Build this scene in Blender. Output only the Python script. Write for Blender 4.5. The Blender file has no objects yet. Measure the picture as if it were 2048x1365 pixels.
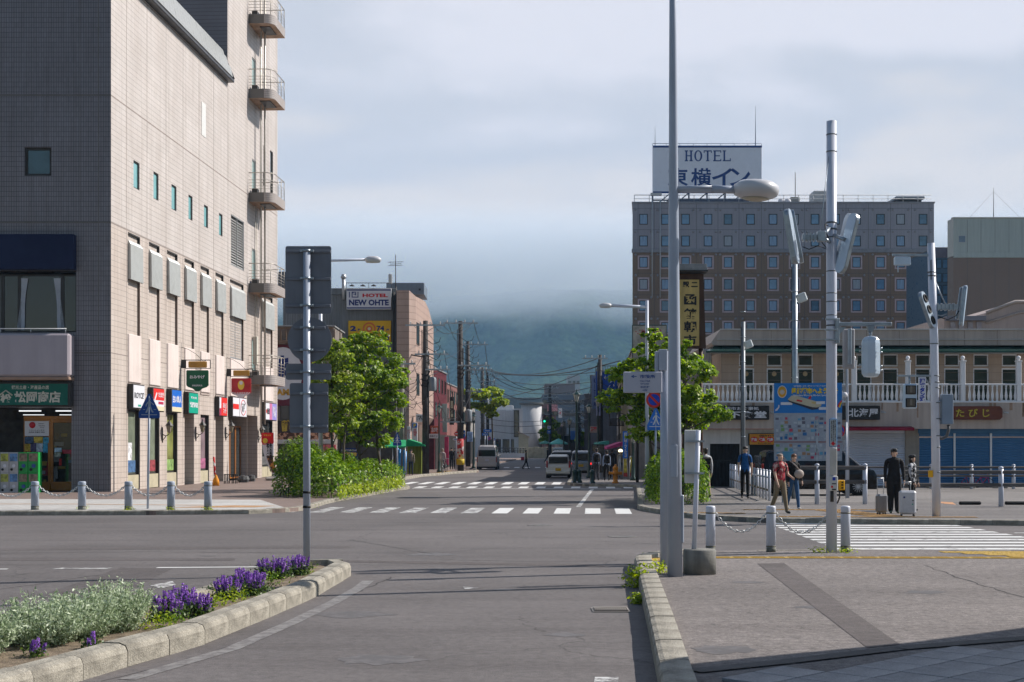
import bpy,math,random
import numpy as np
from mathutils import Vector,Matrix
random.seed(7)
R=math.radians
SC=bpy.context.scene
COL=SC.collection
F=2844.4 # focal length in photograph pixels (50 mm lens)
CX,HY,CH=1024.0,893.0,1.95 # principal column, horizon row, camera height

# ---------------------------------------------------------------- camera
cam=bpy.data.cameras.new('camera');camo=bpy.data.objects.new('camera',cam);COL.objects.link(camo)
camo.location=(0,0,CH);camo.rotation_euler=(R(90),0,0)
cam.lens=50;cam.sensor_width=36;cam.shift_y=0.1028
cam.clip_start=0.1;cam.clip_end=12000
SC.camera=camo

# ---------------------------------------------------------------- sky and sun
SUN_EL,SUN_AZ=39.0,17.0 # azimuth measured from +X towards +Y
world=bpy.data.worlds.new('World');SC.world=world;world.use_nodes=True
nt=world.node_tree;nt.nodes.clear()
def N(nt,t,**kw):
 n=nt.nodes.new(t)
 for k,v in kw.items():
  if k in n.inputs.keys():n.inputs[k].default_value=v
  else:setattr(n,k,v)
 return n
L=lambda nt,a,b:nt.links.new(a,b)
out=N(nt,'ShaderNodeOutputWorld');bg=N(nt,'ShaderNodeBackground');bg.inputs['Strength'].default_value=0.069
sky=N(nt,'ShaderNodeTexSky');sky.sky_type='NISHITA';sky.sun_disc=False
sky.sun_elevation=R(SUN_EL);sky.sun_rotation=R(90-SUN_AZ);sky.air_density=1.2;sky.dust_density=0.6;sky.ozone_density=2.0
tc=N(nt,'ShaderNodeTexCoord')
sep=N(nt,'ShaderNodeSeparateXYZ');L(nt,tc.outputs['Generated'],sep.inputs[0])
# direction components: elevation-like z, forward y
def mth(nt,op,a,b=None,clamp=False):
 m=nt.nodes.new('ShaderNodeMath');m.operation=op;m.use_clamp=clamp
 for i,v in enumerate((a,b)):
  if v is None:continue
  if isinstance(v,(int,float)):m.inputs[i].default_value=v
  else:nt.links.new(v,m.inputs[i])
 return m.outputs[0]
def ramp(nt,fac,stops,interp='EASE'):
 r=nt.nodes.new('ShaderNodeValToRGB');r.color_ramp.interpolation=interp
 el=r.color_ramp.elements
 while len(el)<len(stops):el.new(0.5)
 for e,(p,c)in zip(el,stops):
  e.position=p;e.color=(c[0],c[1],c[2],1)if len(c)==3 else c
 nt.links.new(fac,r.inputs[0]);return r
mp=N(nt,'ShaderNodeMapping');mp.inputs['Scale'].default_value=(1.0,1.0,3.2);L(nt,tc.outputs['Generated'],mp.inputs[0])
n1=N(nt,'ShaderNodeTexNoise',Scale=2.6,Detail=4.5,Roughness=0.45,Distortion=0.3);L(nt,mp.outputs[0],n1.inputs['Vector'])
n2=N(nt,'ShaderNodeTexNoise',Scale=7.0,Detail=5.0,Roughness=0.5);L(nt,mp.outputs[0],n2.inputs['Vector'])
nn=mth(nt,'ADD',mth(nt,'MULTIPLY',n1.outputs[0],0.75),mth(nt,'MULTIPLY',n2.outputs[0],0.25))
# soft grey-blue cloud colours by elevation (z) with broad noise
zz=mth(nt,'ADD',sep.outputs[2],mth(nt,'MULTIPLY',mth(nt,'SUBTRACT',nn,0.5),0.48))
cl=ramp(nt,zz,[(0.0,(4.50,5.33,5.84)),(0.07,(4.93,5.59,6.08)),(0.115,(7.70,7.65,7.73)),(0.17,(9.00,8.59,8.55)),(0.235,(7.13,7.40,8.20)),(0.29,(9.00,8.96,9.72)),(0.5,(8.13,8.59,10.07)),(1.0,(4.35,5.19,7.03))])
# cloud bank stands over the mountain side (+Y); behind the camera the sky is clear
fwd=N(nt,'ShaderNodeMapRange');fwd.interpolation_type='SMOOTHSTEP'
fwd.inputs['From Min'].default_value=0.3;fwd.inputs['From Max'].default_value=0.74
L(nt,mth(nt,'ADD',sep.outputs[1],mth(nt,'MULTIPLY',mth(nt,'SUBTRACT',n1.outputs[0],0.5),0.7)),fwd.inputs['Value'])
mx=N(nt,'ShaderNodeMix');mx.data_type='RGBA'
L(nt,fwd.outputs[0],mx.inputs[0]);L(nt,sky.outputs[0],mx.inputs[6]);L(nt,cl.outputs[0],mx.inputs[7])
L(nt,mx.outputs[2],bg.inputs['Color']);L(nt,bg.outputs[0],out.inputs['Surface'])

sl=bpy.data.lights.new('sun','SUN');sl.energy=5.0;sl.angle=R(0.53);sl.color=(1.0,0.94,0.87)
so=bpy.data.objects.new('sun',sl);COL.objects.link(so)
sd=Vector((math.cos(R(SUN_EL))*math.cos(R(SUN_AZ)),math.cos(R(SUN_EL))*math.sin(R(SUN_AZ)),math.sin(R(SUN_EL))))
so.rotation_euler=(-sd).to_track_quat('-Z','Y').to_euler();so.location=sd*60
SC.view_settings.view_transform='Standard';SC.view_settings.look='None'
SC.view_settings.exposure=0.42;SC.view_settings.gamma=1.0
SC.cycles.volume_bounces=3;SC.cycles.max_bounces=8;SC.cycles.diffuse_bounces=3;SC.cycles.glossy_bounces=3
SC.cycles.transmission_bounces=4;SC.cycles.transparent_max_bounces=8
SC.cycles.use_denoising=True
SC.cycles.use_adaptive_sampling=True;SC.cycles.adaptive_threshold=0.02

# ---------------------------------------------------------------- helpers
def X(px,d):return(px-CX)/F*d
def Z(py,d):return CH+(HY-py)/F*d
def P(px,py,d):return Vector((X(px,d),d,Z(py,d)))
def G(px,py,z=0.0):
 d=(CH-z)*F/(py-HY);return Vector((X(px,d),d,z))
ST=0.0577
class Plane:
 """vertical plane: local x along the wall, local y into the wall, local z up"""
 def __init__(s,O,u):
  s.O=Vector((O[0],O[1],0));s.u=Vector((u[0],u[1],0)).normalized()
  s.i=Vector((-s.u.y,s.u.x,0))
  s.M=Matrix(((s.u.x,s.i.x,0,s.O.x),(s.u.y,s.i.y,0,s.O.y),(0,0,1,0),(0,0,0,1)))
 def U(s,px):
  k=(px-CX)/F # ray (k d, d)
  # O + t u = (k d, d)  -> O.x + t ux = k (O.y + t uy)
  return(k*s.O.y-s.O.x)/(s.u.x-k*s.u.y)
 def D(s,px):return s.O.y+s.U(px)*s.u.y
 def z(s,px,py):return Z(py,s.D(px))
 def M3(s,u,y=0,z=0):return s.M@Matrix.Translation((u,y,z))
WM={}
def wm(o):return WM.get(o.name,Matrix.Identity(4))if o else Matrix.Identity(4)
class MB:
 def __init__(s):s.v=[];s.f=[];s.m=[];s.s=[]
 def add(s,vs,fs,m=0,sm=False):
  b=len(s.v);s.v+=[tuple(v)for v in vs]
  for f in fs:s.f.append([b+i for i in f]);s.m.append(m);s.s.append(sm)
  return s
 def box(s,x0,x1,y0,y1,z0,z1,m=0,c=0.0):
  if x0>x1:x0,x1=x1,x0
  if y0>y1:y0,y1=y1,y0
  if z0>z1:z0,z1=z1,z0
  if c<=0:
   vs=[(x0,y0,z0),(x1,y0,z0),(x1,y1,z0),(x0,y1,z0),(x0,y0,z1),(x1,y0,z1),(x1,y1,z1),(x0,y1,z1)]
   return s.add(vs,[(0,3,2,1),(4,5,6,7),(0,1,5,4),(1,2,6,5),(2,3,7,6),(3,0,4,7)],m)
  c=min(c,(x1-x0)*.45,(y1-y0)*.45,(z1-z0)*.45)
  o=[(x0+c,y0),(x1-c,y0),(x1,y0+c),(x1,y1-c),(x1-c,y1),(x0+c,y1),(x0,y1-c),(x0,y0+c)]
  i=[(x0+c,y0+c),(x1-c,y0+c),(x1-c,y0+c),(x1-c,y1-c),(x1-c,y1-c),(x0+c,y1-c),(x0+c,y1-c),(x0+c,y0+c)]
  vs=[(a,b,z0)for a,b in i]+[(a,b,z0+c)for a,b in o]+[(a,b,z1-c)for a,b in o]+[(a,b,z1)for a,b in i]
  fs=[tuple(reversed(range(8))),tuple(range(24,32))]
  for k in range(3):
   for j in range(8):fs.append((k*8+j,k*8+(j+1)%8,(k+1)*8+(j+1)%8,(k+1)*8+j))
  return s.add(vs,fs,m)
 def tube(s,pts,r,seg=8,m=0,cap=True,sm=True):
  pts=[Vector(p)for p in pts];n=len(pts)
  rs=r if isinstance(r,(list,tuple))else[r]*n
  vs=[];up=None
  for i,p in enumerate(pts):
   a=pts[max(i-1,0)];b=pts[min(i+1,n-1)];t=(b-a)
   t=t.normalized()if t.length>1e-9 else Vector((0,0,1))
   if up is None:
    up=Vector((0,0,1))if abs(t.z)<.9 else Vector((1,0,0))
   sx=t.cross(up)
   if sx.length<1e-5:sx=t.cross(Vector((0,1,0.3)))
   sx.normalize();sy=sx.cross(t).normalized();up=sy
   for k in range(seg):
    a_=2*math.pi*k/seg
    vs.append(p+sx*math.cos(a_)*rs[i]+sy*math.sin(a_)*rs[i])
  fs=[]
  for i in range(n-1):
   for k in range(seg):
    fs.append((i*seg+k,i*seg+(k+1)%seg,(i+1)*seg+(k+1)%seg,(i+1)*seg+k))
  s.add(vs,fs,m,sm)
  if cap:
   b=len(s.v)-len(vs)
   s.f.append([b+k for k in reversed(range(seg))]);s.m.append(m);s.s.append(False)
   s.f.append([b+(n-1)*seg+k for k in range(seg)]);s.m.append(m);s.s.append(False)
  return s
 def cyl(s,p0,p1,r0,r1=None,seg=12,m=0):return s.tube([p0,p1],[r0,r0 if r1 is None else r1],seg,m)
 def lathe(s,prof,c=(0,0,0),seg=16,m=0,sm=True,sx=1.0,sy=1.0):
  vs=[];n=len(prof)
  for r,z in prof:
   for k in range(seg):
    a=2*math.pi*k/seg;vs.append((c[0]+r*sx*math.cos(a),c[1]+r*sy*math.sin(a),c[2]+z))
  fs=[(i*seg+k,i*seg+(k+1)%seg,(i+1)*seg+(k+1)%seg,(i+1)*seg+k)for i in range(n-1)for k in range(seg)]
  s.add(vs,fs,m,sm);b=len(s.v)-len(vs)
  if prof[0][0]>1e-6:s.f.append([b+k for k in reversed(range(seg))]);s.m.append(m);s.s.append(False)
  if prof[-1][0]>1e-6:s.f.append([b+(n-1)*seg+k for k in range(seg)]);s.m.append(m);s.s.append(False)
  return s
 def ell(s,c,r,seg=12,rings=7,m=0):
  prof=[(max(math.sin(math.pi*i/rings),1e-4),-math.cos(math.pi*i/rings))for i in range(rings+1)]
  vs=[]
  for q,z in prof:
   for k in range(seg):
    a=2*math.pi*k/seg;vs.append((c[0]+r[0]*q*math.cos(a),c[1]+r[1]*q*math.sin(a),c[2]+r[2]*z))
  fs=[(i*seg+k,i*seg+(k+1)%seg,(i+1)*seg+(k+1)%seg,(i+1)*seg+k)for i in range(rings)for k in range(seg)]
  return s.add(vs,fs,m,True)
 def prism(s,pts,a,b,ax='y',m=0,sm=False):
  """pts 2D outline (counter-clockwise); ax='y': pts are (x,z); ax='z': (x,y); ax='x': (y,z)"""
  n=len(pts)
  def mk(p,t):return{'y':(p[0],t,p[1]),'z':(p[0],p[1],t),'x':(t,p[0],p[1])}[ax]
  vs=[mk(p,a)for p in pts]+[mk(p,b)for p in pts]
  A=tuple(range(n));B=tuple(range(n,2*n))
  flip=(ax=='y')
  fs=[A if flip else A[::-1],B[::-1]if flip else B]
  for k in range(n):
   q=(k,(k+1)%n,n+(k+1)%n,n+k)
   fs.append(q[::-1]if flip else q)
  if(b<a):fs=[f[::-1]for f in fs]
  b0=len(s.v);s.v+=vs
  for i,f in enumerate(fs):s.f.append([b0+j for j in f]);s.m.append(m);s.s.append(sm and i>1)
  return s
 def xf(s,M,frm=0):
  for i in range(frm,len(s.v)):s.v[i]=tuple(M@Vector(s.v[i]))
  return s
 def mesh(s,name,mats):
  me=bpy.data.meshes.new(name);me.from_pydata(s.v,[],s.f)
  for m in(mats if isinstance(mats,(list,tuple))else[mats]):me.materials.append(m)
  me.polygons.foreach_set('material_index',s.m);me.polygons.foreach_set('use_smooth',s.s)
  me.update();return me
 def build(s,name,mats,parent=None,world=None,**kw):
  return link(name,s.mesh(name,mats),parent,world,**kw)
def link(name,data,parent=None,world=None,label=None,cat=None,group=None,kind=None):
 """world: world matrix of the object (defaults to its parent's)"""
 o=bpy.data.objects.new(name,data);COL.objects.link(o)
 pw=wm(parent);w=pw if world is None else world
 if parent:o.parent=parent
 o.matrix_basis=pw.inverted()@w if parent else w
 WM[o.name]=w.copy()
 if label:o['label']=label
 if cat:o['category']=cat
 if group:o['group']=group
 if kind:o['kind']=kind
 return o
def thing(name,label,cat,world=None,group=None,kind=None):
 if world is None:world=Matrix.Identity(4)
 if not isinstance(world,Matrix):world=Matrix.Translation(world)
 return link(name,None,None,world,label,cat,group,kind)
def T(x,y,z=0.0,rz=0.0,s=1.0):return Matrix.Translation((x,y,z))@Matrix.Rotation(R(rz),4,'Z')@Matrix.Scale(s,4)
def kids(o):return KIDS.get(o.name,[])
def dup(root,world,label=None,group=None):
 def cp(o,par,w):
  c=o.copy();COL.objects.link(c)
  WM[c.name]=w
  if par:c.parent=par;c.matrix_basis=o.matrix_basis.copy()
  else:c.matrix_basis=w
  for ch in o.children:cp(ch,c,w@ch.matrix_basis)
  return c
 r=cp(root,None,world)
 if label:r['label']=label
 if group:r['group']=group
 return r

# ---------------------------------------------------------------- materials
MT={}
def mat(key,rgb,rough=0.6,metal=0.0,var=0.12,scale=2.0,bump=0.0,bscale=None,spec=0.3,streak=0.0,emit=0.0,alpha=1.0,stretch=(1,1,1),fine=0.0):
 if key in MT:return MT[key]
 m=bpy.data.materials.new(key);m.use_nodes=True;nt=m.node_tree;b=nt.nodes['Principled BSDF']
 b.inputs['Roughness'].default_value=rough;b.inputs['Metallic'].default_value=metal
 b.inputs['Specular IOR Level'].default_value=spec
 b.inputs['Base Color'].default_value=(*rgb,1)
 co=N(nt,'ShaderNodeTexCoord');mpn=N(nt,'ShaderNodeMapping');mpn.inputs['Scale'].default_value=stretch
 L(nt,co.outputs['Object'],mpn.inputs[0])
 src=None
 if var>0:
  no=N(nt,'ShaderNodeTexNoise',Scale=scale,Detail=6.0,Roughness=0.6);L(nt,mpn.outputs[0],no.inputs['Vector'])
  lo=tuple(max(c*(1-var*1.6),0)for c in rgb);hi=tuple(min(c*(1+var*1.2),1)for c in rgb)
  r=ramp(nt,no.outputs[0],[(0.28,lo),(0.5,rgb),(0.74,hi)],'LINEAR');src=r.outputs[0]
  rr=ramp(nt,no.outputs[0],[(0.3,(min(rough*1.15,1),)*3),(0.7,(rough*0.85,)*3)],'LINEAR');L(nt,rr.outputs[0],b.inputs['Roughness'])
 if streak>0 and src:
  m2=N(nt,'ShaderNodeMapping');m2.inputs['Scale'].default_value=(3.0,3.0,0.16);L(nt,co.outputs['Object'],m2.inputs[0])
  n3=N(nt,'ShaderNodeTexNoise',Scale=1.6,Detail=5.0,Roughness=0.65);L(nt,m2.outputs[0],n3.inputs['Vector'])
  r3=ramp(nt,n3.outputs[0],[(0.35,(1-streak,)*3),(0.62,(1,1,1))],'LINEAR')
  mm=N(nt,'ShaderNodeMix');mm.data_type='RGBA';mm.blend_type='MULTIPLY';mm.inputs[0].default_value=1
  L(nt,src,mm.inputs[6]);L(nt,r3.outputs[0],mm.inputs[7]);src=mm.outputs[2]
 if fine>0 and src:
  n4=N(nt,'ShaderNodeTexNoise',Scale=90.0,Detail=2.0);L(nt,co.outputs['Object'],n4.inputs['Vector'])
  r4=ramp(nt,n4.outputs[0],[(0.35,(1-fine,)*3),(0.65,(1+fine*0.0,)*3)],'LINEAR')
  mm=N(nt,'ShaderNodeMix');mm.data_type='RGBA';mm.blend_type='MULTIPLY';mm.inputs[0].default_value=1
  L(nt,src,mm.inputs[6]);L(nt,r4.outputs[0],mm.inputs[7]);src=mm.outputs[2]
 if src:L(nt,src,b.inputs['Base Color'])
 if bump>0:
  nb=N(nt,'ShaderNodeTexNoise',Scale=bscale or scale*8,Detail=4.0,Roughness=0.6);L(nt,mpn.outputs[0],nb.inputs['Vector'])
  bp=N(nt,'ShaderNodeBump',Strength=bump,Distance=0.02);L(nt,nb.outputs[0],bp.inputs['Height']);L(nt,bp.outputs[0],b.inputs['Normal'])
 if emit>0:
  b.inputs['Emission Color'].default_value=(*rgb,1);b.inputs['Emission Strength'].default_value=emit
 MT[key]=m;return m
def tile_mat(key,c1,c2,grout,w,h,mort=0.006,rough=0.45,offset=0.0,bump=0.3,plane='xz',streak=0.0,big=None):
 if key in MT:return MT[key]
 m=bpy.data.materials.new(key);m.use_nodes=True;nt=m.node_tree;b=nt.nodes['Principled BSDF']
 co=N(nt,'ShaderNodeTexCoord');sp=N(nt,'ShaderNodeSeparateXYZ');L(nt,co.outputs['Object'],sp.inputs[0])
 cb=N(nt,'ShaderNodeCombineXYZ');L(nt,sp.outputs[0],cb.inputs[0]);L(nt,sp.outputs[2 if plane=='xz' else 1],cb.inputs[1])
 br=N(nt,'ShaderNodeTexBrick');br.offset=offset;br.squash=1.0
 br.inputs['Color1'].default_value=(*c1,1);br.inputs['Color2'].default_value=(*c2,1);br.inputs['Mortar'].default_value=(*grout,1)
 br.inputs['Scale'].default_value=1.0;br.inputs['Mortar Size'].default_value=mort;br.inputs['Brick Width'].default_value=w;br.inputs['Row Height'].default_value=h
 br.inputs['Mortar Smooth'].default_value=0.2
 L(nt,cb.outputs[0],br.inputs['Vector'])
 no=N(nt,'ShaderNodeTexNoise',Scale=0.5,Detail=7.0,Roughness=0.65);L(nt,co.outputs['Object'],no.inputs['Vector'])
 r=ramp(nt,no.outputs[0],[(0.3,(0.86,0.84,0.82)),(0.7,(1.04,1.04,1.04))],'LINEAR')
 mm=N(nt,'ShaderNodeMix');mm.data_type='RGBA';mm.blend_type='MULTIPLY';mm.inputs[0].default_value=1
 L(nt,br.outputs['Color'],mm.inputs[6]);L(nt,r.outputs[0],mm.inputs[7]);src=mm.outputs[2]
 if streak>0:
  m2=N(nt,'ShaderNodeMapping');m2.inputs['Scale'].default_value=(2.0,2.0,0.12);L(nt,co.outputs['Object'],m2.inputs[0])
  n3=N(nt,'ShaderNodeTexNoise',Scale=1.5,Detail=6.0,Roughness=0.7);L(nt,m2.outputs[0],n3.inputs['Vector'])
  r3=ramp(nt,n3.outputs[0],[(0.36,(1-streak,1-streak*1.15,1-streak*1.3)),(0.6,(1,1,1))],'LINEAR')
  m4=N(nt,'ShaderNodeMix');m4.data_type='RGBA';m4.blend_type='MULTIPLY';m4.inputs[0].default_value=1
  L(nt,src,m4.inputs[6]);L(nt,r3.outputs[0],m4.inputs[7]);src=m4.outputs[2]
 L(nt,src,b.inputs['Base Color']);b.inputs['Roughness'].default_value=rough
 bp=N(nt,'ShaderNodeBump',Strength=bump,Distance=0.004);bp.invert=True
 L(nt,br.outputs['Fac'],bp.inputs['Height']);L(nt,bp.outputs[0],b.inputs['Normal'])
 MT[key]=m;return m
def glass_mat(key,tint=(0.02,0.03,0.035),rough=0.04,spec=1.0):
 return mat(key,tint,rough=rough,var=0.0,spec=spec)
def leaf_mat(key,dark,mid,light,trans=0.45,scale=1.3):
 if key in MT:return MT[key]
 m=bpy.data.materials.new(key);m.use_nodes=True;nt=m.node_tree;nt.nodes.remove(nt.nodes['Principled BSDF'])
 o=[n for n in nt.nodes if n.type=='OUTPUT_MATERIAL'][0]
 co=N(nt,'ShaderNodeTexCoord')
 n1=N(nt,'ShaderNodeTexNoise',Scale=scale,Detail=2.0);L(nt,co.outputs['Object'],n1.inputs['Vector'])
 n2=N(nt,'ShaderNodeTexWhiteNoise');L(nt,co.outputs['Object'],n2.inputs['Vector'])
 vr=N(nt,'ShaderNodeAttribute');vr.attribute_name='leafvar'
 fac=mth(nt,'ADD',mth(nt,'MULTIPLY',n1.outputs[0],0.5),mth(nt,'MULTIPLY',vr.outputs['Fac'],0.5))
 r=ramp(nt,fac,[(0.25,dark),(0.5,mid),(0.78,light)],'LINEAR')
 d=N(nt,'ShaderNodeBsdfDiffuse');t=N(nt,'ShaderNodeBsdfTranslucent');g=N(nt,'ShaderNodeBsdfGlossy',Roughness=0.45);g.inputs['Color'].default_value=(0.5,0.5,0.5,1)
 mxs=N(nt,'ShaderNodeMixShader');mxs.inputs[0].default_value=trans;mx2=N(nt,'ShaderNodeMixShader');mx2.inputs[0].default_value=0.05
 L(nt,r.outputs[0],d.inputs['Color'])
 hs=N(nt,'ShaderNodeHueSaturation',Saturation=1.15,Value=1.5);L(nt,r.outputs[0],hs.inputs['Color']);L(nt,hs.outputs[0],t.inputs['Color'])
 L(nt,d.outputs[0],mxs.inputs[1]);L(nt,t.outputs[0],mxs.inputs[2]);L(nt,mxs.outputs[0],mx2.inputs[1]);L(nt,g.outputs[0],mx2.inputs[2]);L(nt,mx2.outputs[0],o.inputs['Surface'])
 MT[key]=m;return m
def paint_mat(key,col,under,wear=0.5,scale=3.0,rough=0.6):
 """road paint worn through to the surface beneath it"""
 if key in MT:return MT[key]
 m=bpy.data.materials.new(key);m.use_nodes=True;nt=m.node_tree;b=nt.nodes['Principled BSDF']
 co=N(nt,'ShaderNodeTexCoord')
 n1=N(nt,'ShaderNodeTexNoise',Scale=scale,Detail=8.0,Roughness=0.75);L(nt,co.outputs['Object'],n1.inputs['Vector'])
 r=ramp(nt,n1.outputs[0],[(wear-0.06,under),(wear+0.02,col)],'LINEAR')
 L(nt,r.outputs[0],b.inputs['Base Color']);b.inputs['Roughness'].default_value=rough
 MT[key]=m;return m

# temporary scene used only to evaluate text and skin modifiers
TMP=bpy.data.scenes.new('tmp')
def eval_mesh(data,mods=None):
 o=bpy.data.objects.new('tmp_obj',data);TMP.collection.objects.link(o)
 if mods:mods(o)
 TMP.view_layers[0].update();dg=TMP.view_layers[0].depsgraph
 me=bpy.data.meshes.new_from_object(o.evaluated_get(dg),depsgraph=dg)
 TMP.collection.objects.unlink(o);bpy.data.objects.remove(o);return me
TXT={}
def text(s,w,h,m,parent,world,name='lettering',bold=0.0,depth=0.004,label=None,keep=False):
 """lettering fitted to a w x h box centred on the local origin, standing in the local xz plane facing -y"""
 key=(s,round(w,3),round(h,3),bold,m.name,depth)
 if key not in TXT:
  c=bpy.data.curves.new('t','FONT');c.body=s;c.size=1.0;c.offset=bold;c.resolution_u=2
  c.space_line=0.9;c.align_x='CENTER'
  me=eval_mesh(c);bpy.data.curves.remove(c)
  n=len(me.vertices);co=np.empty(n*3,dtype=np.float32);me.vertices.foreach_get('co',co);co=co.reshape(-1,3)
  if n:
   lo=co.min(0);hi=co.max(0);sx=w/max(hi[0]-lo[0],1e-6);sy=h/max(hi[1]-lo[1],1e-6)
   if keep:sx=sy=min(sx,sy)
   x=(co[:,0]-(lo[0]+hi[0])/2)*sx;z=(co[:,1]-(lo[1]+hi[1])/2)*sy
   co2=np.stack([x,np.full(n,-depth),z],1).astype(np.float32);me.vertices.foreach_set('co',co2.ravel())
  me.materials.clear();me.materials.append(m)
  me.polygons.foreach_set('material_index',[0]*len(me.polygons));me.update();me.name=name
  TXT[key]=me
 return link(name,TXT[key],parent,world,label=label)

def leaves_mesh(name,C,Nn,S,mats,aspect=0.55,var=None,rng=None,midx=None):
 """one folded diamond leaf per centre"""
 rng=rng or np.random.default_rng(3);n=len(C)
 Nn=Nn/np.maximum(np.linalg.norm(Nn,axis=1,keepdims=True),1e-6)
 rd=rng.normal(size=(n,3));Tt=np.cross(Nn,rd);Tt/=np.maximum(np.linalg.norm(Tt,axis=1,keepdims=True),1e-6)
 B=np.cross(Nn,Tt);S=S[:,None]
 p0=C-Tt*S*0.5;p2=C+Tt*S*0.5;p1=C+B*S*0.5*aspect+Nn*S*0.08;p3=C-B*S*0.5*aspect+Nn*S*0.08
 V=np.stack([p0,p1,p2,p3],1).reshape(-1,3).astype(np.float32)
 me=bpy.data.meshes.new(name);me.vertices.add(4*n);me.vertices.foreach_set('co',V.ravel())
 me.loops.add(4*n);me.loops.foreach_set('vertex_index',np.arange(4*n,dtype=np.int32))
 me.polygons.add(n);me.polygons.foreach_set('loop_start',np.arange(0,4*n,4,dtype=np.int32));me.polygons.foreach_set('loop_total',np.full(n,4,dtype=np.int32))
 for m in(mats if isinstance(mats,(list,tuple))else[mats]):me.materials.append(m)
 if midx is not None:me.polygons.foreach_set('material_index',midx.astype(np.int32))
 at=me.attributes.new('leafvar','FLOAT','POINT');vv=rng.random(n)if var is None else var
 at.data.foreach_set('value',np.repeat(vv,4).astype(np.float32))
 me.update(calc_edges=True);return me
# ================================================================ ground, road, terrain
def asphalt(key,base,seed=0.0,speck=0.25,crack=0.5,warm=(1,1,1)):
 if key in MT:return MT[key]
 m=bpy.data.materials.new(key);m.use_nodes=True;nt=m.node_tree;b=nt.nodes['Principled BSDF']
 co=N(nt,'ShaderNodeTexCoord');mp=N(nt,'ShaderNodeMapping');mp.inputs['Location'].default_value=(seed,seed*.7,0);L(nt,co.outputs['Object'],mp.inputs[0])
 big=N(nt,'ShaderNodeTexNoise',Scale=0.22,Detail=8.0,Roughness=0.62);L(nt,mp.outputs[0],big.inputs['Vector'])
 r1=ramp(nt,big.outputs[0],[(0.3,tuple(base[i]*0.8*warm[i]for i in range(3))),(0.5,base),(0.72,tuple(base[i]*1.25 for i in range(3)))],'LINEAR')
 fi=N(nt,'ShaderNodeTexNoise',Scale=70.0,Detail=3.0,Roughness=0.7);L(nt,co.outputs['Object'],fi.inputs['Vector'])
 r2=ramp(nt,fi.outputs[0],[(0.3,(1-speck,)*3),(0.52,(1,1,1)),(0.75,(1+speck*1.6,)*3)],'LINEAR')
 mm=N(nt,'ShaderNodeMix');mm.data_type='RGBA';mm.blend_type='MULTIPLY';mm.inputs[0].default_value=1
 L(nt,r1.outputs[0],mm.inputs[6]);L(nt,r2.outputs[0],mm.inputs[7])
 md=N(nt,'ShaderNodeTexNoise',Scale=9.0,Detail=10.0,Roughness=0.85);L(nt,co.outputs['Object'],md.inputs['Vector'])
 rd_=ramp(nt,md.outputs[0],[(0.36,(1-speck*1.3,)*3),(0.5,(1,1,1)),(0.66,(1+speck*1.3,)*3)],'LINEAR')
 mq=N(nt,'ShaderNodeMix');mq.data_type='RGBA';mq.blend_type='MULTIPLY';mq.inputs[0].default_value=1
 L(nt,mm.outputs[2],mq.inputs[6]);L(nt,rd_.outputs[0],mq.inputs[7]);mm=mq
 # tyre-polished and stained streaks running with the cross street
 m2=N(nt,'ShaderNodeMapping');m2.inputs['Scale'].default_value=(0.10,1.3,1);L(nt,mp.outputs[0],m2.inputs[0])
 st=N(nt,'ShaderNodeTexNoise',Scale=1.0,Detail=5.0,Roughness=0.6);L(nt,m2.outputs[0],st.inputs['Vector'])
 r3=ramp(nt,st.outputs[0],[(0.32,(0.84,0.83,0.83)),(0.5,(1,1,1)),(0.68,(1.08,1.08,1.08))],'LINEAR')
 m3=N(nt,'ShaderNodeMix');m3.data_type='RGBA';m3.blend_type='MULTIPLY';m3.inputs[0].default_value=1
 L(nt,mm.outputs[2],m3.inputs[6]);L(nt,r3.outputs[0],m3.inputs[7])
 # cracks
 dist=N(nt,'ShaderNodeTexNoise',Scale=1.2,Detail=4.0);L(nt,mp.outputs[0],dist.inputs['Vector'])
 vadd=N(nt,'ShaderNodeVectorMath');vadd.operation='ADD';L(nt,mp.outputs[0],vadd.inputs[0]);L(nt,dist.outputs['Color'],vadd.inputs[1])
 vo=N(nt,'ShaderNodeTexVoronoi',Scale=0.35);vo.feature='DISTANCE_TO_EDGE';L(nt,vadd.outputs[0],vo.inputs['Vector'])
 rc=ramp(nt,vo.outputs['Distance'],[(0.0,(1-crack,)*3),(0.006,(1,1,1))],'LINEAR')
 mk=N(nt,'ShaderNodeTexNoise',Scale=0.12,Detail=2.0);L(nt,mp.outputs[0],mk.inputs['Vector'])
 rm=ramp(nt,mk.outputs[0],[(0.5,(0,0,0)),(0.56,(1,1,1))],'LINEAR')
 m5=N(nt,'ShaderNodeMix');m5.data_type='RGBA';m5.blend_type='MULTIPLY'
 L(nt,rm.outputs[0],m5.inputs[0]);L(nt,m3.outputs[2],m5.inputs[6]);L(nt,rc.outputs[0],m5.inputs[7])
 L(nt,m5.outputs[2],b.inputs['Base Color']);b.inputs['Roughness'].default_value=0.82;b.inputs['Specular IOR Level'].default_value=0.35
 bp=N(nt,'ShaderNodeBump',Strength=0.5,Distance=0.012);L(nt,fi.outputs[0],bp.inputs['Height']);L(nt,bp.outputs[0],b.inputs['Normal'])
 MT[key]=m;return m
ROADC=(0.122,0.110,0.107)
m_road=asphalt('asphalt',ROADC,0.0)
m_walk=asphalt('sidewalk asphalt',(0.166,0.147,0.138),31.0,speck=0.42)
m_walk2=asphalt('old sidewalk asphalt',(0.155,0.142,0.136),57.0,speck=0.3)
m_patch=asphalt('asphalt patch',(0.104,0.091,0.088),12.0,crack=0.2)
m_patch2=asphalt('dark trench patch',(0.105,0.090,0.086),77.0,crack=0.2)
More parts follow.
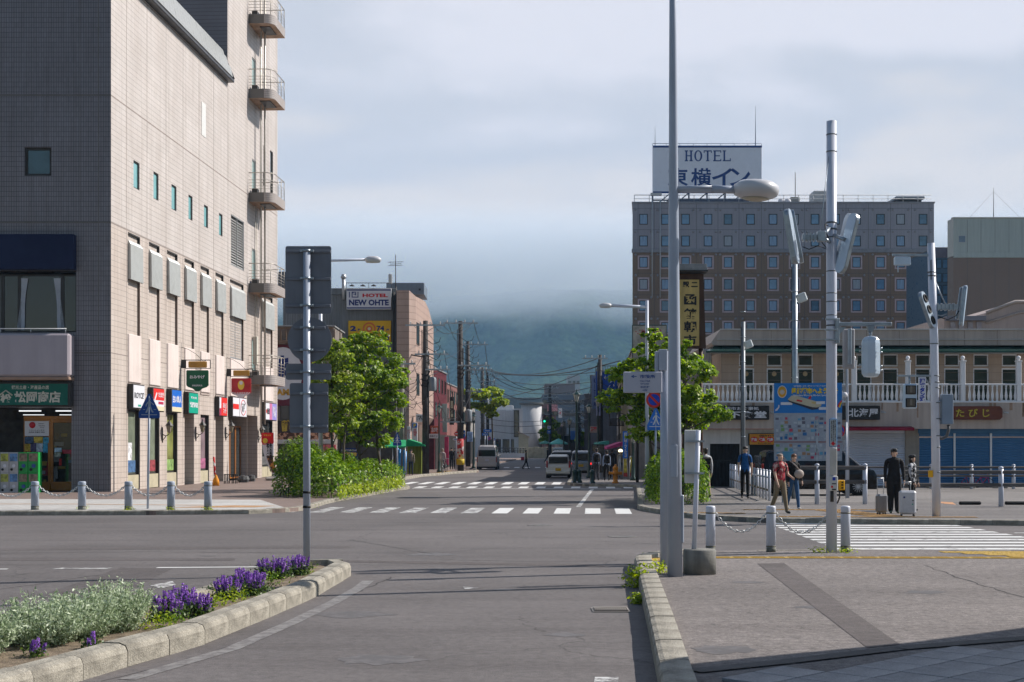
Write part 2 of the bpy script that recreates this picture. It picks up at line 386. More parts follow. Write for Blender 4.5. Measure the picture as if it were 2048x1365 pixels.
m_kerb=mat('kerb concrete',(0.38,0.35,0.29),rough=0.88,var=0.38,scale=3.0,bump=0.8,bscale=40,fine=0.35)
m_conc=mat('concrete',(0.30,0.29,0.27),rough=0.85,var=0.2,scale=1.5,bump=0.4,bscale=30,streak=0.25,fine=0.2)
m_white=paint_mat('road paint',(0.62,0.62,0.60),ROADC,wear=0.40,scale=2.5)
m_wz=paint_mat('zebra paint',(0.62,0.62,0.60),ROADC,wear=0.455,scale=4.0)
m_whitew=paint_mat('worn road paint',(0.55,0.55,0.53),ROADC,wear=0.52,scale=2.8)
m_yellow=mat('tactile yellow',(0.50,0.33,0.07),rough=0.7,var=0.3,scale=3,bump=0.3)
m_brownt=mat('tactile brown',(0.42,0.24,0.12),rough=0.8,var=0.25,scale=3,bump=0.3)
def sheet(name,pts,z,m,kind='structure',**kw):
 mb=MB();mb.add([(p[0],p[1],z)for p in pts],[tuple(range(len(pts)))]);return mb.build(name,m,kind=kind,**kw)
def ccw(pts):
 a=sum(pts[i][0]*pts[(i+1)%len(pts)][1]-pts[(i+1)%len(pts)][0]*pts[i][1]for i in range(len(pts)))
 return pts if a>0 else pts[::-1]
gm=mat('town ground',(0.16,0.16,0.13),rough=0.95,var=0.3,scale=0.02)
sheet('ground',[(-4000,-1500),(4000,-1500),(4000,4500),(-4000,4500)],-0.06,gm)
sheet('road',[(-150,-40),(150,-40),(150,420),(-150,420)],0.0,m_road)

def slab(name,pts,z0,z1,m,**kw):
 return MB().prism(ccw([(p[0],p[1])for p in pts]),z0,z1,'z').build(name,m,kind='structure',**kw)
# kerb stone profile: x along the kerb, y into the kerb
def kstone(w,h,ln,r=0.035):
 mb=MB();pr=[(0,0),(w,0),(w,h),(r*1.2,h),(r*.35,h-r*.3),(0,h-r)]
 mb.prism(pr,-ln/2,ln/2,'x');return mb.mesh('kerb_stone',m_kerb)
def kerb(parent,path,w=0.17,h=0.15,ln=0.6,inside=1,gap=0.012,r=0.035):
 """stones laid one by one; path walks with the kept ground on its left when inside=1"""
 me=kstone(w,h,ln-gap,r);pts=[Vector((p[0],p[1],0))for p in path];n=0
 i=0;pos=pts[0].copy();segi=0
 while True:
  # march ln along the path
  rem=ln;q=pos.copy();si=segi
  while si<len(pts)-1:
   dd=(pts[si+1]-q).length
   if dd>=rem:q=q+(pts[si+1]-q).normalized()*rem;rem=0;break
   rem-=dd;q=pts[si+1].copy();si+=1
  if rem>0:break
  c=(pos+q)/2;a=math.atan2(q.y-pos.y,q.x-pos.x)
  M=Matrix.Translation((c.x,c.y,random.uniform(-.006,.004)))@Matrix.Rotation(a+random.uniform(-.006,.006),4,'Z')
  if inside<0:M=M@Matrix.Rotation(math.pi,4,'Z')
  M=M@Matrix.Translation((0,-.014,0))
  link('kerb_stone',me,parent,M);pos=q;segi=si;n+=1
  if n>170:break
 return n
def smooth(pts,it=2):
 for _ in range(it):
  o=[pts[0]]
  for a,b in zip(pts[:-1],pts[1:]):
   o+=[(a[0]*.75+b[0]*.25,a[1]*.75+b[1]*.25),(a[0]*.25+b[0]*.75,a[1]*.25+b[1]*.75)]
  o.append(pts[-1]);pts=o
 return pts
KZ=0.12
# --- near right pavement
pr=[(0.86,4.0),(0.98,8.0),(1.152,10.85),(1.45,15),(1.72,19),(1.917,21.9)]
prt=smooth([(1.917,21.9),(1.99,23.2),(2.3,23.85),(3.4,24.9)],3)
far_r=[(6,25.25),(9,25.05),(24,24.6)]
pave_r=slab('sidewalk',[(24,-8),(0.9,-8)]+pr+prt[1:]+far_r,0.0,KZ,m_walk)
kerb(pave_r,([(0.86,4.0),(0.98,8.0),(1.152,10.85),(1.45,15),(1.72,19),(1.917,21.9)]+prt[1:]),w=0.26,h=0.19,ln=0.60,inside=-1,r=0.05)
kerb(pave_r,[(3.4,24.9)]+far_r,w=0.15,h=0.125,ln=0.9,inside=-1)
# --- far right pavement and market forecourt
rk=smooth([(3.94,45.0),(3.9,43.2),(4.3,41.0),(5.0,37.9),(6.0,36.6)],2)
rkerb=[(5.9,67.5),(5.5,62.7),(4.40,49.6),(3.97,45.0)]+rk[1:]+[(6.6,36.15),(8.3,35.75),(12.5,34.9),(25,34),(70,32.5)]
side_pts=smooth([(5.9,67.5),(4.6,68.6),(3.0,69.6),(2.75,71.5),(3.0,76)],2)
pave_fr=slab('sidewalk',[(70,300),(16.4,310)]+[(3.0+ST*(300-76),300),(3.0,76)]+side_pts[::-1][1:]+rkerb[1:],0.0,KZ,m_walk2)
kerb(pave_fr,rkerb,w=0.18,h=0.135,ln=0.75,inside=1)
kerb(pave_fr,side_pts[::-1][::-1][0:],w=0.18,h=0.135,ln=0.75,inside=-1)
kerb(pave_fr,[(3.0,76),(3.0+ST*54,130)],w=0.18,h=0.135,ln=1.2,inside=-1)
# --- far left pavement
lk=[(-60,40.2),(-14.4,40.0),(-10.3,40.3),(-7.6,40.9)]+smooth([(-7.6,40.9),(-6.35,42.2),(-6.25,45),(-6.3,49.1),(-5.6,56),(-5.05,62.5)],2)[1:]
lt=smooth([(-5.05,62.5),(-4.65,64.4),(-4.8,66.4),(-5.6,69.0),(-6.8,72.5),(-6.8,77),(-6.35,79)],2)
lf=[(-6.35,79),(-6.14,84),(-5.75,91),(-4.95,94.6),(-4.2,100),(-3.07,104),(-2.5,106.3),(-2.6,109),(-3.6,112),(-3.3,125),(-0.2,190)]
pave_l=slab('sidewalk',lk+lt[1:]+lf[1:]+[(4.3,265),(-60,265)],0.0,KZ,tile_mat('brown paving',(0.23,0.165,0.14),(0.19,0.14,0.12),(0.11,0.09,0.08),0.20,0.10,0.006,0.8,0.5,0.2,'xy'))
kerb(pave_l,lk+lt[1:],w=0.17,h=0.135,ln=0.75,inside=1)
kerb(pave_l,lf[:-2],w=0.22,h=0.16,ln=1.0,inside=1)
# white paving band and its brown guide strip
wb=[(-60,40.55),(-14.4,40.35),(-10.3,40.65),(-7.5,41.2),(-6.75,42.3),(-7.6,45.2),(-8.6,48.6),(-16,49.2),(-60,49.6)]
sheet('paving_band',wb,KZ+0.004,tile_mat('white paving',(0.50,0.49,0.47),(0.43,0.42,0.40),(0.25,0.24,0.22),0.30,0.30,0.006,0.8,0.5,0.15,'xy'))
sheet('guide_strip',[(-60,45.3),(-14,45.1),(-9.3,44.1),(-9.3,43.8),(-14,44.8),(-60,45.0)],KZ+0.008,m_brownt)
sheet('guide_block',[(-10.2,42.2),(-7.7,42.5),(-7.2,43.6),(-8.6,43.9),(-9.6,43.1)],KZ+0.008,m_brownt)
# --- flower bed island
il=[(-6.2,9.0),(-5.4,11.5),(-4.65,14),(-4.0,17.0),(-3.55,19.8),(-3.42,21.2)]
tip=smooth([(-3.42,21.2),(-3.35,22.1),(-2.75,22.2),(-2.42,21.7),(-2.45,20.9)],3)
ir=[(-2.45,20.9),(-2.56,18.2),(-2.79,16.07),(-3.05,13.86),(-3.45,12.43),(-3.95,10.3),(-4.4,8.6)]
soil=mat('dry soil',(0.22,0.17,0.12),rough=0.95,var=0.35,scale=6,bump=1.0,bscale=30,fine=0.3)
def inset(path,d):
 o=[]
 for i,p in enumerate(path):
  a=path[max(i-1,0)];b=path[min(i+1,len(path)-1)];t=Vector((b[0]-a[0],b[1]-a[1])).normalized()
  o.append((p[0]+t.y*d,p[1]-t.x*d))
 return o
isl_path=il+tip[1:]+ir[1:]
island=slab('flower_bed',inset(isl_path,0.1),0.0,0.13,soil)
kerb(island,isl_path,w=0.24,h=0.21,ln=0.74,inside=-1,r=0.07)

# --- painted markings (children pieces of each marking)
def quadpiece(mb,pts,z):mb.add([(p[0],p[1],z)for p in ccw(pts)],[(0,1,2,3)])
def stripe(parent,pts,z=0.004,m=None):
 mb=MB();c=(sum(p[0]for p in pts)/4,sum(p[1]for p in pts)/4)
 quadpiece(mb,pts,z);return mb.build('stripe',m or m_white,parent)
def sdir(x,y,t,s=0.0):return(x+ST*t+s,y+t-ST*s)
cw1=thing('crosswalk',None,None,kind='structure')
for k in range(12):
 x0=3.0-0.9*k;y0=41.0+ST*0.9*k+(0.004*k*k)
 stripe(cw1,[sdir(x0,y0,0),sdir(x0,y0,0,.46),sdir(x0,y0,3.6,.46),sdir(x0,y0,3.6)],m=m_white if k<5 else m_whitew)
cw2=thing('crosswalk',None,None,kind='structure')
for k in range(13):
 x0=5.2-0.82*k;y0=66.0+ST*0.82*k
 stripe(cw2,[sdir(x0,y0,0),sdir(x0,y0,0,.42),sdir(x0,y0,2.4,.42),sdir(x0,y0,2.4)])
for k in range(10):
 x0=2.0-0.86*k;y0=72.6+ST*0.86*k
 stripe(cw2,[sdir(x0,y0,0),sdir(x0,y0,0,.44),sdir(x0,y0,4.6,.44),sdir(x0,y0,4.6)])
cw3=thing('crosswalk',None,None,kind='structure')
for k in range(12):
 y0=26.8+0.88*k
 stripe(cw3,[(6.15+0.035*(y0-27),y0),(11.0,y0),(11.0,y0+.45),(6.15+0.035*(y0-27),y0+.45)],m=m_white if k%3 else m_wz)
cw4=thing('crosswalk',None,None,kind='structure')
for k in range(9):
 x0=3.0-0.95*k
 stripe(cw4,[(x0,128),(x0+.48,128),(x0+.6,133),(x0+.12,133)])
sheet('stop_line',[(-4.6,65.45),(5.0,64.9),(5.0,65.2),(-4.6,65.75)],0.004,m_white)
sheet('lane_line',[(2.05,45.6),(2.2,45.6),(3.72,64.6),(3.57,64.6)],0.004,m_whitew)
sheet('lane_line',[(-9.5,22.45),(-8.0,22.5),(-8.0,22.62),(-9.5,22.58)],0.004,m_white)
sheet('lane_line',[(-7.3,22.55),(-6.45,22.6),(-6.4,22.8),(-7.2,22.8)],0.004,m_whitew)
sheet('lane_line',[(-5.7,22.75),(-3.6,22.95),(-3.6,23.07),(-5.7,22.9)],0.004,m_white)
sheet('lane_line',[(11.3,31.9),(40,31.3),(40,31.45),(11.3,32.05)],0.004,m_white)
edge=[(-3.3,11.9),(-2.78,13.7),(-2.52,15.7),(-2.32,17.7),(-2.19,19.5),(-2.17,20.6)]
eo=inset(edge,0.17)[::1]
mb=MB()
for a,b,c,d in zip(edge[:-1],edge[1:],eo[1:],eo[:-1]):quadpiece(mb,[a,b,c,d],0.004)
mb.build('edge_line',paint_mat('faded edge paint',(0.21,0.20,0.19),ROADC,wear=0.52,scale=7.0),kind='structure')
def crack(px,z,w,seed,m=None):
 rn=random.Random(seed);pts=[]
 for(a,b),(c,d)in zip(px[:-1],px[1:]):
  g0,g1=G(a,b,z),G(c,d,z);n=max(3,int((g1-g0).length/0.22))
  for k in range(n):p=g0.lerp(g1,k/n);pts.append((p.x+rn.uniform(-.035,.035),p.y+rn.uniform(-.05,.05)))
 mb=MB()
 for a,b in zip(pts[:-1],pts[1:]):
  ww=w*rn.uniform(.4,1.3);t=Vector((b[0]-a[0],b[1]-a[1])).normalized();n_=Vector((t.y,-t.x))*ww
  mb.add([(a[0]-n_.x,a[1]-n_.y,z+.0025),(b[0]-n_.x,b[1]-n_.y,z+.0025),(b[0]+n_.x,b[1]+n_.y,z+.0025),(a[0]+n_.x,a[1]+n_.y,z+.0025)],[(0,1,2,3)])
 mb.build('road_crack',m or mat('tar crack',(0.035,0.032,0.03),rough=.7,var=.2),kind='structure')
crack([(785,1155),(640,1215),(600,1238),(470,1290),(330,1335),(150,1372)],0,.012,1);crack([(-20,1107),(300,1104),(620,1107)],0,.02,2);crack([(1180,1082),(1300,1088),(1700,1086)],0,.012,3)
crack([(700,1080),(860,1108),(1000,1096),(1260,1098)],0,.012,4);crack([(1850,1132),(1930,1160),(2060,1200)],KZ,.012,5);crack([(560,1040),(800,1046),(1300,1040)],0,.02,7);crack([(0,1180),(200,1150),(340,1150)],0,.01,8);crack([(880,1120),(1100,1124),(1260,1120)],0,.025,9,m_patch2)
for k,(px_,py_)in enumerate(((865,1109),(1010,1180),(700,1230),(1130,1270),(420,1112),(90,1215),(760,1320),(1500,1165),(1620,1215),(1850,1185),(1450,1300))):
 z_=KZ if px_>1300 else 0;g_=G(px_,py_,z_);rn_=random.Random(k);r_=rn_.uniform(.12,.5)
 sheet('oil_stain',[(g_.x+r_*rn_.uniform(.6,1.2)*math.cos(t),g_.y+r_*rn_.uniform(.6,1.2)*math.sin(t)*.8)for t in np.linspace(0,6.28,17)[:-1]],z_+.0022,paint_mat('oil stain',(0.085,0.077,0.074),(0.16,0.14,0.13)if False else ROADC,wear=0.5,scale=5.0))
sheet('paint_mark',[(0.66,11.55),(0.86,11.55),(0.90,12.0),(0.70,12.0)],0.004,m_whitew)
sheet('paint_mark',[G(985-60,1174)[:2],G(958,1176)[:2],G(955,1178)[:2],G(930,1179)[:2]],0.004,m_whitew)
sheet('paint_mark',[G(300,1172)[:2],G(322,1178)[:2],G(352,1170)[:2],G(345,1163)[:2]],0.004,m_whitew)
# asphalt patches, seams
sheet('road_patch',[G(70,1196)[:2],G(240,1136)[:2],G(345,1138)[:2],G(230,1196)[:2]],0.003,m_patch)
sheet('road_patch',[G(-60,1102)[:2],G(-60,1096)[:2],G(700,1093)[:2],G(700,1097)[:2]],0.003,m_patch)
sheet('road_patch',[G(-60,1122)[:2],G(-60,1117)[:2],G(470,1117)[:2],G(470,1122)[:2]],0.003,m_patch)
sheet('road_patch',[G(620,1124)[:2],G(640,1120)[:2],G(1210,1130)[:2],G(1210,1134)[:2]],0.003,m_patch2)
sheet('trench_patch',[G(1515,1128,KZ)[:2],G(1568,1127,KZ)[:2],G(1800,1290,KZ)[:2],G(1735,1297,KZ)[:2]],KZ+0.004,m_patch2)
for x,y in((1245,1074),(1080,1051),(935,968)):
 g=G(x,y);mb=MB();mb.lathe([(0.32,0),(0.32,.006),(0.28,.006),(0.27,.002),(0.0001,.002)],(g.x,g.y,0),24)
 mb.build('manhole_cover',mat('iron cover',(0.16,0.15,0.14),rough=0.6,metal=0.5,var=0.3,scale=8,bump=0.8,bscale=50),label={1245:'round iron manhole cover in the wide road nearest the tall lamp post',1080:'round iron manhole cover in the road further off towards the zebra',935:'dark manhole cover in the side street before the stop line'}[x],cat='manhole cover')
# drain grate by the kerb
gr=thing('drain_grate','rectangular steel drain grate in the asphalt beside the long right kerb','drain',T(1.17,16.9,0.0))
mb=MB();mb.box(-.22,.22,-.22,-.19,0.0,.012);mb.box(-.22,.22,.19,.22,0,.012);mb.box(-.22,-.2,-.19,.19,0,.012);mb.box(.2,.22,-.19,.19,0,.012);mb.build('frame',mat('grate steel',(0.30,0.27,0.24),rough=0.6,metal=0.2),gr)
for k in range(16):
 MB().box(-.19+k*.0253,-.179+k*.0253,-.19,.19,0.004,.03).build('bar',MT['grate steel'],gr)
MB().box(-.2,.2,-.19,.19,-.002,.0035).build('pit',mat('drain dark',(0.02,0.02,0.02),var=0),gr)
# tactile tiles, near pavement (one by one)
mb=MB();mb.box(-.147,.147,-.147,.147,0,.006,c=.004)
for i in range(4):mb.box(-.12,.12,-.115+i*.0767-.012,-.115+i*.0767+.012,.006,.011)
bar_me=mb.mesh('tactile_tile',m_yellow)
mb=MB();mb.box(-.147,.147,-.147,.147,0,.006,c=.004)
for i in range(4):
 for j in range(4):mb.lathe([(.018,.006),(.012,.011)],(-.11+i*.0733,-.11+j*.0733,0),6)
dot_me=mb.mesh('tactile_tile',m_yellow)
tac=thing('tactile_paving',None,None,kind='structure')
x=3.45
while x<13.5:
 y=23.35-0.012*(x-3.4)
 link('tactile_tile',bar_me,tac,T(x,y,KZ+.003,-0.7));x+=0.30
for i in range(9):
 for j in range(4):
  xx=7.55+i*.3+j*.28;yy=24.55-j*.3
  if xx<12:link('tactile_tile',dot_me,tac,T(xx,yy,KZ+.003))
for i in range(2):
 for j in range(2):link('tactile_tile',dot_me,tac,T(2.25+i*.3+j*.03,22.85+j*.3,KZ+.003,4))
# tactile tiles across the road
tac2=thing('tactile_paving',None,None,kind='structure')
mb=MB();mb.box(-.147,.147,-.147,.147,0,.008)
for i in range(4):mb.box(-.12,.12,-.115+i*.0767-.016,-.115+i*.0767+.016,.008,.014)
bb=mb.mesh('tactile_tile',mat('tactile orange',(0.46,0.29,0.13),rough=0.75,var=0.25,scale=3))
for i in range(17):link('tactile_tile',bb,tac2,T(7.0+i*.3,36.9-0.02*i,KZ+.003))
for i in range(14):link('tactile_tile',bb,tac2,T(6.8+i*.3,40.9,KZ+.003))
for i in range(12):
 for j in range(3):link('tactile_tile',bb,tac2,T(9.0+i*.06+j*.3-0.2,40.5-i*.3,KZ+.003))
for i in range(6):link('tactile_tile',bb,tac2,T(4.7+i*.3,39.2-.1*i,KZ+.003))
# yellow mark on the far left pavement
mb=MB();mb.box(-.147,.147,-.147,.147,0,.008)
tac3=thing('tactile_paving',None,None,kind='structure');yb=mb.mesh('tactile_tile',m_yellow)
for i in range(12):link('tactile_tile',yb,tac3,T(-5.2+i*.02*3,96+i*.9,KZ+.003,-20))
# seam kerb and 45 degree slabs in the canopy shade, near right
seam=[G(1372,1341,KZ),G(1560,1322,KZ),G(1780,1296,KZ),G(2060,1274,KZ),(9.5,18.2,0)]
mb=MB()
for a,b in zip(seam[:-1],seam[1:]):
 a=Vector((a[0],a[1],0));b=Vector((b[0],b[1],0));t=(b-a).normalized();nrm=Vector((t.y,-t.x,0))*0.2
 mb.add([(a.x,a.y,KZ+.012),(b.x,b.y,KZ+.012),((b+nrm).x,(b+nrm).y,KZ+.012),((a+nrm).x,(a+nrm).y,KZ+.012)],[(3,2,1,0)])
 mb.add([(a.x,a.y,KZ),(b.x,b.y,KZ),(b.x,b.y,KZ+.012),(a.x,a.y,KZ+.012)],[(3,2,1,0)])
mb.build('edge_strip',asphalt('dark edging',(0.075,0.072,0.07),5.0),kind='structure')
m_slab=mat('paving slab',(0.33,0.32,0.32),rough=0.7,var=0.2,scale=1.2,bump=0.3,bscale=60,fine=0.3)
pvd=thing('slab_paving',None,None,kind='structure')
S_=0.42;mbs=MB();mbs.box(-S_/2+.006,S_/2-.006,-S_/2+.006,S_/2-.006,0,.028,c=.004);sm_=mbs.mesh('paving_slab',m_slab)
def seam_y(x):
 for a,b in zip(seam[:-1],seam[1:]):
  if a[0]<=x<=b[0]:return a[1]+(b[1]-a[1])*(x-a[0])/(b[0]-a[0])
 return-1e9
for i in range(-30,30):
 for j in range(-30,30):
  cx=(i-j)*S_*.7071+4;cy=(i+j)*S_*.7071+9
  if cx<1.75 or cx>8.4 or cy<8.0:continue
  if cy>seam_y(cx)-0.2-0.42:continue
  link('paving_slab',sm_,pvd,T(cx,cy,KZ+random.uniform(-.003,.002),45))
# ================================================================ the mountain, cloud and haze
def hill():
 nx,ny=150,90;x0,x1,y0,y1=-1700,2300,1500,3600
 xs=np.linspace(x0,x1,nx);ys=np.linspace(y0,y1,ny);XX,YY=np.meshgrid(xs,ys)
 H=0*XX
 for cx,cy,sx,sy,h in[(150,2900,700,420,335),(-550,2900,600,400,320),(700,2950,600,420,330),(-1200,2950,500,400,300),(1300,3000,600,420,310),(420,2250,330,270,185),(120,2150,160,200,70),(-450,2250,260,260,75)]:
  H+=0;H=np.maximum(H,h*np.exp(-(((XX-cx)/sx)**2+((YY-cy)/sy)**2)))+0.12*h*np.exp(-(((XX-cx)/sx)**2+((YY-cy)/sy)**2))
 rng=np.random.default_rng(5)
 from mathutils import noise as mn
 Nz=np.zeros_like(H)
 for i in range(ny):
  for j in range(nx):
   x,y=XX[i,j],YY[i,j]
   Nz[i,j]=mn.fractal(Vector((x/260,y/420,3.1)),0.9,2.1,5)*60+mn.ridged_multi_fractal(Vector((x/190,y/330,1.0)),1.0,2.0,3,1.0,2.0)*30
 edge=np.clip(H/60,0,1);H=H*0.92+Nz*edge-3
 H=np.where(H>250,250+60*np.tanh((H-250)/90),H)
 H=np.where(H<1,-3,H)
 V=np.stack([XX,YY,H],-1).reshape(-1,3)
 fs=[(i*nx+j,i*nx+j+1,(i+1)*nx+j+1,(i+1)*nx+j)for i in range(ny-1)for j in range(nx-1)]
 me=bpy.data.meshes.new('mountain');me.from_pydata(V.tolist(),[],fs);me.polygons.foreach_set('use_smooth',[True]*len(fs))
 m=bpy.data.materials.new('forest');m.use_nodes=True;nt=m.node_tree;b=nt.nodes['Principled BSDF'];b.inputs['Roughness'].default_value=1;b.inputs['Specular IOR Level'].default_value=0
 co=N(nt,'ShaderNodeTexCoord')
 vo=N(nt,'ShaderNodeTexVoronoi',Scale=0.07);L(nt,co.outputs['Object'],vo.inputs['Vector'])
 no=N(nt,'ShaderNodeTexNoise',Scale=0.012,Detail=8.0,Roughness=0.7);L(nt,co.outputs['Object'],no.inputs['Vector'])
 fc=mth(nt,'ADD',mth(nt,'MULTIPLY',no.outputs[0],1.3),mth(nt,'MULTIPLY',vo.outputs['Distance'],0.02))
 r=ramp(nt,mth(nt,'SUBTRACT',fc,0.15),[(0.3,(0.010,0.022,0.010)),(0.5,(0.036,0.070,0.024)),(0.7,(0.08,0.13,0.035))],'LINEAR')
 L(nt,r.outputs[0],b.inputs['Base Color'])
 bp=N(nt,'ShaderNodeBump',Strength=1.0,Distance=6.0);L(nt,vo.outputs['Distance'],bp.inputs['Height']);bp.invert=True;L(nt,bp.outputs[0],b.inputs['Normal'])
 me.materials.append(m);me.update();link('mountain',me,kind='structure')
hill()
def volbox(name,b,density,color,aniso=0.0,noise=None,kind='stuff'):
 mb=MB();mb.box(*b);m=bpy.data.materials.new(name);m.use_nodes=True;nt=m.node_tree
 nt.nodes.remove(nt.nodes['Principled BSDF']);o=[n for n in nt.nodes if n.type=='OUTPUT_MATERIAL'][0]
 v=N(nt,'ShaderNodeVolumePrincipled');v.inputs['Color'].default_value=(*color,1);v.inputs['Density'].default_value=density;v.inputs['Anisotropy'].default_value=aniso
 L(nt,v.outputs[0],o.inputs['Volume'])
 if noise:
  co=N(nt,'ShaderNodeTexCoord');sp=N(nt,'ShaderNodeSeparateXYZ');L(nt,co.outputs['Object'],sp.inputs[0])
  mp=N(nt,'ShaderNodeMapping');mp.inputs['Scale'].default_value=(1/300,1/600,1/90);L(nt,co.outputs['Object'],mp.inputs[0])
  n1=N(nt,'ShaderNodeTexNoise',Scale=1.0,Detail=3.0,Roughness=0.5);L(nt,mp.outputs[0],n1.inputs['Vector'])
  hh=mth(nt,'ADD',sp.outputs[2],mth(nt,'MULTIPLY',mth(nt,'SUBTRACT',n1.outputs[0],0.5),noise[2]))
  mr=N(nt,'ShaderNodeMapRange');mr.interpolation_type='SMOOTHSTEP';mr.inputs['From Min'].default_value=noise[0];mr.inputs['From Max'].default_value=noise[1]
  mr.inputs['To Max'].default_value=density;L(nt,hh,mr.inputs['Value']);m2=N(nt,'ShaderNodeMapRange');m2.interpolation_type='SMOOTHSTEP';m2.inputs['From Min'].default_value=noise[4];m2.inputs['From Max'].default_value=noise[3];L(nt,sp.outputs[2],m2.inputs['Value']);L(nt,mth(nt,'MULTIPLY',mr.outputs[0],m2.outputs[0]),v.inputs['Density'])
 ob=mb.build(name,m,kind=kind);return ob
volbox('cloud',(-1650,2250,2050,3580,190,372),0.009,(0.88,0.92,0.97),0.0,noise=(210,298,180,322,371))
volbox('haze',(-3900,3900,-60,4300,-1.3,470),0.00013,(0.38,0.66,1.0),0.0)
# ================================================================ left corner building
FR=Plane((-16.13,57.2),(1,0)) # front, u=0 at the near corner, negative to the left
SD=Plane((-16.13,57.2),(ST,1)) # side wall along the street; local y into the building
CB=thing('corner_building','tall pinkish tiled corner building with fire balconies, left of the street','building',T(-16.13,57.2,0))
m_tf=tile_mat('shaded front tile',(0.20,0.19,0.215),(0.175,0.168,0.19),(0.05,0.05,0.055),0.10,0.20,0.009,0.4,0.0,0.4,streak=0.15)  # tile of the camera-facing walls, darkened: their shade is put into the colour
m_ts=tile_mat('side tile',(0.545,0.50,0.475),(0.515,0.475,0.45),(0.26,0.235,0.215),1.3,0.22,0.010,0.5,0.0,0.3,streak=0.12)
m_tsl=tile_mat('side tile lower',(0.55,0.485,0.44),(0.525,0.46,0.415),(0.26,0.225,0.20),0.40,0.22,0.009,0.5,0.0,0.3,streak=0.15)
m_joint=mat('joint sealant',(0.13,0.12,0.115),rough=0.8,var=0.1)
m_dark=mat('dark void',(0.012,0.012,0.013),rough=0.7,var=0)
m_rub=mat('dark frame',(0.035,0.032,0.03),rough=0.45,var=0.1)
m_alu=mat('grey aluminium',(0.42,0.43,0.44),rough=0.4,metal=0.5,var=0.1)
m_glass=glass_mat('shop glass',(0.03,0.035,0.035),0.05)
m_teal=mat('reflecting teal glass',(0.20,0.42,0.44),rough=0.15,var=0.12,scale=1,spec=1.0)
def wall_holes(mb,u0,u1,z0,z1,holes,depth=0.25,mw=0,mr=0,mback=None):
 us=sorted({u0,u1,*[h[0]for h in holes],*[h[1]for h in holes]});zs=sorted({z0,z1,*[h[2]for h in holes],*[h[3]for h in holes]})
 us=[u for u in us if u0<=u<=u1];zs=[z for z in zs if z0<=z<=z1]
 for a,b in zip(us[:-1],us[1:]):
  run=None
  for c,d in zip(zs[:-1],zs[1:]):
   mu,mz=(a+b)/2,(c+d)/2
   ins=any(h[0]<mu<h[1]and h[2]<mz<h[3]for h in holes)
   if not ins:mb.add([(a,0,c),(b,0,c),(b,0,d),(a,0,d)],[(0,1,2,3)],mw)
 for h in holes:
  a,b,c,d=h[:4];dp=h[4]if len(h)>4 else depth
  mb.add([(a,0,c),(b,0,c),(b,0,d),(a,0,d),(a,dp,c),(b,dp,c),(b,dp,d),(a,dp,d)],[(0,4,5,1),(1,5,6,2),(2,6,7,3),(3,7,4,0)],mr)
  if mback is not None:mb.add([(a,dp,c),(b,dp,c),(b,dp,d),(a,dp,d)],[(0,1,2,3)],mback)
def fz(py,d=57.2):return Z(py,d)
def fu(px):return X(px,57.2)+16.13
def su(px):return SD.U(px)
def sz(px,py):return SD.z(px,py)
ZB=[sz(232,708),sz(230,449),sz(232,198)] # floor joints
ZE=21.25
# --- front wall
fh=[(fu(49),fu(103),fz(352),fz(295),.18),(-13.9,fu(152),fz(665),fz(541),.25),(-13.9,fu(143),0.12,fz(815),1.0)]
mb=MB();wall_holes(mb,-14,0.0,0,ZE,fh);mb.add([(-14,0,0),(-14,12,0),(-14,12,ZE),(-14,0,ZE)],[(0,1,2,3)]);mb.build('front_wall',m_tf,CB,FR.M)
mb=MB()
for z in(ZB[1],ZB[2]):mb.box(-14,-.02,-.004,.01,z-.035,z+.035)
mb.box(-3.6,-.02,-.004,.01,ZB[0]-.03,ZB[0]+.03)
for u in(fu(197),):mb.box(u-.02,u+.02,-.005,.01,0.2,ZE)
mb.box(fu(160)-.012,fu(160)+.012,-.004,.01,ZB[1]+.1,ZE)
mb.build('wall_joint',m_joint,CB,FR.M)
# window with frame
def window(parent,P_,u0,u1,z0,z1,y,m_fr,m_gl,t=0.05,mull=0,tran=0,name='window',d=0.06):
 w=MB()
 w.box(u0,u1,y-d,y,z0,z0+t,0);w.box(u0,u1,y-d,y,z1-t,z1,0);w.box(u0,u0+t,y-d,y,z0+t,z1-t,0);w.box(u1-t,u1,y-d,y,z0+t,z1-t,0)
 for k in range(mull):
  u=u0+(u1-u0)*(k+1)/(mull+1);w.box(u-t*.4,u+t*.4,y-d*.8,y,z0+t,z1-t,0)
 for k in range(tran):
  z=z0+(z1-z0)*(k+1)/(tran+1);w.box(u0+t,u1-t,y-d*.75,y,z-t*.3,z+t*.3,0)
 o=w.build(name,m_fr,parent,P_.M if isinstance(P_,Plane)else P_)
 g=MB();g.add([(u0+t,y-d*.35,z0+t),(u1-t,y-d*.35,z0+t),(u1-t,y-d*.35,z1-t),(u0+t,y-d*.35,z1-t)],[(0,1,2,3)]);g.build('pane',m_gl,o,P_.M if isinstance(P_,Plane)else P_)
 return o
window(CB,FR,fu(49),fu(103),fz(352),fz(295),.15,m_rub,mat('blue green glass',(0.03,0.075,0.09),rough=0.05,var=0.3,scale=.6,spec=1.0),t=.1)
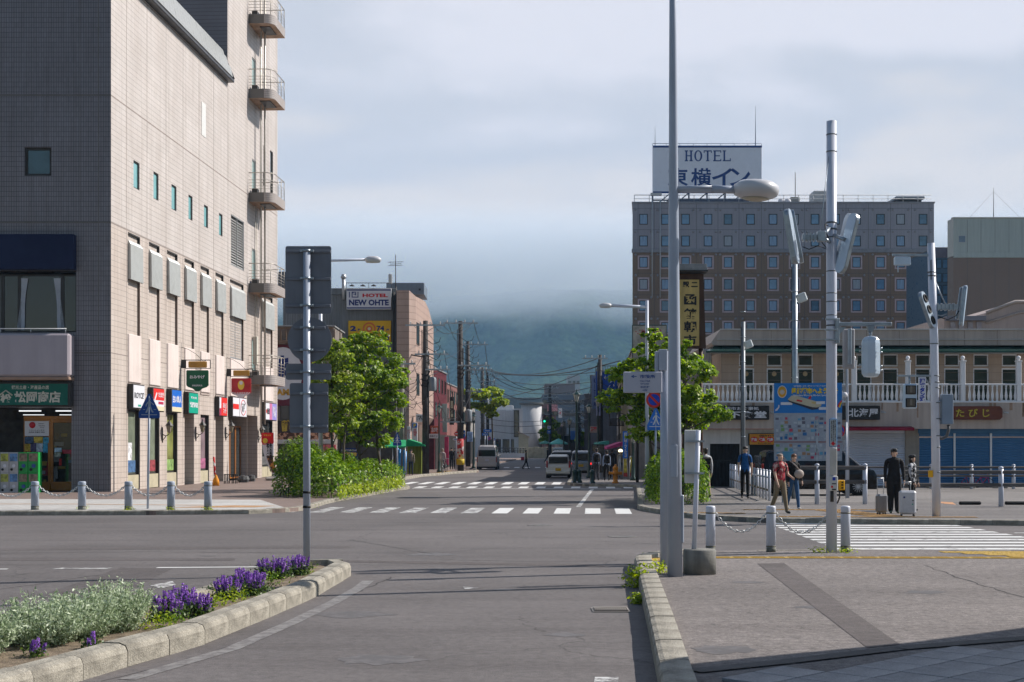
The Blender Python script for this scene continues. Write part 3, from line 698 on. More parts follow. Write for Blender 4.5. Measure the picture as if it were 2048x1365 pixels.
# upper shop window with curtains
z0,z1=fz(665),fz(541)
MB().add([(-13.9,.9,z0),(fu(152),.9,z0),(fu(152),.9,z1),(-13.9,.9,z1)],[(0,1,2,3)]).build('room_back',m_dark,CB,FR.M)
for a,b in((-13.9,-9),(-9,-5.9),(-5.9,fu(2)),(fu(2),fu(36)),(fu(36),fu(122)),(fu(122),fu(152))):
 window(CB,FR,a,b,z0,z1-.15,.22,m_rub,mat('dim glass',(0.02,0.018,0.02),rough=0.03,var=0,spec=0.8),t=.07)
m_cur=mat('white curtain',(0.42,0.45,0.50),rough=0.9,var=0.1)
for px,s in((47,1),(112,-1)):
 mb=MB();c=fu(px);n=12
 for k in range(n):
  ph=k/(n-1)
  for zz in range(6):
   pass
 cols=[]
 for j in range(9):
  f=j/8;zc=z0+.1+(z1-.3-z0-.1)*f
  wd=.24-.10*math.sin(math.pi*min(1,(1-f)*1.2))*0.9
  off=s*(.16*(1-f))*-1
  cols.append([(c+off+wd*(i/n-.5)*2*.6,.19+.015*((i%2)*2-1)-.03,zc)for i in range(n+1)])
 vs=[p for r in cols for p in r];fs=[(r*(n+1)+i,r*(n+1)+i+1,(r+1)*(n+1)+i+1,(r+1)*(n+1)+i)for r in range(8)for i in range(n)]
 mb.add(vs,fs,0,True);mb.build('curtain',m_cur,CB,FR.M)
# navy panel, rail, pink box, canopy lip
mb=MB();mb.box(-13.9,fu(153),-.35,0,fz(541),fz(471),c=.03);mb.build('navy_panel',mat('navy canvas',(0.006,0.012,0.045),rough=0.75,var=0.15,scale=.5),CB,FR.M)
mb=MB();mb.tube([(-13.9,-.5,fz(660)),(fu(141),-.5,fz(660))],.025)
for u in(-9,-6,fu(10),fu(70),fu(139)):mb.tube([(u,-.5,fz(669)),(u,-.5,fz(660))],.02,6)
mb.build('rail',m_alu,CB,FR.M)
mb=MB();mb.box(-13.9,fu(150),-.75,-.002,fz(755),fz(670),c=.08);mb.build('fascia_box',mat('mauve panel',(0.36,0.32,0.35),rough=0.5,var=0.06,scale=.6,streak=.08),CB,FR.M)
mb=MB();mb.box(-13.9,fu(149),-.72,-.002,fz(762),fz(755.5),c=.02);mb.build('fascia_lip',mat('bronze lip',(0.30,0.20,0.15),rough=0.5),CB,FR.M)
# --- shopfront
sh=mat('shop interior',(0.05,0.045,0.04),rough=0.9,var=0.5,scale=1.4)
mb=MB();mb.box(-13.9,fu(143)+.0,2.2,2.3,.12,fz(815));mb.box(-13.9,fu(143),1.0,2.2,fz(815)-.02,fz(815)+.02);mb.build('shop_interior',sh,CB,FR.M)
for px0,px1,y_,za_,zb2 in((17,62,1.2,822,819.5),(92,143,1.2,822,819.5),(17,60,1.7,829,827.5),(92,141,1.7,829,827.5)):MB().box(fu(px0),fu(px1),y_,y_+.05,fz(za_),fz(zb2)).build('ceiling_light',mat('lit tubes',(0.95,0.97,1.0),var=0,emit=0.75),CB,FR.M)
rnd=random.Random(4)
gd=[mat('goods red',(0.35,0.03,0.04)),mat('goods white',(0.4,0.4,0.42)),mat('goods yellow',(0.45,0.32,0.05)),mat('goods blue',(0.06,0.14,0.3)),mat('goods brown',(0.15,0.1,0.06))]
for k in range(46):
 u=rnd.uniform(fu(12),fu(138));z=rnd.uniform(.4,2.5);w=rnd.uniform(.1,.4);h=rnd.uniform(.1,.35);y=rnd.uniform(1.6,2.15)
 MB().box(u,min(u+w,fu(142)),y,y+.05,z,z+h).build('shop_goods',gd[rnd.randrange(5)],CB,FR.M)
m_or=mat('amber door frame',(0.36,0.15,0.03),rough=0.35,var=0.25,scale=1.5)
dr=thing('x','','')
bpy.data.objects.remove(dr)
d0=fz(985)+.02
for a,b,nm in((fu(33),fu(87),'sliding_door'),(fu(87.3),fu(146),'sliding_door')):
 w=MB();t=.1;z1=fz(838)
 w.box(a,b,.85,.95,.14,.5,0,.01);w.box(a,b,.85,.95,z1-.14,z1,0,.01);w.box(a,a+t,.85,.95,.5,z1-.14,0);w.box(b-t,b,.85,.95,.5,z1-.14,0)
 o=w.build(nm,m_or,CB,FR.M)
 g=MB();g.add([(a+t,.9,.5),(b-t,.9,.5),(b-t,.9,z1-.14),(a+t,.9,z1-.14)],[(0,1,2,3)])
 gm_=bpy.data.materials.get('see through glass')
 if not gm_:
  gm_=bpy.data.materials.new('see through glass');gm_.use_nodes=True;nt=gm_.node_tree;nt.nodes.remove(nt.nodes['Principled BSDF']);oo=[n for n in nt.nodes if n.type=='OUTPUT_MATERIAL'][0]
  tr=N(nt,'ShaderNodeBsdfTransparent');tr.inputs[0].default_value=(0.8,0.85,0.83,1);gl=N(nt,'ShaderNodeBsdfGlossy',Roughness=0.03);fr=N(nt,'ShaderNodeFresnel',IOR=1.6);ms=N(nt,'ShaderNodeMixShader')
  L(nt,fr.outputs[0],ms.inputs[0]);L(nt,tr.outputs[0],ms.inputs[1]);L(nt,gl.outputs[0],ms.inputs[2]);L(nt,ms.outputs[0],oo.inputs['Surface'])
 g.build('pane',gm_,o,FR.M)
mb=MB();mb.box(fu(33),fu(146),.84,.96,fz(838),fz(832),0);mb.build('door_head',m_or,CB,FR.M)
# notices on the door
def poster(parent,P_,u0,u1,z0,z1,y,m,name='poster',t=.008):
 return MB().box(u0,u1,y-t,y,z0,z1).build(name,m,parent,P_.M)
W=mat('white print',(0.62,0.62,0.66),rough=0.6,var=0.03);BLK=mat('black print',(0.02,0.02,0.022),rough=0.6,var=0);RED=mat('red print',(0.55,0.02,0.03),rough=0.5,var=0.05);NAVY=mat('navy print',(0.015,0.03,0.16),rough=0.5,var=0)
p_=poster(CB,FR,fu(35.5),fu(84.5),fz(872),fz(842),.83,W)
cx_,cz_=fu(51),fz(850)
MB().lathe([(.13,0),(.13,.004),(.0001,.004)],(0,0,0),20).xf(FR.M3(cx_,.818,cz_)@Matrix.Rotation(R(90),4,'X')).build('emblem',RED,p_,Matrix.Identity(4))
text('Japan',.24,.05,BLK,p_,FR.M3(fu(69),.82,fz(847)),bold=.01);text('Tax-free',.26,.05,BLK,p_,FR.M3(fu(70),.82,fz(851)),bold=.01);text('Shop',.16,.05,BLK,p_,FR.M3(fu(71),.82,fz(855)),bold=.01)
text('いらっしゃいませ',.62,.06,BLK,p_,FR.M3(fu(60),.82,fz(860.5)),bold=.01);text('免税店 営業中 無休',.66,.06,BLK,p_,FR.M3(fu(60),.82,fz(864.5)),bold=.01)
for k,(a,b,zt,zb,c)in enumerate([(35,53,874,888,(0.05,0.09,0.16)),(54,72,874,886,(0.5,0.36,0.05)),(73,84,875,886,(0.06,0.3,0.45)),(36,47,888,903,(0.4,0.28,0.03)),(47,58,886,902,(0.06,0.05,0.12)),(59,72,887,904,(0.36,0.42,0.48)),(73,82,887,906,(0.05,0.32,0.5)),(96,110,896,905,(0.35,0.5,0.6)),(96,108,906,914,(0.35,0.4,0.33)),(105,110,918,932,(0.4,0.03,0.03)),(112,140,900,908,(0.38,0.03,0.05))]):
 poster(CB,FR,fu(a),fu(b),fz(zb),fz(zt),.83,mat('poster %d'%k,c,var=0.5,scale=9))
# green shop sign
sg=MB();sg.box(-13.9,fu(147),-.42,-.002,fz(813.5),fz(765),0,.03);sgo=sg.build('sign_box',m_rub,CB,FR.M)
m_gr=mat('green sign face',(0.0,0.10,0.07),rough=0.45,var=0.05)
MB().box(-13.9,fu(142),-.44,-.423,fz(811),fz(769)).build('sign_face',m_gr,sgo,FR.M)
m_cream=mat('cream lettering',(0.52,0.50,0.42),rough=0.6,var=0.04)
text('観光土産・海産品の店',(105-31)/49.7,(780-772)/49.7,m_cream,sgo,FR.M3(fu(68),-.44,fz(776)),bold=.02)
text('松岡商店',(128-36)/49.7,(807-784)/49.7,m_cream,sgo,FR.M3(fu(82),-.44,fz(795.3)),bold=.035)
text('松',(31-9)/49.7,(806-789)/49.7,m_cream,sgo,FR.M3(fu(19.5),-.44,fz(797.5)),bold=.05)
mb=MB();a=fu(6.5);b=fu(19.5);c=fu(32.5);mb.tube([(a,-.445,fz(792)),(b,-.445,fz(782)),(c,-.445,fz(792))],.03,4);mb.build('emblem',m_cream,sgo,FR.M)
# --- side wall, with bays
bays_px=[(256,280),(298,319),(334,355),(369,388),(401,418),(431,447),(460,487),(524,545)]
bays=[(su(a),su(b))for a,b in bays_px]
zt_=sz(256,492-5);zp0,zp1=sz(258,765),sz(258,668) # pink panels
zaw0,zaw1=sz(259,560),sz(259,487)
print('zs',ZB,zt_,zp0,zp1,zaw0,zaw1)
UM=su(455);UE=su(555) # end of the low part, end of the wall
small=[(267,279,320,375),(307,317,343,397),(343,353,368,418),(377,385,389,438),(408,416,409,453),(438,445,426,470)]
holes=[]
zbt=sz(256,470)
for i,(a,b)in enumerate(bays):
 bot=0.14
 holes.append((a,b,zp1-.2,zaw1+.45,.10))
sw=[(su(a),su(b),(sz(a,d_)),(sz(a,c)))for a,b,c,d_ in small]
for h in sw:holes.append((*h,.12))
louv=[(su(462),su(488),sz(462,530),sz(462,428))]
holes+=[(*louv[0],.12)]
# ground floor openings
gz=sz(256,818);gopen=[]
for i,(a,b)in enumerate(bays[:7]):
 dp=.2 if i in(0,1,2,4)else 1.6
 if i==6:gopen.append((su(458),su(515),.12,sz(465,828),1.9))
 else:gopen.append((a,b,.12,gz,dp))
gopen.append((bays[7][0],bays[7][1],.12,gz,.2))
holes+=gopen
up=[(su(504),su(512),z_-.0,z_+2.1,.1)for z_ in(5.95,11.1,16.2,22.0)]
up+=[(su(527),su(531),sz(527,372),sz(527,290),.1),(su(540),su(546),sz(540,395),sz(540,300),.1)]
holes+=up
mb=MB()
wall_holes(mb,0,UM,0,ZB[1],[h for h in holes if h[0]<UM and h[3]<=ZB[1]+.01],mw=1,mr=1)
wall_holes(mb,0,UM,ZB[1],ZE,[h for h in holes if h[0]<UM and h[3]>ZB[1]+.01],mw=0,mr=0)
wall_holes(mb,UM,UE,0,ZB[1],[h for h in holes if h[0]>UM and h[3]<=ZB[1]+.01],mw=1,mr=1)
wall_holes(mb,UM,UE,ZB[1],34,[h for h in holes if h[0]>UM and h[3]>ZB[1]+.01],mw=0,mr=0)
# fix bays crossing UM
mb.build('side_wall',[m_ts,m_tsl],CB,SD.M)
# backs
for i,(a,b)in enumerate(bays):
 q=MB();q.add([(a,.10,zp1-.2),(b,.10,zp1-.2),(b,.10,zaw1+.45),(a,.10,zaw1+.45)],[(0,1,2,3)]);q.build('bay_panel',m_tsl,CB,SD.M)
 # dark strip at each bay's far jamb, the jamb's shade put into its colour
 q=MB();q.box(b-.03,b-.001,-.003,.095,zp1,zaw0,0);q.build('bay_shade_strip',mat('bay jamb shade',(0.16,0.125,0.105),rough=.7),CB,SD.M)
 q=MB();q.box(a,b,-.003,.09,zaw1+.39,zaw1+.449,0);q.box(b-.05,b-.001,-.003,.09,zaw1+.05,zaw1+.39,0);q.build('bay_head',m_rub,CB,SD.M)
 # corrugated awning
 aw=MB();n=11;w_=(b-a)+.06
 pts=[]
 for k in range(n*2+1):
  pts.append((a-.03+w_*k/(n*2),-.15 if k%2 else-.11))
 za,zb_=zaw0,zaw1
 prof=[(zb_,0.0,.22),(zb_-.12,.0,1.0),(za,0,1.0)]
 vs=[]
 for u,y in pts:vs+=[(u,-.02,zb_+.12),(u,y,zb_-.05),(u,y-.02,za)]
 m_=len(pts);fs=[]
 for k in range(m_-1):
  for r_ in range(2):fs.append((k*3+r_,k*3+r_+1,(k+1)*3+r_+1,(k+1)*3+r_))
 aw.add(vs,fs,0);aw.add([(a-.03,-.02,zb_+.12),(a-.03,-.12,zb_-.05),(a-.03,-.14,za),(a-.03,-.02,za)],[(0,1,2,3)]);aw.add([(b+.03,-.02,zb_+.12),(b+.03,-.12,zb_-.05),(b+.03,-.14,za),(b+.03,-.02,za)],[(3,2,1,0)])
 aw.build('corrugated_awning',mat('awning grey',(0.40,0.41,0.40),rough=0.5,var=0.08,metal=0.2),CB,SD.M)
 # pink panel
 pp=MB();pp.box(a-.03,b+.02,-.06,.095,zp0,zp1,0,.03);pp.box(a-.05,b+.04,-.04,.095,zp0-.12,zp0-.03,1);pp.build('blank_panel',[mat('pink panel',(0.66,0.57,0.53),rough=0.6,var=0.07,scale=.9,streak=.12),mat('pink ledge',(0.35,0.29,0.26),rough=0.7)],CB,SD.M)
# wall joints
mb=MB()
mb.box(0,UE,-.004,.01,ZB[1]-.03,ZB[1]+.03);mb.box(0,UE,-.004,.01,ZB[2]-.03,ZB[2]+.03);mb.box(0,UM+.01,-.004,.01,ZE-.12,ZE-.07)
for k in range(len(bays)):
 if k==0:mb.box(0,bays[0][0]-.05,-.004,.01,ZB[0]-.02,ZB[0]+.02)
 else:mb.box(bays[k-1][1]+.05,bays[k][0]-.05,-.004,.01,ZB[0]-.02,ZB[0]+.02)
for px in(253,294,332,366,398,427,456):mb.box(su(px)-.014,su(px)+.014,-.005,.01,0.2,ZE if px<455 else 34)
for px in(494,519,536,552):mb.box(su(px)-.014,su(px)+.014,-.005,.01,0.2,34)
mb.build('wall_joint',mat('side joint',(0.26,0.22,0.2),rough=.8),CB,SD.M)
for h in sw:window(CB,SD,*h,.10,m_rub,m_teal,t=.05)
for h in up[:4]:
 window(CB,SD,h[0],h[1],h[2],h[3],.09,m_alu,mat('pale green glass',(0.30,0.40,0.38),rough=.3,var=.1),t=.06)
for h in up[4:]:window(CB,SD,h[0],h[1],h[2],h[3],.09,m_rub,m_glass,t=.05,mull=0)
# louvres: frame, then each blade
def louvre(a,b,z0,z1,y):
 fr=MB();fr.box(a,b,y+.06,y+.1,z0,z1,1);mid=(a+b)/2
 for u in(a,mid-.03,b-.05):fr.box(u,u+.05,y-.02,y+.06,z0,z1,0)
 fr.box(a,b,y-.02,y+.06,z0,z0+.05,0);fr.box(a,b,y-.02,y+.06,z1-.05,z1,0)
 o=fr.build('louvre',[m_alu,m_dark],CB,SD.M);n=int((z1-z0-.1)/.14)
 bl=MB();bl.add([(a+.05,0,0),(mid-.03,0,0),(mid-.03,.06,.09),(a+.05,.06,.09)],[(0,1,2,3)]);bl.add([(mid+.02,0,0),(b-.05,0,0),(b-.05,.06,.09),(mid+.02,.06,.09)],[(0,1,2,3)])
 me=bl.mesh('louvre_blade',mat('louvre blade',(0.40,0.40,0.39),rough=.4,metal=.4,var=.1))
 for k in range(n):link('louvre_blade',me,o,SD.M@Matrix.Translation((0,y-.02,z0+.07+k*.14)))
louvre(*louv[0],.04)
louvre(bays[6][0]+.05,bays[6][1]-.1,sz(462,716),zaw0+.1,.10)
# metal plate (white) on the wall
MB().box(su(403),su(411),-.02,0,sz(403,270),sz(403,203)).build('steel_plate',mat('bright steel plate',(0.75,0.74,0.70),rough=.35,metal=.3,var=.05),CB,SD.M)
# --- roof of the low part: mansard of slate shingles, and the tower face behind
EV=ZE;UPZ=22.75;IN=0.25
mb=MB()
mb.box(-.3,UM+.1,-.35,.1,EV-.02,EV+.16,0,.03) # eave
mb.add([(-.3,-.3,EV+.14),(UM,-.3,EV+.14),(UM,IN,UPZ),(-.3,IN,UPZ)],[(0,1,2,3)],0)
mb.add([(UM,-.3,EV+.14),(UM,IN,EV+.14),(UM,IN,UPZ)],[(0,1,2)],0)
mb.box(-.3,UM,IN,9,UPZ-.1,UPZ,0);mb.tube([(-.3,IN,UPZ+.03),(UM+.05,IN,UPZ+.03)],.09,8,0);mb.tube([(UM,-.32,EV+.16),(UM,IN,UPZ+.04)],.08,8,0)
rf=mb.build('roof',mat('roof edge',(0.07,0.07,0.075),rough=.4,metal=.3),CB,SD.M)
rows=5;slope=Vector((0,IN+.3,UPZ-EV-.14));sl_len=slope.length;ang=math.atan2(slope.z,slope.y)
sm=MB();sm.box(-.235,.235,0,sl_len/rows+.06,0,.05);sme=sm.mesh('shingle',mat('slate shingle',(0.30,0.31,0.30),rough=.35,var=.2,scale=1.5,spec=.7))
for r_ in range(rows):
 for k in range(int((UM+.2)/.48)+1):
  u=-.1+k*.48+(0.24 if r_%2 else 0)
  if u>UM-.1:continue
  base=Vector((u,-.32,EV+.16))+slope*(r_/rows)
  M=SD.M@Matrix.Translation(base)@Matrix.Rotation(ang+.12+random.uniform(-.01,.01),4,'X')@Matrix.Translation((0,0,.012))
  link('shingle',sme,rf,M)
mb=MB();mb.add([(UM,0,EV-.3),(UM,14,EV-.3),(UM,14,34),(UM,0,34)],[(0,1,2,3)]);mb.box(UM-.02,UM,4.2,4.26,EV,34,1)
o=mb.build('tower_face',[tile_mat('shaded front tile yz',(0.20,0.19,0.215),(0.175,0.168,0.19),(0.05,0.05,0.055),0.10,0.20,0.009,0.4,0.0,0.4),m_joint],CB,SD.M)  # same darkened tile on the tower face, shade included in the colour
mb=MB();mb.add([(UE,0,0),(UE,14,0),(UE,14,34),(UE,0,34)],[(0,1,2,3)]);mb.add([(0,14,0),(UE,14,0),(UE,14,34),(0,14,34)],[(3,2,1,0)]);mb.add([(0,0,34),(UE,0,34),(UE,14,34),(0,14,34)],[(0,1,2,3)])if False else None
mb.add([(UM,0,34),(UE,0,34),(UE,14,34),(UM,14,34)],[(0,1,2,3)]);mb.build('rear_wall',m_ts,CB,SD.M)
# --- ground floor infill
m_shopg=mat('greenish shop glass',(0.20,0.23,0.17),rough=.12,var=.35,scale=.7,spec=.8)
adv=[((0.06,0.13,0.26),(0.6,0.6,0.62)),((0.26,0.05,0.06),(0.6,0.5,0.2)),((0.2,0.32,0.1),(0.55,0.5,0.1)),None,((0.3,0.1,0.18),(0.6,0.4,0.5)),None,None,((0.1,0.1,0.1),(0.4,0.4,0.42))]
for i,(a,b)in enumerate(bays):
 if i in(0,1,2,4,7):
  m_g={4:mat('pinkish shop glass',(0.26,0.19,0.21),rough=.12,var=.3,scale=.7,spec=.8),2:mat('olive shop glass',(0.24,0.25,0.08),rough=.12,var=.4,scale=.9,spec=.8),7:m_glass}.get(i,m_shopg)
  w=window(CB,SD,a+.02,b-.12,.75,gz-.05,.18,m_rub,m_g,t=.06,name='shop_window')
  MB().box(a+.01,b-.12,.02,.19,.14,.74).build('sill_panel',mat('beige sill panel',(0.42,0.38,0.27),rough=.6),CB,SD.M)
  MB().box(b-.11,b-.06,.0,.19,.14,gz-.03).build('window_jamb',m_rub,CB,SD.M)
  if adv[i]:
   MB().box(a+.08,b-.2,.13,.137,.85,1.35).build('window_poster',mat('window poster %d'%i,adv[i][0],var=.5,scale=6),CB,SD.M)
   MB().box(a+.08,b-.7,.12,.127,1.36,2.1).build('window_poster',mat('window poster b %d'%i,adv[i][1],var=.5,scale=5),CB,SD.M)if i in(0,)else None
 elif i in(3,5):
  MB().add([(a,1.6,.12),(b,1.6,.12),(b,1.6,gz),(a,1.6,gz)],[(0,1,2,3)]).build('porch_back',mat('porch back tile',(0.11,0.085,0.075),var=.2),CB,SD.M)
mb=MB();mb.box(bays[3][0]+.2,bays[3][0]+1.0,.3,.9,.12,1.15,0,.02);mb.build('vending_box',mat('pale cabinet',(0.5,0.5,0.47)),CB,SD.M)
# entrance with glass doors
a,b=su(458),su(515);zt2=sz(465,828)
MB().add([(a,1.9,.12),(b,1.9,.12),(b,1.9,zt2),(a,1.9,zt2)],[(0,1,2,3)]).build('porch_back',sh,CB,SD.M)
n=5
for k in range(n):
 u0=a+.1+(b-a-.2)*k/n;u1=a+.1+(b-a-.2)*(k+1)/n
 window(CB,SD,u0+.02,u1-.02,.14,3.1,1.0,m_alu if k<2 else mat('orange wood frame',(0.35,0.13,0.03),rough=.4),m_glass,t=.08,name='glass_door')
for k in range(14):
 u=rnd.uniform(a+.2,b-.5);z=rnd.uniform(.4,2.6);MB().box(u,u+rnd.uniform(.15,.5),1.6,1.66,z,z+rnd.uniform(.15,.5)).build('shop_goods',gd[rnd.randrange(5)],CB,SD.M)
# --- box signs on the wall: each a thing
def boxsign(px0,px1,py0,py1,label,build,n=.25,pxs=None):
 """px0..px1 lit face as seen; the box stands .6 proud of the wall"""
 k0=(px0-CX)/F;PL=Plane((SD.O.x+SD.i.x*-n,SD.O.y+SD.i.y*-n),(ST,1))
 u0,u1=PL.U(px0),PL.U(px1);z0,z1=PL.z(px0,py1),PL.z(px0,py0)
 s=thing('box_sign',label,'shop sign',PL.M3((u0+u1)/2,0,z0),group='projecting box signs along the side wall')
 b=MB();b.box(u0-.04,u1+.04,.012,n-.002,z0-.05,z1+.05,0,.015);b.build('sign_case',m_rub,s,PL.M)
 f=MB();f.box(u0,u1,-.006,.01,z0,z1);fo=f.build('sign_face',W,s,PL.M)
 build(s,PL,u0,u1,z0,z1);return s
def strip(PL,s,u0,u1,z0,z1,m,name='colour_field',y=-.009,t=.003):
 return MB().box(u0,u1,y-t,y,z0,z1).build(name,m,s,PL.M)
GRN=mat('green print',(0.0,0.30,0.20),rough=.5,var=.03);BLU=mat('blue print',(0.01,0.12,0.5),rough=.5,var=.03);CRM=mat('cream print',(0.62,0.56,0.38),rough=.5,var=.03);SRED=mat('scarlet print',(0.62,0.025,0.02),rough=.5,var=.03)
def s1(s,PL,a,b,z0,z1):
 text("ROYCE'",(b-a)*.86,(z1-z0)*.27,BLK,s,PL.M3((a+b)/2,-.01,z0+(z1-z0)*.55),bold=.02);strip(PL,s,a+(b-a)*.4,a+(b-a)*.66,z0+.05,z0+.13,GRN)
def s2(s,PL,a,b,z0,z1):
 strip(PL,s,a,b,z0+(z1-z0)*.48,z1,SRED);strip(PL,s,a,b,z0,z0+(z1-z0)*.2,CRM)
 text('たまき',(b-a)*.5,(z1-z0)*.24,W,s,PL.M3(a+(b-a)*.68,-.014,z0+(z1-z0)*.74),bold=.03);strip(PL,s,a+(b-a)*.45,b-.1,z0+(z1-z0)*.3,z0+(z1-z0)*.42,mat('crimson print',(0.4,0.02,0.07)))
 q=MB();q.prism([(a+.05,z0+.45),(a+.2,z0+.45),(a+.5,z1-.2),(a+.38,z1-.15)],-.014,-.02,'y');q.build('painted_branch',W,s,PL.M)
def s3(s,PL,a,b,z0,z1):
 strip(PL,s,a,b,z0+(z1-z0)*.22,z1,BLU);strip(PL,s,a,b,z0,z0+(z1-z0)*.2,CRM);text('白い恋人',(b-a)*.88,(z1-z0)*.36,W,s,PL.M3((a+b)/2,-.014,z0+(z1-z0)*.58),bold=.04)
def s4(s,PL,a,b,z0,z1):
 strip(PL,s,a,b,z0,z1,GRN);text('観光土産',(b-a)*.6,(z1-z0)*.12,W,s,PL.M3((a+b)/2,-.014,z0+(z1-z0)*.78),bold=.02);text('松岡商店',(b-a)*.88,(z1-z0)*.28,W,s,PL.M3((a+b)/2,-.014,z0+(z1-z0)*.42),bold=.04)
def s5(s,PL,a,b,z0,z1):
 strip(PL,s,a+(b-a)*.22,b,z0,z1,SRED);text('あおもり\n六ヶ所',(b-a)*.5,(z1-z0)*.6,W,s,PL.M3(a+(b-a)*.66,-.014,z0+(z1-z0)*.42),bold=.02);strip(PL,s,a,a+(b-a)*.2,z0,z0+(z1-z0)*.4,mat('crimson print',(0.4,0.02,0.07)))
def s6(s,PL,a,b,z0,z1):
 strip(PL,s,a,a+(b-a)*.42,z0+(z1-z0)*.38,z0+(z1-z0)*.66,SRED)
 q=MB();q.tube([(a+(b-a)*.74+.34*math.cos(t)*(b-a)*.55,-.014,(z0+z1)/2+.42*math.sin(t)*(z1-z0))for t in np.linspace(.5,5.9,18)],.018,5);q.build('painted_ring',RED,s,PL.M)
 text('丼ぶり\n横丁',(b-a)*.26,(z1-z0)*.5,BLK,s,PL.M3(a+(b-a)*.74,-.014,(z0+z1)/2),bold=.02);strip(PL,s,a+(b-a)*.46,a+(b-a)*.48,z0,z1,BLK)
def s8(s,PL,a,b,z0,z1):
 strip(PL,s,a+(b-a)*.62,b,z0,z1,mat('lilac print',(0.25,0.22,0.55)));strip(PL,s,a+(b-a)*.38,a+(b-a)*.6,z0,z1,mat('rose print',(0.5,0.15,0.3)))
 q=MB();q.ell((a+(b-a)*.12,-.013,(z0+z1)/2),(.11,.004,.13),12,6);q.build('painted_dot',SRED,s,PL.M)
 text('回',(b-a)*.2,(z1-z0)*.35,BLK,s,PL.M3(a+(b-a)*.27,-.014,(z0+z1)/2),bold=.04);text('あかし\n整骨',(b-a)*.3,(z1-z0)*.7,W,s,PL.M3(a+(b-a)*.8,-.02,(z0+z1)/2),bold=.03)
boxsign(267,289,770,815,"white wall sign reading ROYCE' in black letters",s1)
boxsign(307,328,777,821,'wall sign half red with white characters above a white and cream lower half',s2)
boxsign(344,363,780,823,'blue wall sign with large white characters over a cream foot',s3)
boxsign(378,396,786,826,'plain green wall sign with white characters',s4)
boxsign(439,454,795,831,'narrow red wall sign with white characters and a white left edge',s5)
boxsign(466,493,795,832,'white wall sign with a red block and a red ring',s6)
boxsign(530,553,806,839,'white, pink and lilac wall sign, furthest along the side wall',s8)
# --- hanging shield signs
def shield(px0,px1,py0,py1,pxw,d,label,m_f,build):
 s=thing('hanging_sign',label,'shop sign',P((px0+px1)/2,py1,d),group='shield signs hung from wall brackets')
 x0,x1=X(px0,d),X(px1,d);z0,z1=Z(py1,d),Z(py0,d);w=x1-x0;h=z1-z0
 out=[(x0,z0+h*.28),(x0+w*.08,z0+h*.2),(x0+w*.3,z0+h*.12),(x0+w*.42,z0),(x0+w*.58,z0),(x0+w*.7,z0+h*.12),(x1-w*.08,z0+h*.2),(x1,z0+h*.28),(x1,z1-h*.04),(x1-w*.03,z1),(x0+w*.03,z1),(x0,z1-h*.04)]
 MB().prism(out,d-.05,d+.05,'y').build('board',m_f,s,Matrix.Identity(4))
 xw=X(pxw,d);b=MB();b.box(xw,x1+.1,d-.03,d+.03,z1+.46,z1+.50);b.box(xw,x0-.02,d-.03,d+.03,z1+.10,z1+.46);b.box(x0-.05,x1+.1,d-.03,d+.03,z1+.07,z1+.1);b.box(x1+.07,x1+.1,d-.03,d+.03,z1+.07,z1+.46)
 b.tube([(xw,d,z1+1.3),(xw,d,z1-1.0)],.025,6);b.tube([(xw,d,z1+1.1)]+[(xw+.35*k,d,z1+1.05-.07*k*k)for k in range(1,4)]+[(x1,d,z1+.5)],.01,4)
 b.build('bracket',m_rub,s,Matrix.Identity(4))
 l=MB();l.box(x0+w*.1,x1-w*.08,d-.1,d+.1,z1+.12,z1+.42,0,.03);l.build('sign_lamp',mat('amber lamp housing',(0.38,0.2,0.03),rough=.4),s,Matrix.Identity(4))
 build(s,x0,x1,z0,z1,d);return s
Mf=lambda x,y,z:Matrix.Translation((x,y,z))
def sh1(s,x0,x1,z0,z1,d):
 text('おみやげ',(x1-x0)*.68,(z1-z0)*.17,W,s,Mf((x0+x1)/2,d-.055,z0+(z1-z0)*.68),bold=.03);text('㈱松岡商店',(x1-x0)*.46,(z1-z0)*.09,W,s,Mf((x0+x1)/2,d-.055,z0+(z1-z0)*.27),bold=.02)
def sh2(s,x0,x1,z0,z1,d):
 w=x1-x0;h=z1-z0
 q=MB();q.prism([(x0+w*.02,z0+h*.3),(x1-w*.02,z0+h*.3),(x1-w*.1,z0+h*.2),(x0+w*.7,z0+h*.13),(x0+w*.58,z0+.01),(x0+w*.42,z0+.01),(x0+w*.3,z0+h*.13),(x0+w*.1,z0+h*.2)][::-1],d-.053,d-.05,'y');q.build('white_field',W,s,Matrix.Identity(4))
 q=MB();q.ell(((x0+x1)/2,d-.055,z0+h*.66),(w*.17,.01,h*.24),16,8);q.build('emblem',mat('yellow print',(0.7,0.5,0.06)),s,Matrix.Identity(4))
 q=MB();q.ell(((x0+x1)/2,d-.06,z0+h*.76),(w*.1,.01,h*.1),12,6);q.build('emblem',W,s,Matrix.Identity(4))
 text('ハセガワストア',w*.84,h*.14,RED,s,Mf((x0+x1)/2,d-.056,z0+h*.27),bold=.04)
shield(373,417,741,783,362,SD.D(362)+.05,'green shield sign on a wall bracket with small white characters',mat('deep green enamel',(0.0,0.085,0.035),rough=.35),sh1)
shield(463,502,757,797,453,SD.D(453)+.05,'red shield sign on a wall bracket with a round yellow emblem',mat('red enamel',(0.42,0.02,0.025),rough=.35),sh2)
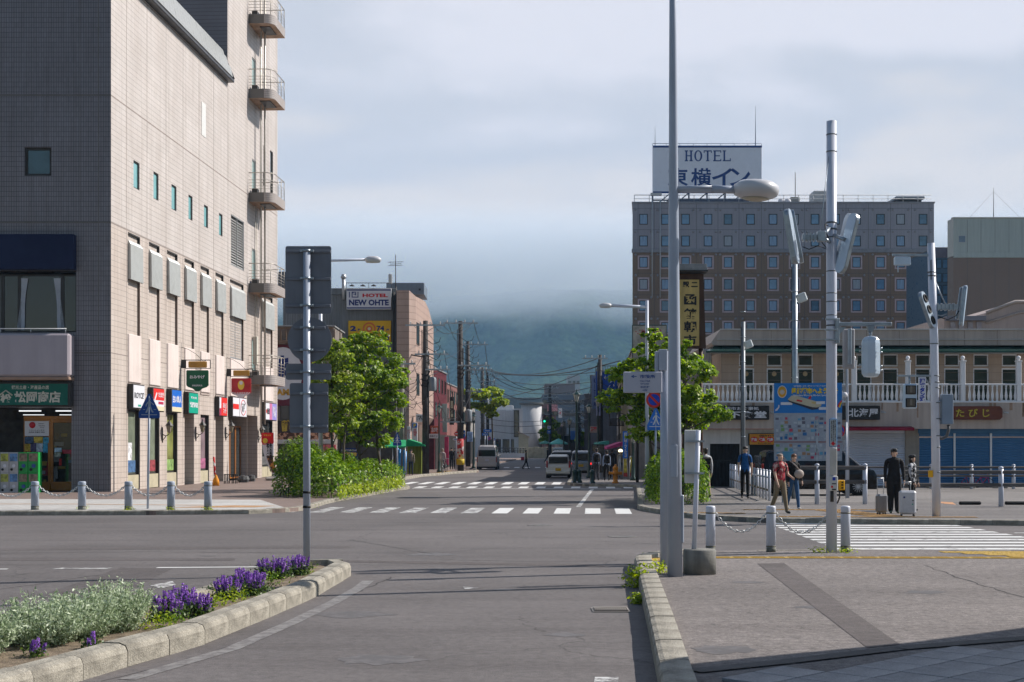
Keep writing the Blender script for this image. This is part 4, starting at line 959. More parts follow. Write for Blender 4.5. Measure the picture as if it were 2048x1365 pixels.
# --- wall lanterns
def lantern(px,py,pxw,label):
 d=SD.D(pxw);s=thing('wall_lantern',label,'lantern',P(px,py,d),group='black wall lanterns on the side wall')
 x,z=X(px,d),Z(py,d);xw=X(pxw,d)+.02
 b=MB();b.tube([(xw,d,z-.02),((x+xw)/2,d,z-.1),(x,d,z-.02)],.022,6);b.tube([(xw,d,z+.3),(xw,d,z-.4)],.03,6);b.tube([(xw,d,z-.3),((x+xw)/2,d,z-.12)],.018,6);b.build('arm',m_rub,s,Matrix.Identity(4))
 l=MB();l.lathe([(.03,0),(.07,.06),(.13,.34),(.15,.36)],(x,d,z),6,sm=False);l.build('lantern_glass',mat('amber lantern glass',(0.24,0.2,0.13),rough=.2,spec=.8),s,Matrix.Identity(4))
 c=MB();c.lathe([(.19,.36),(.12,.46),(.04,.56),(.02,.66),(.0001,.70)],(x,d,z),6,sm=False)
 for k in range(6):
  a_=k*math.pi/3;c.tube([(x+.07*math.cos(a_),d+.07*math.sin(a_),z+.06),(x+.135*math.cos(a_),d+.135*math.sin(a_),z+.36)],.01,4)
 c.build('lantern_cap',m_rub,s,Matrix.Identity(4))
lantern(338.5,868,324,'black wall lantern between the second and third shop windows, nearest the triangular sign')
lantern(405,866,391,'black wall lantern beside the pinkish shop window')
lantern(463,866,451,'black wall lantern just left of the glass entrance')
lantern(524,872,516,'black wall lantern past the entrance, by the red banner')
# --- fire balconies (parts of the building)
m_bt=tile_mat('balcony tile',(0.42,0.37,0.35),(0.38,0.34,0.32),(0.13,0.12,0.11),.10,.11,.008,.5)
m_soff=mat('stained soffit',(0.40,0.27,0.19),rough=.8,var=.25,scale=2)
m_rail=mat('galvanised rail',(0.40,0.37,0.33),rough=.45,metal=.5,var=.2)
U0=su(497);DU=3.0
def balcony(zt):
 zb=zt-.52;out=[]
 r=.55;n=1.42
 out=[(U0,0),(U0,-n+r)]+[(U0+r-r*math.cos(t),-n+r-r*math.sin(t))for t in np.linspace(0,math.pi/2,7)[1:]]+[(U0+DU,-n),(U0+DU,0)]
 sl_=MB();sl_.prism(out,zb,zt,'z');sl_.add([(u,y,zb-.004)for u,y in out],[tuple(range(len(out)))[::1]],1)
 o=sl_.build('balcony',[m_bt,m_soff],CB,SD.M)
 MB().box(U0+.6,U0+2.2,-1.1,-.5,zb-.05,zb-.005,0).build('escape_hatch',m_rub,o,SD.M)
 rl=MB();path=[(u+(.05 if u<U0+.3 else 0),y+.05)for u,y in out[:-1]]
 for zz,rr in((1.12,.026),(.72,.014),(.55,.012),(.38,.012),(.22,.012)):rl.tube([(u,y,zt+zz)for u,y in path],rr,6)
 for u,y in[path[0],path[1],path[4],path[8],(U0+1.4,-n+.05),(U0+2.2,-n+.05),path[-1]]:rl.tube([(u,y,zt-.02),(u,y,zt+1.12)],.02,6)
 rl.tube([(path[-1][0],path[-1][1],zt+1.12),(U0+DU,0,zt+1.12)],.026,6)
 rl.build('railing',m_rail,o,SD.M)
 ob=MB();ob.box(U0+.35,U0+.8,-.42,-.1,zt,zt+.3,0,.02);ob.build('ladder_box',m_rub,o,SD.M)
for zz in(5.95,11.12,16.22,22.05,26.25):balcony(zz)
mb=MB()
for uu,yy in((U0+1.5,-.35),(U0+1.62,-.35)):mb.tube([(uu,yy,2.9),(uu,yy,34)],.035,6)
for uu,yy in((U0+.75,-.22),(U0+1.12,-.22)):mb.tube([(uu,yy,5.5),(uu,yy,16.5)],.018,6)
for k in range(36):mb.tube([(U0+.75,-.22,5.7+k*.3),(U0+1.12,-.22,5.7+k*.3)],.012,4)
mb.tube([(U0+1.85,-.5,3.2),(U0+1.85,-.5,34)],.055,6)
mb.build('downpipe',m_rail,CB,SD.M)
MB().box(U0+.8,U0+1.1,-.3,-.05,6.6,8.2,0,.03).build('pipe_cover',mat('cream casing',(0.55,0.52,0.45)),CB,SD.M)
# --- capsule machines by the door
def capsule(px0,px1,py0,py1,c,label):
 d=56.2;x0,x1=X(px0,d)+.005,X(px1,d)-.005;z0,z1=Z(py1,d),Z(py0,d);s=thing('capsule_machine',label,'vending machine',(x0,d,z0),group='capsule toy machines by the shop door')
 m_={'w':mat('machine white',(0.42,0.42,0.42),rough=.4),'g':mat('machine green',(0.02,0.30,0.06),rough=.4)}[c];I=Matrix.Identity(4);w=x1-x0;h=z1-z0
 MB().box(x0,x1,d,d+.45,z0,z1,0,.012).build('case',m_,s,I)
 MB().box(x0+w*.08,x1-w*.08,d-.012,d-.001,z0+h*.56,z0+h*.94).build('display_window',mat('capsule display %s%d'%(c,int(px0)%5),((0.35,0.38,0.08),(0.10,0.22,0.42),(0.22,0.17,0.12),(0.25,0.2,0.16),(0.3,0.3,0.2))[int(px0/18)%5 if c=='w' else 2],rough=.15,var=.5,scale=9),s,I)
 q=MB();q.tube([(x0+w*.55,d-.03,z0+h*.34),(x0+w*.55,d-.001,z0+h*.34)],w*.2,12);q.build('dial',mat('dial blue',(0.05,0.09,0.3))if c=='g' else W,s,I)
 q=MB();q.tube([(x0+w*.28,d-.02,z0+h*.16),(x0+w*.28,d-.001,z0+h*.16)],w*.15,10);q.build('chute',m_dark,s,I)
for r_,(ya,yb)in enumerate(((905,946),(946,987))):
 for c_,(xa,xb,cc,nm)in enumerate(((0,18,'w','white capsule toy machine, leftmost in the %s row'),(18,36.5,'w','white capsule toy machine next to the green ones, %s row'),(36.5,56,'g','green capsule toy machine next to the white ones, %s row'),(56,77,'g','green capsule toy machine nearest the shop door, %s row'))):
  capsule(xa,xb,ya,yb,cc,nm%('upper','lower')[r_])
# ================================================================ buildings along the street
I4=Matrix.Identity(4)
def simple_windows(parent,PL,cols,rows,m_fr,m_gl,w,h,y=0.0,t=.05,name='window',trim=None,mull=0):
 """windows sharing mesh data, slightly recessed look: frame stands proud of the wall"""
 fr=MB();hw=w/2;hh=h/2
 if trim:
  k=trim[1];fr.box(-hw-k,hw+k,-.05,-.001,-hh-k,-hh,1);fr.box(-hw-k,hw+k,-.05,-.001,hh,hh+k,1);fr.box(-hw-k,-hw,-.05,-.001,-hh,hh,1);fr.box(hw,hw+k,-.05,-.001,-hh,hh,1)
 fr.box(-hw,hw,-.035,-.001,-hh,-hh+t,0);fr.box(-hw,hw,-.035,-.001,hh-t,hh,0);fr.box(-hw,-hw+t,-.035,-.001,-hh+t,hh-t,0);fr.box(hw-t,hw,-.035,-.001,-hh+t,hh-t,0)
 for q in range(mull):u=-hw+w*(q+1)/(mull+1);fr.box(u-t*.4,u+t*.4,-.03,-.001,-hh+t,hh-t,0)
 me=fr.mesh(name,[m_fr,trim[0]]if trim else[m_fr]);g=MB();g.add([(-hw+t,-.012,-hh+t),(hw-t,-.012,-hh+t),(hw-t,-.012,hh-t),(-hw+t,-.012,hh-t)],[(0,1,2,3)])
 gms=[g.mesh('pane',q)for q in(m_gl if isinstance(m_gl,(list,tuple))else[m_gl])]
 for c in cols:
  for r_ in rows:
   M=PL.M3(c,y,r_);o=link(name,me,parent,M);link('pane',random.choice(gms),o,M)
def block(name,PL,u0,u1,dep,h,m,label,z0=0.0,top=True,roofm=None,cat='building',parapet=.3):
 b=thing(name,label,cat,PL.M3(u0,0,0))
 mb=MB();mb.box(u0,u1,0,dep,z0,h);mb.build('wall',m,b,PL.M)
 r_=MB();r_.box(u0-.08,u1+.08,-.08,dep+.08,h,h+parapet*.4,0,.02);r_.build('roof',roofm or mat('parapet grey',(0.22,0.22,0.22),rough=.7),b,PL.M)
 return b
# ---------------- distant row and the gable behind the signpost: hotel with the white roof sign
HB=Plane((X(566,100),100),(1,0));hz=lambda py:Z(py,100);hu=lambda px:X(px,100)-X(566,100)
m_grey=mat('grey corrugated cladding',(0.235,0.25,0.265),rough=.55,var=.1,scale=.5,streak=.25)
htl=thing('hotel_building','grey clad building with a pink tiled street face and a white HOTEL NEW OHTE board','building',HB.M)
mb=MB();wv=hu(792)
n=46;pts=[]
for k in range(n+1):
 u=wv*k/n;pts+=[(u,0),(u+wv/n*.5,0),(u+wv/n*.5,.06),(u+wv/n,.06)]if k<n else[]
mb.add([(p[0],p[1],0)for p in pts]+[(p[0],p[1],hz(590))for p in pts],[(i,i+1,len(pts)+i+1,len(pts)+i)for i in range(len(pts)-1)])
mb.box(0,wv,.07,11,0,hz(590));mb.build('wall',m_grey,htl,HB.M)
mb=MB();mb.box(-.1,wv,-.12,.4,hz(590),hz(577),0,.03);mb.box(0,hu(700),-.2,6,hz(577),hz(552),1,.02)if False else None;mb.build('roof',mat('slate fascia',(0.16,0.18,0.20),rough=.5,streak=.2),htl,HB.M)
mb=MB();mb.box(-.5,hu(592),1.0,6,hz(585),hz(540),0,.03);mb.build('roof_hut',mat('dark cladding',(0.12,0.14,0.17),rough=.5),htl,HB.M)
mb=MB();mb.box(hu(765),hu(843),3.0,7,hz(580),hz(556),0,.02);mb.box(hu(832),hu(836),2.97,3.0,hz(572),hz(568),1);mb.build('roof_hut',[mat('blue grey cladding',(0.17,0.21,0.26),rough=.45,var=.08,streak=.1),m_rub],htl,HB.M)
mb=MB();mb.box(hu(777),hu(784),-.1,.3,hz(567),hz(549),0,.02);mb.tube([(hu(780),.1,hz(549)),(hu(780),.1,hz(548))],.1,6);mb.build('vent_box',m_alu,htl,HB.M)
mb=MB();mb.tube([(hu(688),-.25,hz(600)),(hu(688),-.25,hz(558))],.13,10);mb.lathe([(.19,0),(.22,.1),(.12,.3),(.0001,.32)],(hu(688),-.25,hz(558)),10);mb.build('flue_pipe',m_alu,htl,HB.M)
mb=MB();mb.tube([(hu(788),-.2,hz(740)),(hu(788),-.2,hz(585)),],.05,6);mb.tube([(hu(793),-.25,hz(575)),(hu(794),-.25,hz(640)),(hu(796),-.3,hz(685)),(hu(806),-.6,hz(703)),(hu(828),-1.2,hz(713)),(hu(851),-2.0,hz(718))],.05,6);mb.build('cable_drop',m_rub,htl,HB.M)
mb=MB();mb.tube([(hu(790),.5,hz(580)),(hu(790),.5,hz(508))],.03,5)
for zy,w in((523,.55),(527,.4),(530,.5)):mb.tube([(hu(790)-w,.5,hz(zy)),(hu(790)+w,.5,hz(zy-1))],.018,4)
for k in range(5):mb.tube([(hu(790)-.4+k*.2,.35,hz(524)),(hu(790)-.4+k*.2,.65,hz(524))],.012,4)
mb.build('tv_aerial',m_rub,htl,HB.M)
# pink tiled tower: front, chamfer, street side
m_pk=tile_mat('pink large tile',(0.46,0.335,0.285),(0.43,0.31,0.26),(0.24,0.17,0.15),.9,.45,.02,.55,0.0,.2,streak=.15)
fx0,fx1=X(793,98.6),X(818,98.6);TP=Plane((fx1,98.6),(ST,1));zt=Z(581,98.6);zov=Z(826,98.6)
CHP=Plane((fx0,98.6),(1,0));wdt=fx1-fx0
mb=MB();mb.box(0,wdt,0,3,0,zt);mb.build('tiled_front',m_pk,htl,CHP.M)
# chamfer strip + side wall set .55 m further right
c1=(fx1,98.6);c2=(fx1+.42,99.3);cpl=Plane(c1,(c2[0]-c1[0],c2[1]-c1[1]));cl_=math.hypot(c2[0]-c1[0],c2[1]-c1[1])
mb=MB();mb.add([(0,0,0),(cl_,0,0),(cl_,0,zt-.35),(0,0,zt)],[(0,1,2,3)]);mb.build('tiled_chamfer',m_pk,htl,cpl.M)
SP=Plane(c2,(ST,1));ue=SP.U(867)
ztop=[(0,zt-.35),(SP.U(853),SP.z(853,606)),(SP.U(858),SP.z(858,622)),(ue,SP.z(867,640)-.2)]
mb=MB();out=[(0,zov),(.9,zov-.9),(ue,SP.z(867,860)),(ue,ztop[3][1]),(ztop[2][0],ztop[2][1]),(ztop[1][0],ztop[1][1]),(0,ztop[0][1])]
out=[(0,SP.z(832,826)),(ue,SP.z(862,838)),(ue,SP.z(867,655)),(SP.U(857),SP.z(857,618)),(SP.U(850),SP.z(850,603)),(0,zt-.35)]
mb.prism(out,0,.65,'y');mb.build('tiled_side',m_pk,htl,SP.M)
mb=MB();mb.box(.1,ue-.1,.5,.9,0,zov,0);mb.add([(0,0,zov),(ue,0,SP.z(862,838)),(ue,.8,SP.z(862,838)-1.1),(0,.8,zov-1.1)],[(3,2,1,0)],1);mb.build('arcade_wall',[mat('arcade brown',(0.14,0.10,0.08),var=.2),m_pk],htl,SP.M)
simple_windows(htl,SP,[SP.U(835.5)],[SP.z(835,668),SP.z(835,769)],m_rub,m_glass,1.5,1.55,t=.09,mull=1)
def flatsign(name,label,PL,u0,u1,z0,z1,y,th,m_case,m_face,cat='sign',parent=None,edge=.03):
 s=thing(name,label,cat,PL.M3((u0+u1)/2,y,z0))if not parent else parent
 MB().box(u0,u1,y,y+th,z0,z1,0,min(.03,th*.3)).build('board',m_case,s,PL.M)
 MB().box(u0+edge,u1-edge,y-.006,y-.001,z0+edge,z1-edge).build('sign_face',m_face,s,PL.M);return s
a,b,c,d_=hu(694),hu(784),hz(621),hz(578)
s=flatsign('billboard','white HOTEL NEW OHTE billboard at the top of the grey wall',HB,a,b,c,d_,-.45,.35,m_alu,W,cat='billboard')
M_=lambda u,z:HB.M3(u,-.458,z)
w=b-a;h=d_-c
for q in(c+h*.05,d_-h*.12):strip(HB,s,a+.04,b-.04,q,q+h*.06,NAVY,y=-.457)
text('HOTEL',w*.56,h*.17,RED,s,M_(a+w*.64,c+h*.66),bold=.05);text('NEW OHTE',w*.88,h*.28,NAVY,s,M_(a+w*.5,c+h*.33),bold=.045)
q=MB()
for bx in((.06,.08,.56,.83),(.12,.14,.56,.83),(.14,.27,.56,.60),(.25,.27,.56,.83),(.16,.22,.70,.74),(.20,.22,.66,.78),(.14,.16,.76,.83),(.16,.22,.79,.83)):q.box(a+w*bx[0],a+w*bx[1],-.463,-.457,c+h*bx[2],c+h*bx[3])
q.build('painted_symbol',NAVY,s,HB.M)
q=MB();q.tube([(a,-.5,d_+.35),(b,-.5,d_+.35)],.025,5)
for k in range(3):q.tube([(a+w*k/2,-.5,d_),(a+w*k/2,-.5,d_+.35)],.02,5)
for k in range(3):q.lathe([(.0001,.14),(.15,.06),(.2,0)],(a+w*(.13+.24*k),-.55,d_+.12),10)
q.build('lamp_rail',m_rub,s,HB.M)
a,b,c,d_=hu(697),hu(783),hz(686),hz(642);m_yel=mat('yellow board',(0.72,0.42,0.01),rough=.5,var=.06,scale=.5,streak=.1);w=b-a;h=d_-c
s=flatsign('billboard','yellow billboard with blue characters under the white hotel board',HB,a,b,c,d_,-.25,.2,mat('yellow rim',(0.45,0.26,0.02)),m_yel,cat='billboard')
M_=lambda u,z:HB.M3(u,-.258,z)
text('2',w*.14,h*.24,NAVY,s,M_(a+w*.12,c+h*.64),bold=.06);text('階',w*.07,h*.12,NAVY,s,M_(a+w*.26,c+h*.57),bold=.05);text('74',w*.18,h*.24,NAVY,s,M_(a+w*.75,c+h*.64),bold=.04);text('席',w*.07,h*.12,NAVY,s,M_(a+w*.92,c+h*.57),bold=.05);text('ラッキーピエロ',w*.9,h*.22,NAVY,s,M_(a+w*.5,c+h*.2),bold=.07)
for r_,mm_,yy in((.30,mat('orange print',(0.6,0.15,0.03)),-.26),(.22,m_yel,-.264),(.15,mat('orange print',(0.6,0.15,0.03)),-.268),(.07,CRM,-.272)):
 q=MB();q.tube([(a+w*.49,yy-.003,c+h*.62),(a+w*.49,yy,c+h*.62)],r_*h,24);q.build('emblem_ring',mm_,s,HB.M)
# restaurant front in front of the grey wall, at the far left (maroon board with white oval)
RP=Plane((X(540,93),93),(1,0));ru=lambda px:X(px,93)-X(540,93);rz=lambda py:Z(py,93)
rst=block('restaurant_building',RP,0,ru(668),5.5,rz(655),mat('taupe render',(0.20,0.17,0.15),rough=.8,var=.15,streak=.2),'low brown restaurant building with a wooden rail and a maroon board, behind the signpost')
mb=MB();mb.box(0,ru(668),-.5,-.02,rz(690),rz(682),0,.02);mb.box(0,ru(668),-.5,-.4,rz(660),rz(655))
for k in range(14):mb.box(k*.35+.05,k*.35+.11,-.48,-.42,rz(682),rz(660))
mb.build('balcony_rail',mat('brown timber',(0.17,0.11,0.07),rough=.7,var=.2),rst,RP.M)
simple_windows(rst,RP,[ru(570),ru(590),ru(640)],[rz(825),rz(905)],m_rub,m_glass,.62,1.0,t=.07)
mb=MB();mb.box(0,ru(668),-1.0,0,rz(888),rz(880),0,.02);mb.build('canopy_ledge',mat('white ledge',(0.5,0.5,0.5)),rst,RP.M)
MB().box(0,ru(668),-.01,.0,0.12,rz(890)).build('dark_front',m_rub,rst,RP.M)
s=thing('round_sign','maroon board with a white oval and navy brush strokes over the restaurant','sign',RP.M3(ru(590),-.2,rz(805)))
mb=MB();mb.box(ru(543),ru(630),-.25,-.02,rz(812),rz(690),0,.03);mb.build('board',mat('maroon board',(0.13,0.02,0.035),rough=.5),s,RP.M)
q=MB();q.lathe([(1,0),(1,.03),(.0001,.03)],(0,0,0),32,sm=False).xf(RP.M3(ru(567),-.255,rz(748))@Matrix.Rotation(R(90),4,'X')@Matrix.Diagonal((1.27,1.72,1,1)));q.build('oval_field',W,s,I4)
text('ま',.9,1.5,NAVY,s,RP.M3(ru(566),-.30,rz(735)),bold=.06);text('YAMA',1.6,.42,mat('ochre print',(0.55,0.3,0.03)),s,RP.M3(ru(568),-.30,rz(785)),bold=.05)
s=thing('food_banner','food photo banner with gold characters on black above the restaurant ledge','banner',RP.M3(ru(580),-.3,rz(880)))
MB().box(ru(543),ru(668),-.12,-.02,rz(880),rz(842)).build('board',mat('dark food print',(0.05,0.03,0.03),var=.6,scale=2),s,RP.M)
MB().box(ru(543),ru(668),-.135,-.125,rz(880),rz(866)).build('food_strip',mat('food print',(0.5,0.2,0.1),var=.6,scale=4),s,RP.M);text('龍',.75,.75,mat('gold print',(0.5,0.35,0.05)),s,RP.M3(ru(575),-.14,rz(852)),bold=.05)
# ---------------- left street row beyond the hotel
LP=Plane((SP.O.x-.2,SP.O.y),(ST,1))
def lblock(px0,px1,pyt,m,label,off=0.0,dep=9,nrows=2,ncol=3,wm_=(.9,1.2),mull=1,name='shop_building',gz_=2.9,frontm=None,d_ref=None):
 PLq=Plane((LP.O.x-off,LP.O.y),(ST,1));u0,u1=PLq.U(px0),PLq.U(px1);z1=Z(pyt,PLq.O.y+u0)
 b=block(name,PLq,u0,u1,dep,z1,m,label)
 if nrows:simple_windows(b,PLq,[u0+(u1-u0)*(k+.5)/ncol for k in range(ncol)],[gz_+1.0+(z1-gz_-1.2)*(k+.5)/nrows for k in range(nrows)],m_rub,[m_glass,m_teal],*wm_,t=.08,mull=mull)
 f=MB();f.box(u0+.4,u1-.4,-.05,-.004,.15,gz_);f.build('shop_front',frontm or m_rub,b,PLq.M);return b,PLq,u0,u1,z1
b1,*_r=lblock(868.5,893,738,mat('maroon render',(0.10,0.014,0.022),rough=.6,var=.15,streak=.15),'deep red narrow shop building next to the pink tiled tower',0,9,2,4)
PLr,u0,u1,z1=_r
# face towards the camera of the red building: windows in it are seen
b2,*_r2=lblock(893.5,915,768,mat('brick red cladding',(0.22,0.10,0.09),rough=.7,var=.15,streak=.1),'brick red clad building along the left row behind the second power pole',.2,10,2,5)
b3,*_=lblock(915.5,927,800,mat('brown cladding',(0.16,0.11,0.09),var=.2),'small brown building behind the group of power poles',.3,10,1,5)
b4,*_=lblock(927.5,934,780,mat('sandy render',(0.34,0.29,0.23),var=.15),'sandy coloured building further along the left row',.3,10,2,5)
b5,*_=lblock(934.5,950,806,mat('pale grey render',(0.28,0.27,0.26),var=.15),'pale grey low building where the left row ends behind the van',.3,12,1,8)
def sgn(name,label,px0,px1,py0,py1,d,m,cat='shop sign',th=.12,txt=None,tm=None,tb=.03,frac=(.8,.6),group=None):
 x0,x1,z0,z1=X(px0,d),X(px1,d),Z(py1,d),Z(py0,d);s=thing(name,label,cat,((x0+x1)/2,d,z0),group=group)
 MB().box(x0,x1,d,d+th,z0,z1,0,.015).build('board',m,s,I4)
 if txt:text(txt,(x1-x0)*frac[0],(z1-z0)*frac[1],tm or W,s,Mf((x0+x1)/2,d-.006,(z0+z1)/2),bold=tb)
 return s
s=sgn('shop_sign','white sign with two dark blocks on the pink tiled tower corner, by the pole',832,846,829,844,99.0,W,txt='薬局\nくすり',tm=BLK)
sgn('shop_sign','red and white vertical sign on the wall left of the parking sign',814,820.5,853,882,97.5,W,txt='クス\nリ',tm=RED)
s=sgn('parking_sign','tall white and blue parking sign board with a yellow P',824,835,846,885,98,W,cat='sign',txt='月極\n駐車場\n空有',tm=RED,frac=(.7,.4))
MB().box(X(824.5,98),X(834.5,98),97.97,97.99,Z(856,98),Z(847,98)).build('blue_field',BLU,s,I4);text('P',.17,.25,mat('yellow print',(0.7,0.5,0.06)),s,Mf(X(829.5,98),97.96,Z(851.5,98)),bold=.05)
sgn('shop_sign','red food photo sign on the left row, above a white oblong one',861,877,852,868,104,mat('red food print',(0.45,0.1,0.05),var=.6,scale=3),txt='北の味',tm=W)
sgn('shop_sign','white oblong sign with a dark script, below the red food sign',858,877,868,877,104,W,txt='のみくい',tm=BLK)
sgn('shop_sign','black vertical sign panel with pale characters on the red building',899,908,794,850,112,m_rub,txt='居\n酒\n屋',tm=CRM,frac=(.6,.7))
sgn('shop_sign','tall pale glass panel sign beside the black vertical one',885,894,808,865,110,mat('aqua panel',(0.25,0.33,0.33),rough=.2),txt=None)
sgn('shop_sign','pink door panel on the left row',889,897,874,930,111,mat('pink door',(0.45,0.04,0.12)),cat='panel')
sgn('sky_sign','blue and white sky picture sign on a pole on the left row',934,945,864,884,112,mat('sky print',(0.25,0.4,0.65),var=.4,scale=2),cat='sign')
# green stall and awning
aw=thing('market_stall','green market stall with a bright green canvas awning by the concrete pole','stall',G(830,952,KZ))
d=94;x0,x1=X(815,d),X(843,d);mb=MB();mb.box(x0,x1,d,d+3,KZ,Z(893,d));mb.build('stall_wall',mat('yellow green planks',(0.16,0.20,0.02),var=.3,stretch=(4,4,.3),scale=3),aw,I4)
mb=MB();mb.prism([(x0-.1,Z(893,d)),(x1+.35,Z(893,d)),(x1+.3,Z(890,d)),(x0+.1,Z(879,d))],d-1.6,d+2.5,'y');mb.build('awning',mat('bright green canvas',(0.01,0.26,0.10),rough=.8,var=.1),aw,I4)
mb=MB();mb.add([(X(758,88),88,Z(893,88)),(X(812,88),88,Z(893,88)),(X(806,88),90.6,Z(880,90)),(X(765,88),90.6,Z(880,90))],[(0,1,2,3)]);mb.box(X(758,88),X(812,88),87.96,88.0,Z(896,88),Z(893,88));aw2=thing('shop_awning','dark green canvas awning half hidden behind the hedge trees','awning',G(785,950,KZ));mb.build('canvas',MT['bright green canvas'],aw2,I4)
mb=MB();
for px in(760,785,810):mb.tube([(X(px,88),88.1,KZ),(X(px,88),88.1,Z(893,88))],.03,5)
mb.build('frame',m_alu,aw2,I4)
# low shop row behind the hedge on the left (between restaurant and tower)
LB=Plane((X(668,96),96),(1,0));lb=block('shop_building',LB,0.05,X(792,96)-X(668,96),3,Z(800,96),mat('dark shop wall',(0.07,0.065,0.06),var=.3),'dark low shopfront below the grey hotel wall, behind the street trees')
s=thing('shop_banner','dark blue and yellow dining banner behind the hedge','banner',G(698,960,KZ));mb=MB();mb.box(X(680,87),X(716,87),87,87.06,Z(918,87),Z(896,87));mb.build('board',mat('night blue banner',(0.01,0.03,0.10)),s,I4)
text('カニ・イクラダイニング',.95,.12,W,s,Mf(X(698,87),86.99,Z(901,87)),bold=.03);text('海鮮処 朝市',.95,.24,mat('yellow print',(0.7,0.5,0.06)),s,Mf(X(698,87),86.99,Z(909,87)),bold=.05)
mb=MB();mb.tube([(X(680,87),87.03,KZ),(X(680,87),87.03,Z(918,87))],.02,5);mb.tube([(X(716,87),87.03,KZ),(X(716,87),87.03,Z(918,87))],.02,5);mb.build('post',m_alu,s,I4)
s=sgn('colourful_poster','red, white and yellow poster stand left of the blue banner',646,672,890,920,86.5,mat('busy poster print',(0.45,0.12,0.12),var=.9,scale=5),cat='poster')
MB().box(X(650,86.5),X(668,86.5),86.52,86.58,KZ,Z(920,86.5)).build('stand',m_alu,s,I4)
# ---------------- white building and silo at the bend of the street
d=238;WP=Plane((X(950,d),d),(1,0));wu=lambda px:X(px,d)-X(950,d);wz=lambda py:Z(py,d)
wb_=thing('white_building','white rendered building with a lean-to porch at the far end of the street','building',WP.M)
m_wr=mat('white render',(0.60,0.61,0.63),rough=.8,var=.07,streak=.15,scale=.3)
mb=MB();mb.box(0,wu(1028),0,16,0,wz(822));mb.build('wall',m_wr,wb_,WP.M)
mb=MB();mb.box(wu(1028)+.02,wu(1045),-1.5,12,0,wz(818));mb.build('wing',m_wr,wb_,WP.M)
mb=MB();mb.box(wu(984),wu(1028)-.1,1,10,wz(822)+.02,wz(811),0,.05);mb.build('upper_storey',m_wr,wb_,WP.M)
simple_windows(wb_,WP,[wu(1033)],[wz(848)],m_rub,m_glass,.9,4.5,y=-1.5,t=.15);simple_windows(wb_,WP,[wu(1012),wu(982)],[wz(892)],m_rub,m_glass,3.6,2.2,t=.2,mull=3)
mb=MB();
for px in(988,1002,1019):mb.box(wu(px),wu(px)+.25,-.15,-.01,wz(905),wz(835))
mb.build('pilaster',m_wr,wb_,WP.M)
mb=MB();mb.prism([(wu(1037),0),(wu(1056),0),(wu(1056),wz(876)),(wu(1037),wz(865))],-5,-1.6,'y');mb.prism([(wu(1036),wz(866)),(wu(1058),wz(877)),(wu(1058),wz(874)),(wu(1036),wz(863))],-5.3,-1.6,'y',1);mb.build('porch',[mat('khaki render',(0.42,0.40,0.30)),mat('tan roof',(0.4,0.33,0.26))],wb_,WP.M)
silo=thing('concrete_silo','pale round concrete silo beside the white building','silo',(X(1063,262),262,0));r=X(1083.5,262)-X(1063,262)
MB().lathe([(r,0),(r,Z(810,262))],(X(1063,262),262,0),48).build('drum',mat('silo concrete',(0.45,0.45,0.46),rough=.7,var=.06,streak=.15,scale=.2),silo,I4)
MB().lathe([(r+.35,Z(810,262)),(r+.35,Z(806.5,262)),(.001,Z(806,262))],(X(1063,262),262,0),48).build('rim',mat('dark rim',(0.10,0.11,0.11)),silo,I4)
flt=block('flat_roof_building',Plane((X(958,300),300),(1,0)),0,X(1083,300)-X(958,300),20,Z(797,300),mat('blue grey band',(0.17,0.22,0.25),var=.08),'long flat roofed blue grey building behind the white building and silo')
fw=thing('boundary_fence','thin grey mesh fence on a low white wall before the white building','fence',G(1010,914))
mb=MB();mb.box(X(985,225),X(1053,225),225,225.3,0,Z(907,225));mb.build('low_wall',m_wr,fw,I4)
mb=MB()
for k in range(13):x=X(985+k*5.6,225);mb.tube([(x,225.1,Z(907,225)),(x,225.1,Z(896.5,225))],.06,4)
mb.tube([(X(985,225),225.1,Z(896.5,225)),(X(1053,225),225.1,Z(896.5,225))],.06,4);mb.tube([(X(985,225),225.1,Z(902,225)),(X(1053,225),225.1,Z(902,225))],.04,4);mb.build('post',m_rub,fw,I4)
yw=thing('block_wall','short beige block wall in front of the silo','wall',G(1070,914));mb=MB()
for k in range(6):MB().box(X(1056,232)+k*.88,X(1056,232)+k*.88+.86,232,232.4,0,Z(895.5,232)+(.1 if k%2 else 0),0,.03).build('block',mat('beige block',(0.42,0.38,0.28),var=.2),yw,I4)
# ---------------- far background, centre
def fblock(name,label,px0,px1,pyt,d,m,cols=0,rows=0,w=1.4,h=1.5,dep=18,pyb=None):
 PLq=Plane((X(px0,d),d),(1,0));wd=X(px1,d)-X(px0,d);H_=Z(pyt,d);b=block(name,PLq,0,wd,dep,H_,m,label)
 if cols:simple_windows(b,PLq,[wd*(k+.5)/cols for k in range(cols)],[3+(H_-3.5)*(k+.5)/rows for k in range(rows)],m_rub,m_glass,w,h,t=.12)
 return b
fblock('apartment_building','dark slate apartment block far down the street',1085,1172,790,420,mat('slate render',(0.10,0.12,0.15),var=.1),9,4)
fblock('apartment_building','brown apartment block with a stepped roof behind the slate one',1090,1150,768,520,mat('brown render',(0.15,0.12,0.12),var=.1),7,3)
fblock('apartment_building','pale high block far behind, topped by masts',1136,1160,752,640,mat('pale haze render',(0.35,0.36,0.38),var=.1),3,6)
fblock('shop_building','dull red brick building under the pink sign far down the street',1083.5,1112,808,300,mat('dull red brick',(0.18,0.10,0.09),var=.2),4,3)
fblock('shop_building','brown building standing beside the street past the far traffic light',1115,1128,850,250,mat('umber render',(0.20,0.15,0.14),var=.2),2,2)
fblock('shop_building','dark timber shop far down the right side',1128,1170,872,205,mat('dark timber',(0.07,0.055,0.05),var=.2),5,1,2,1.2)
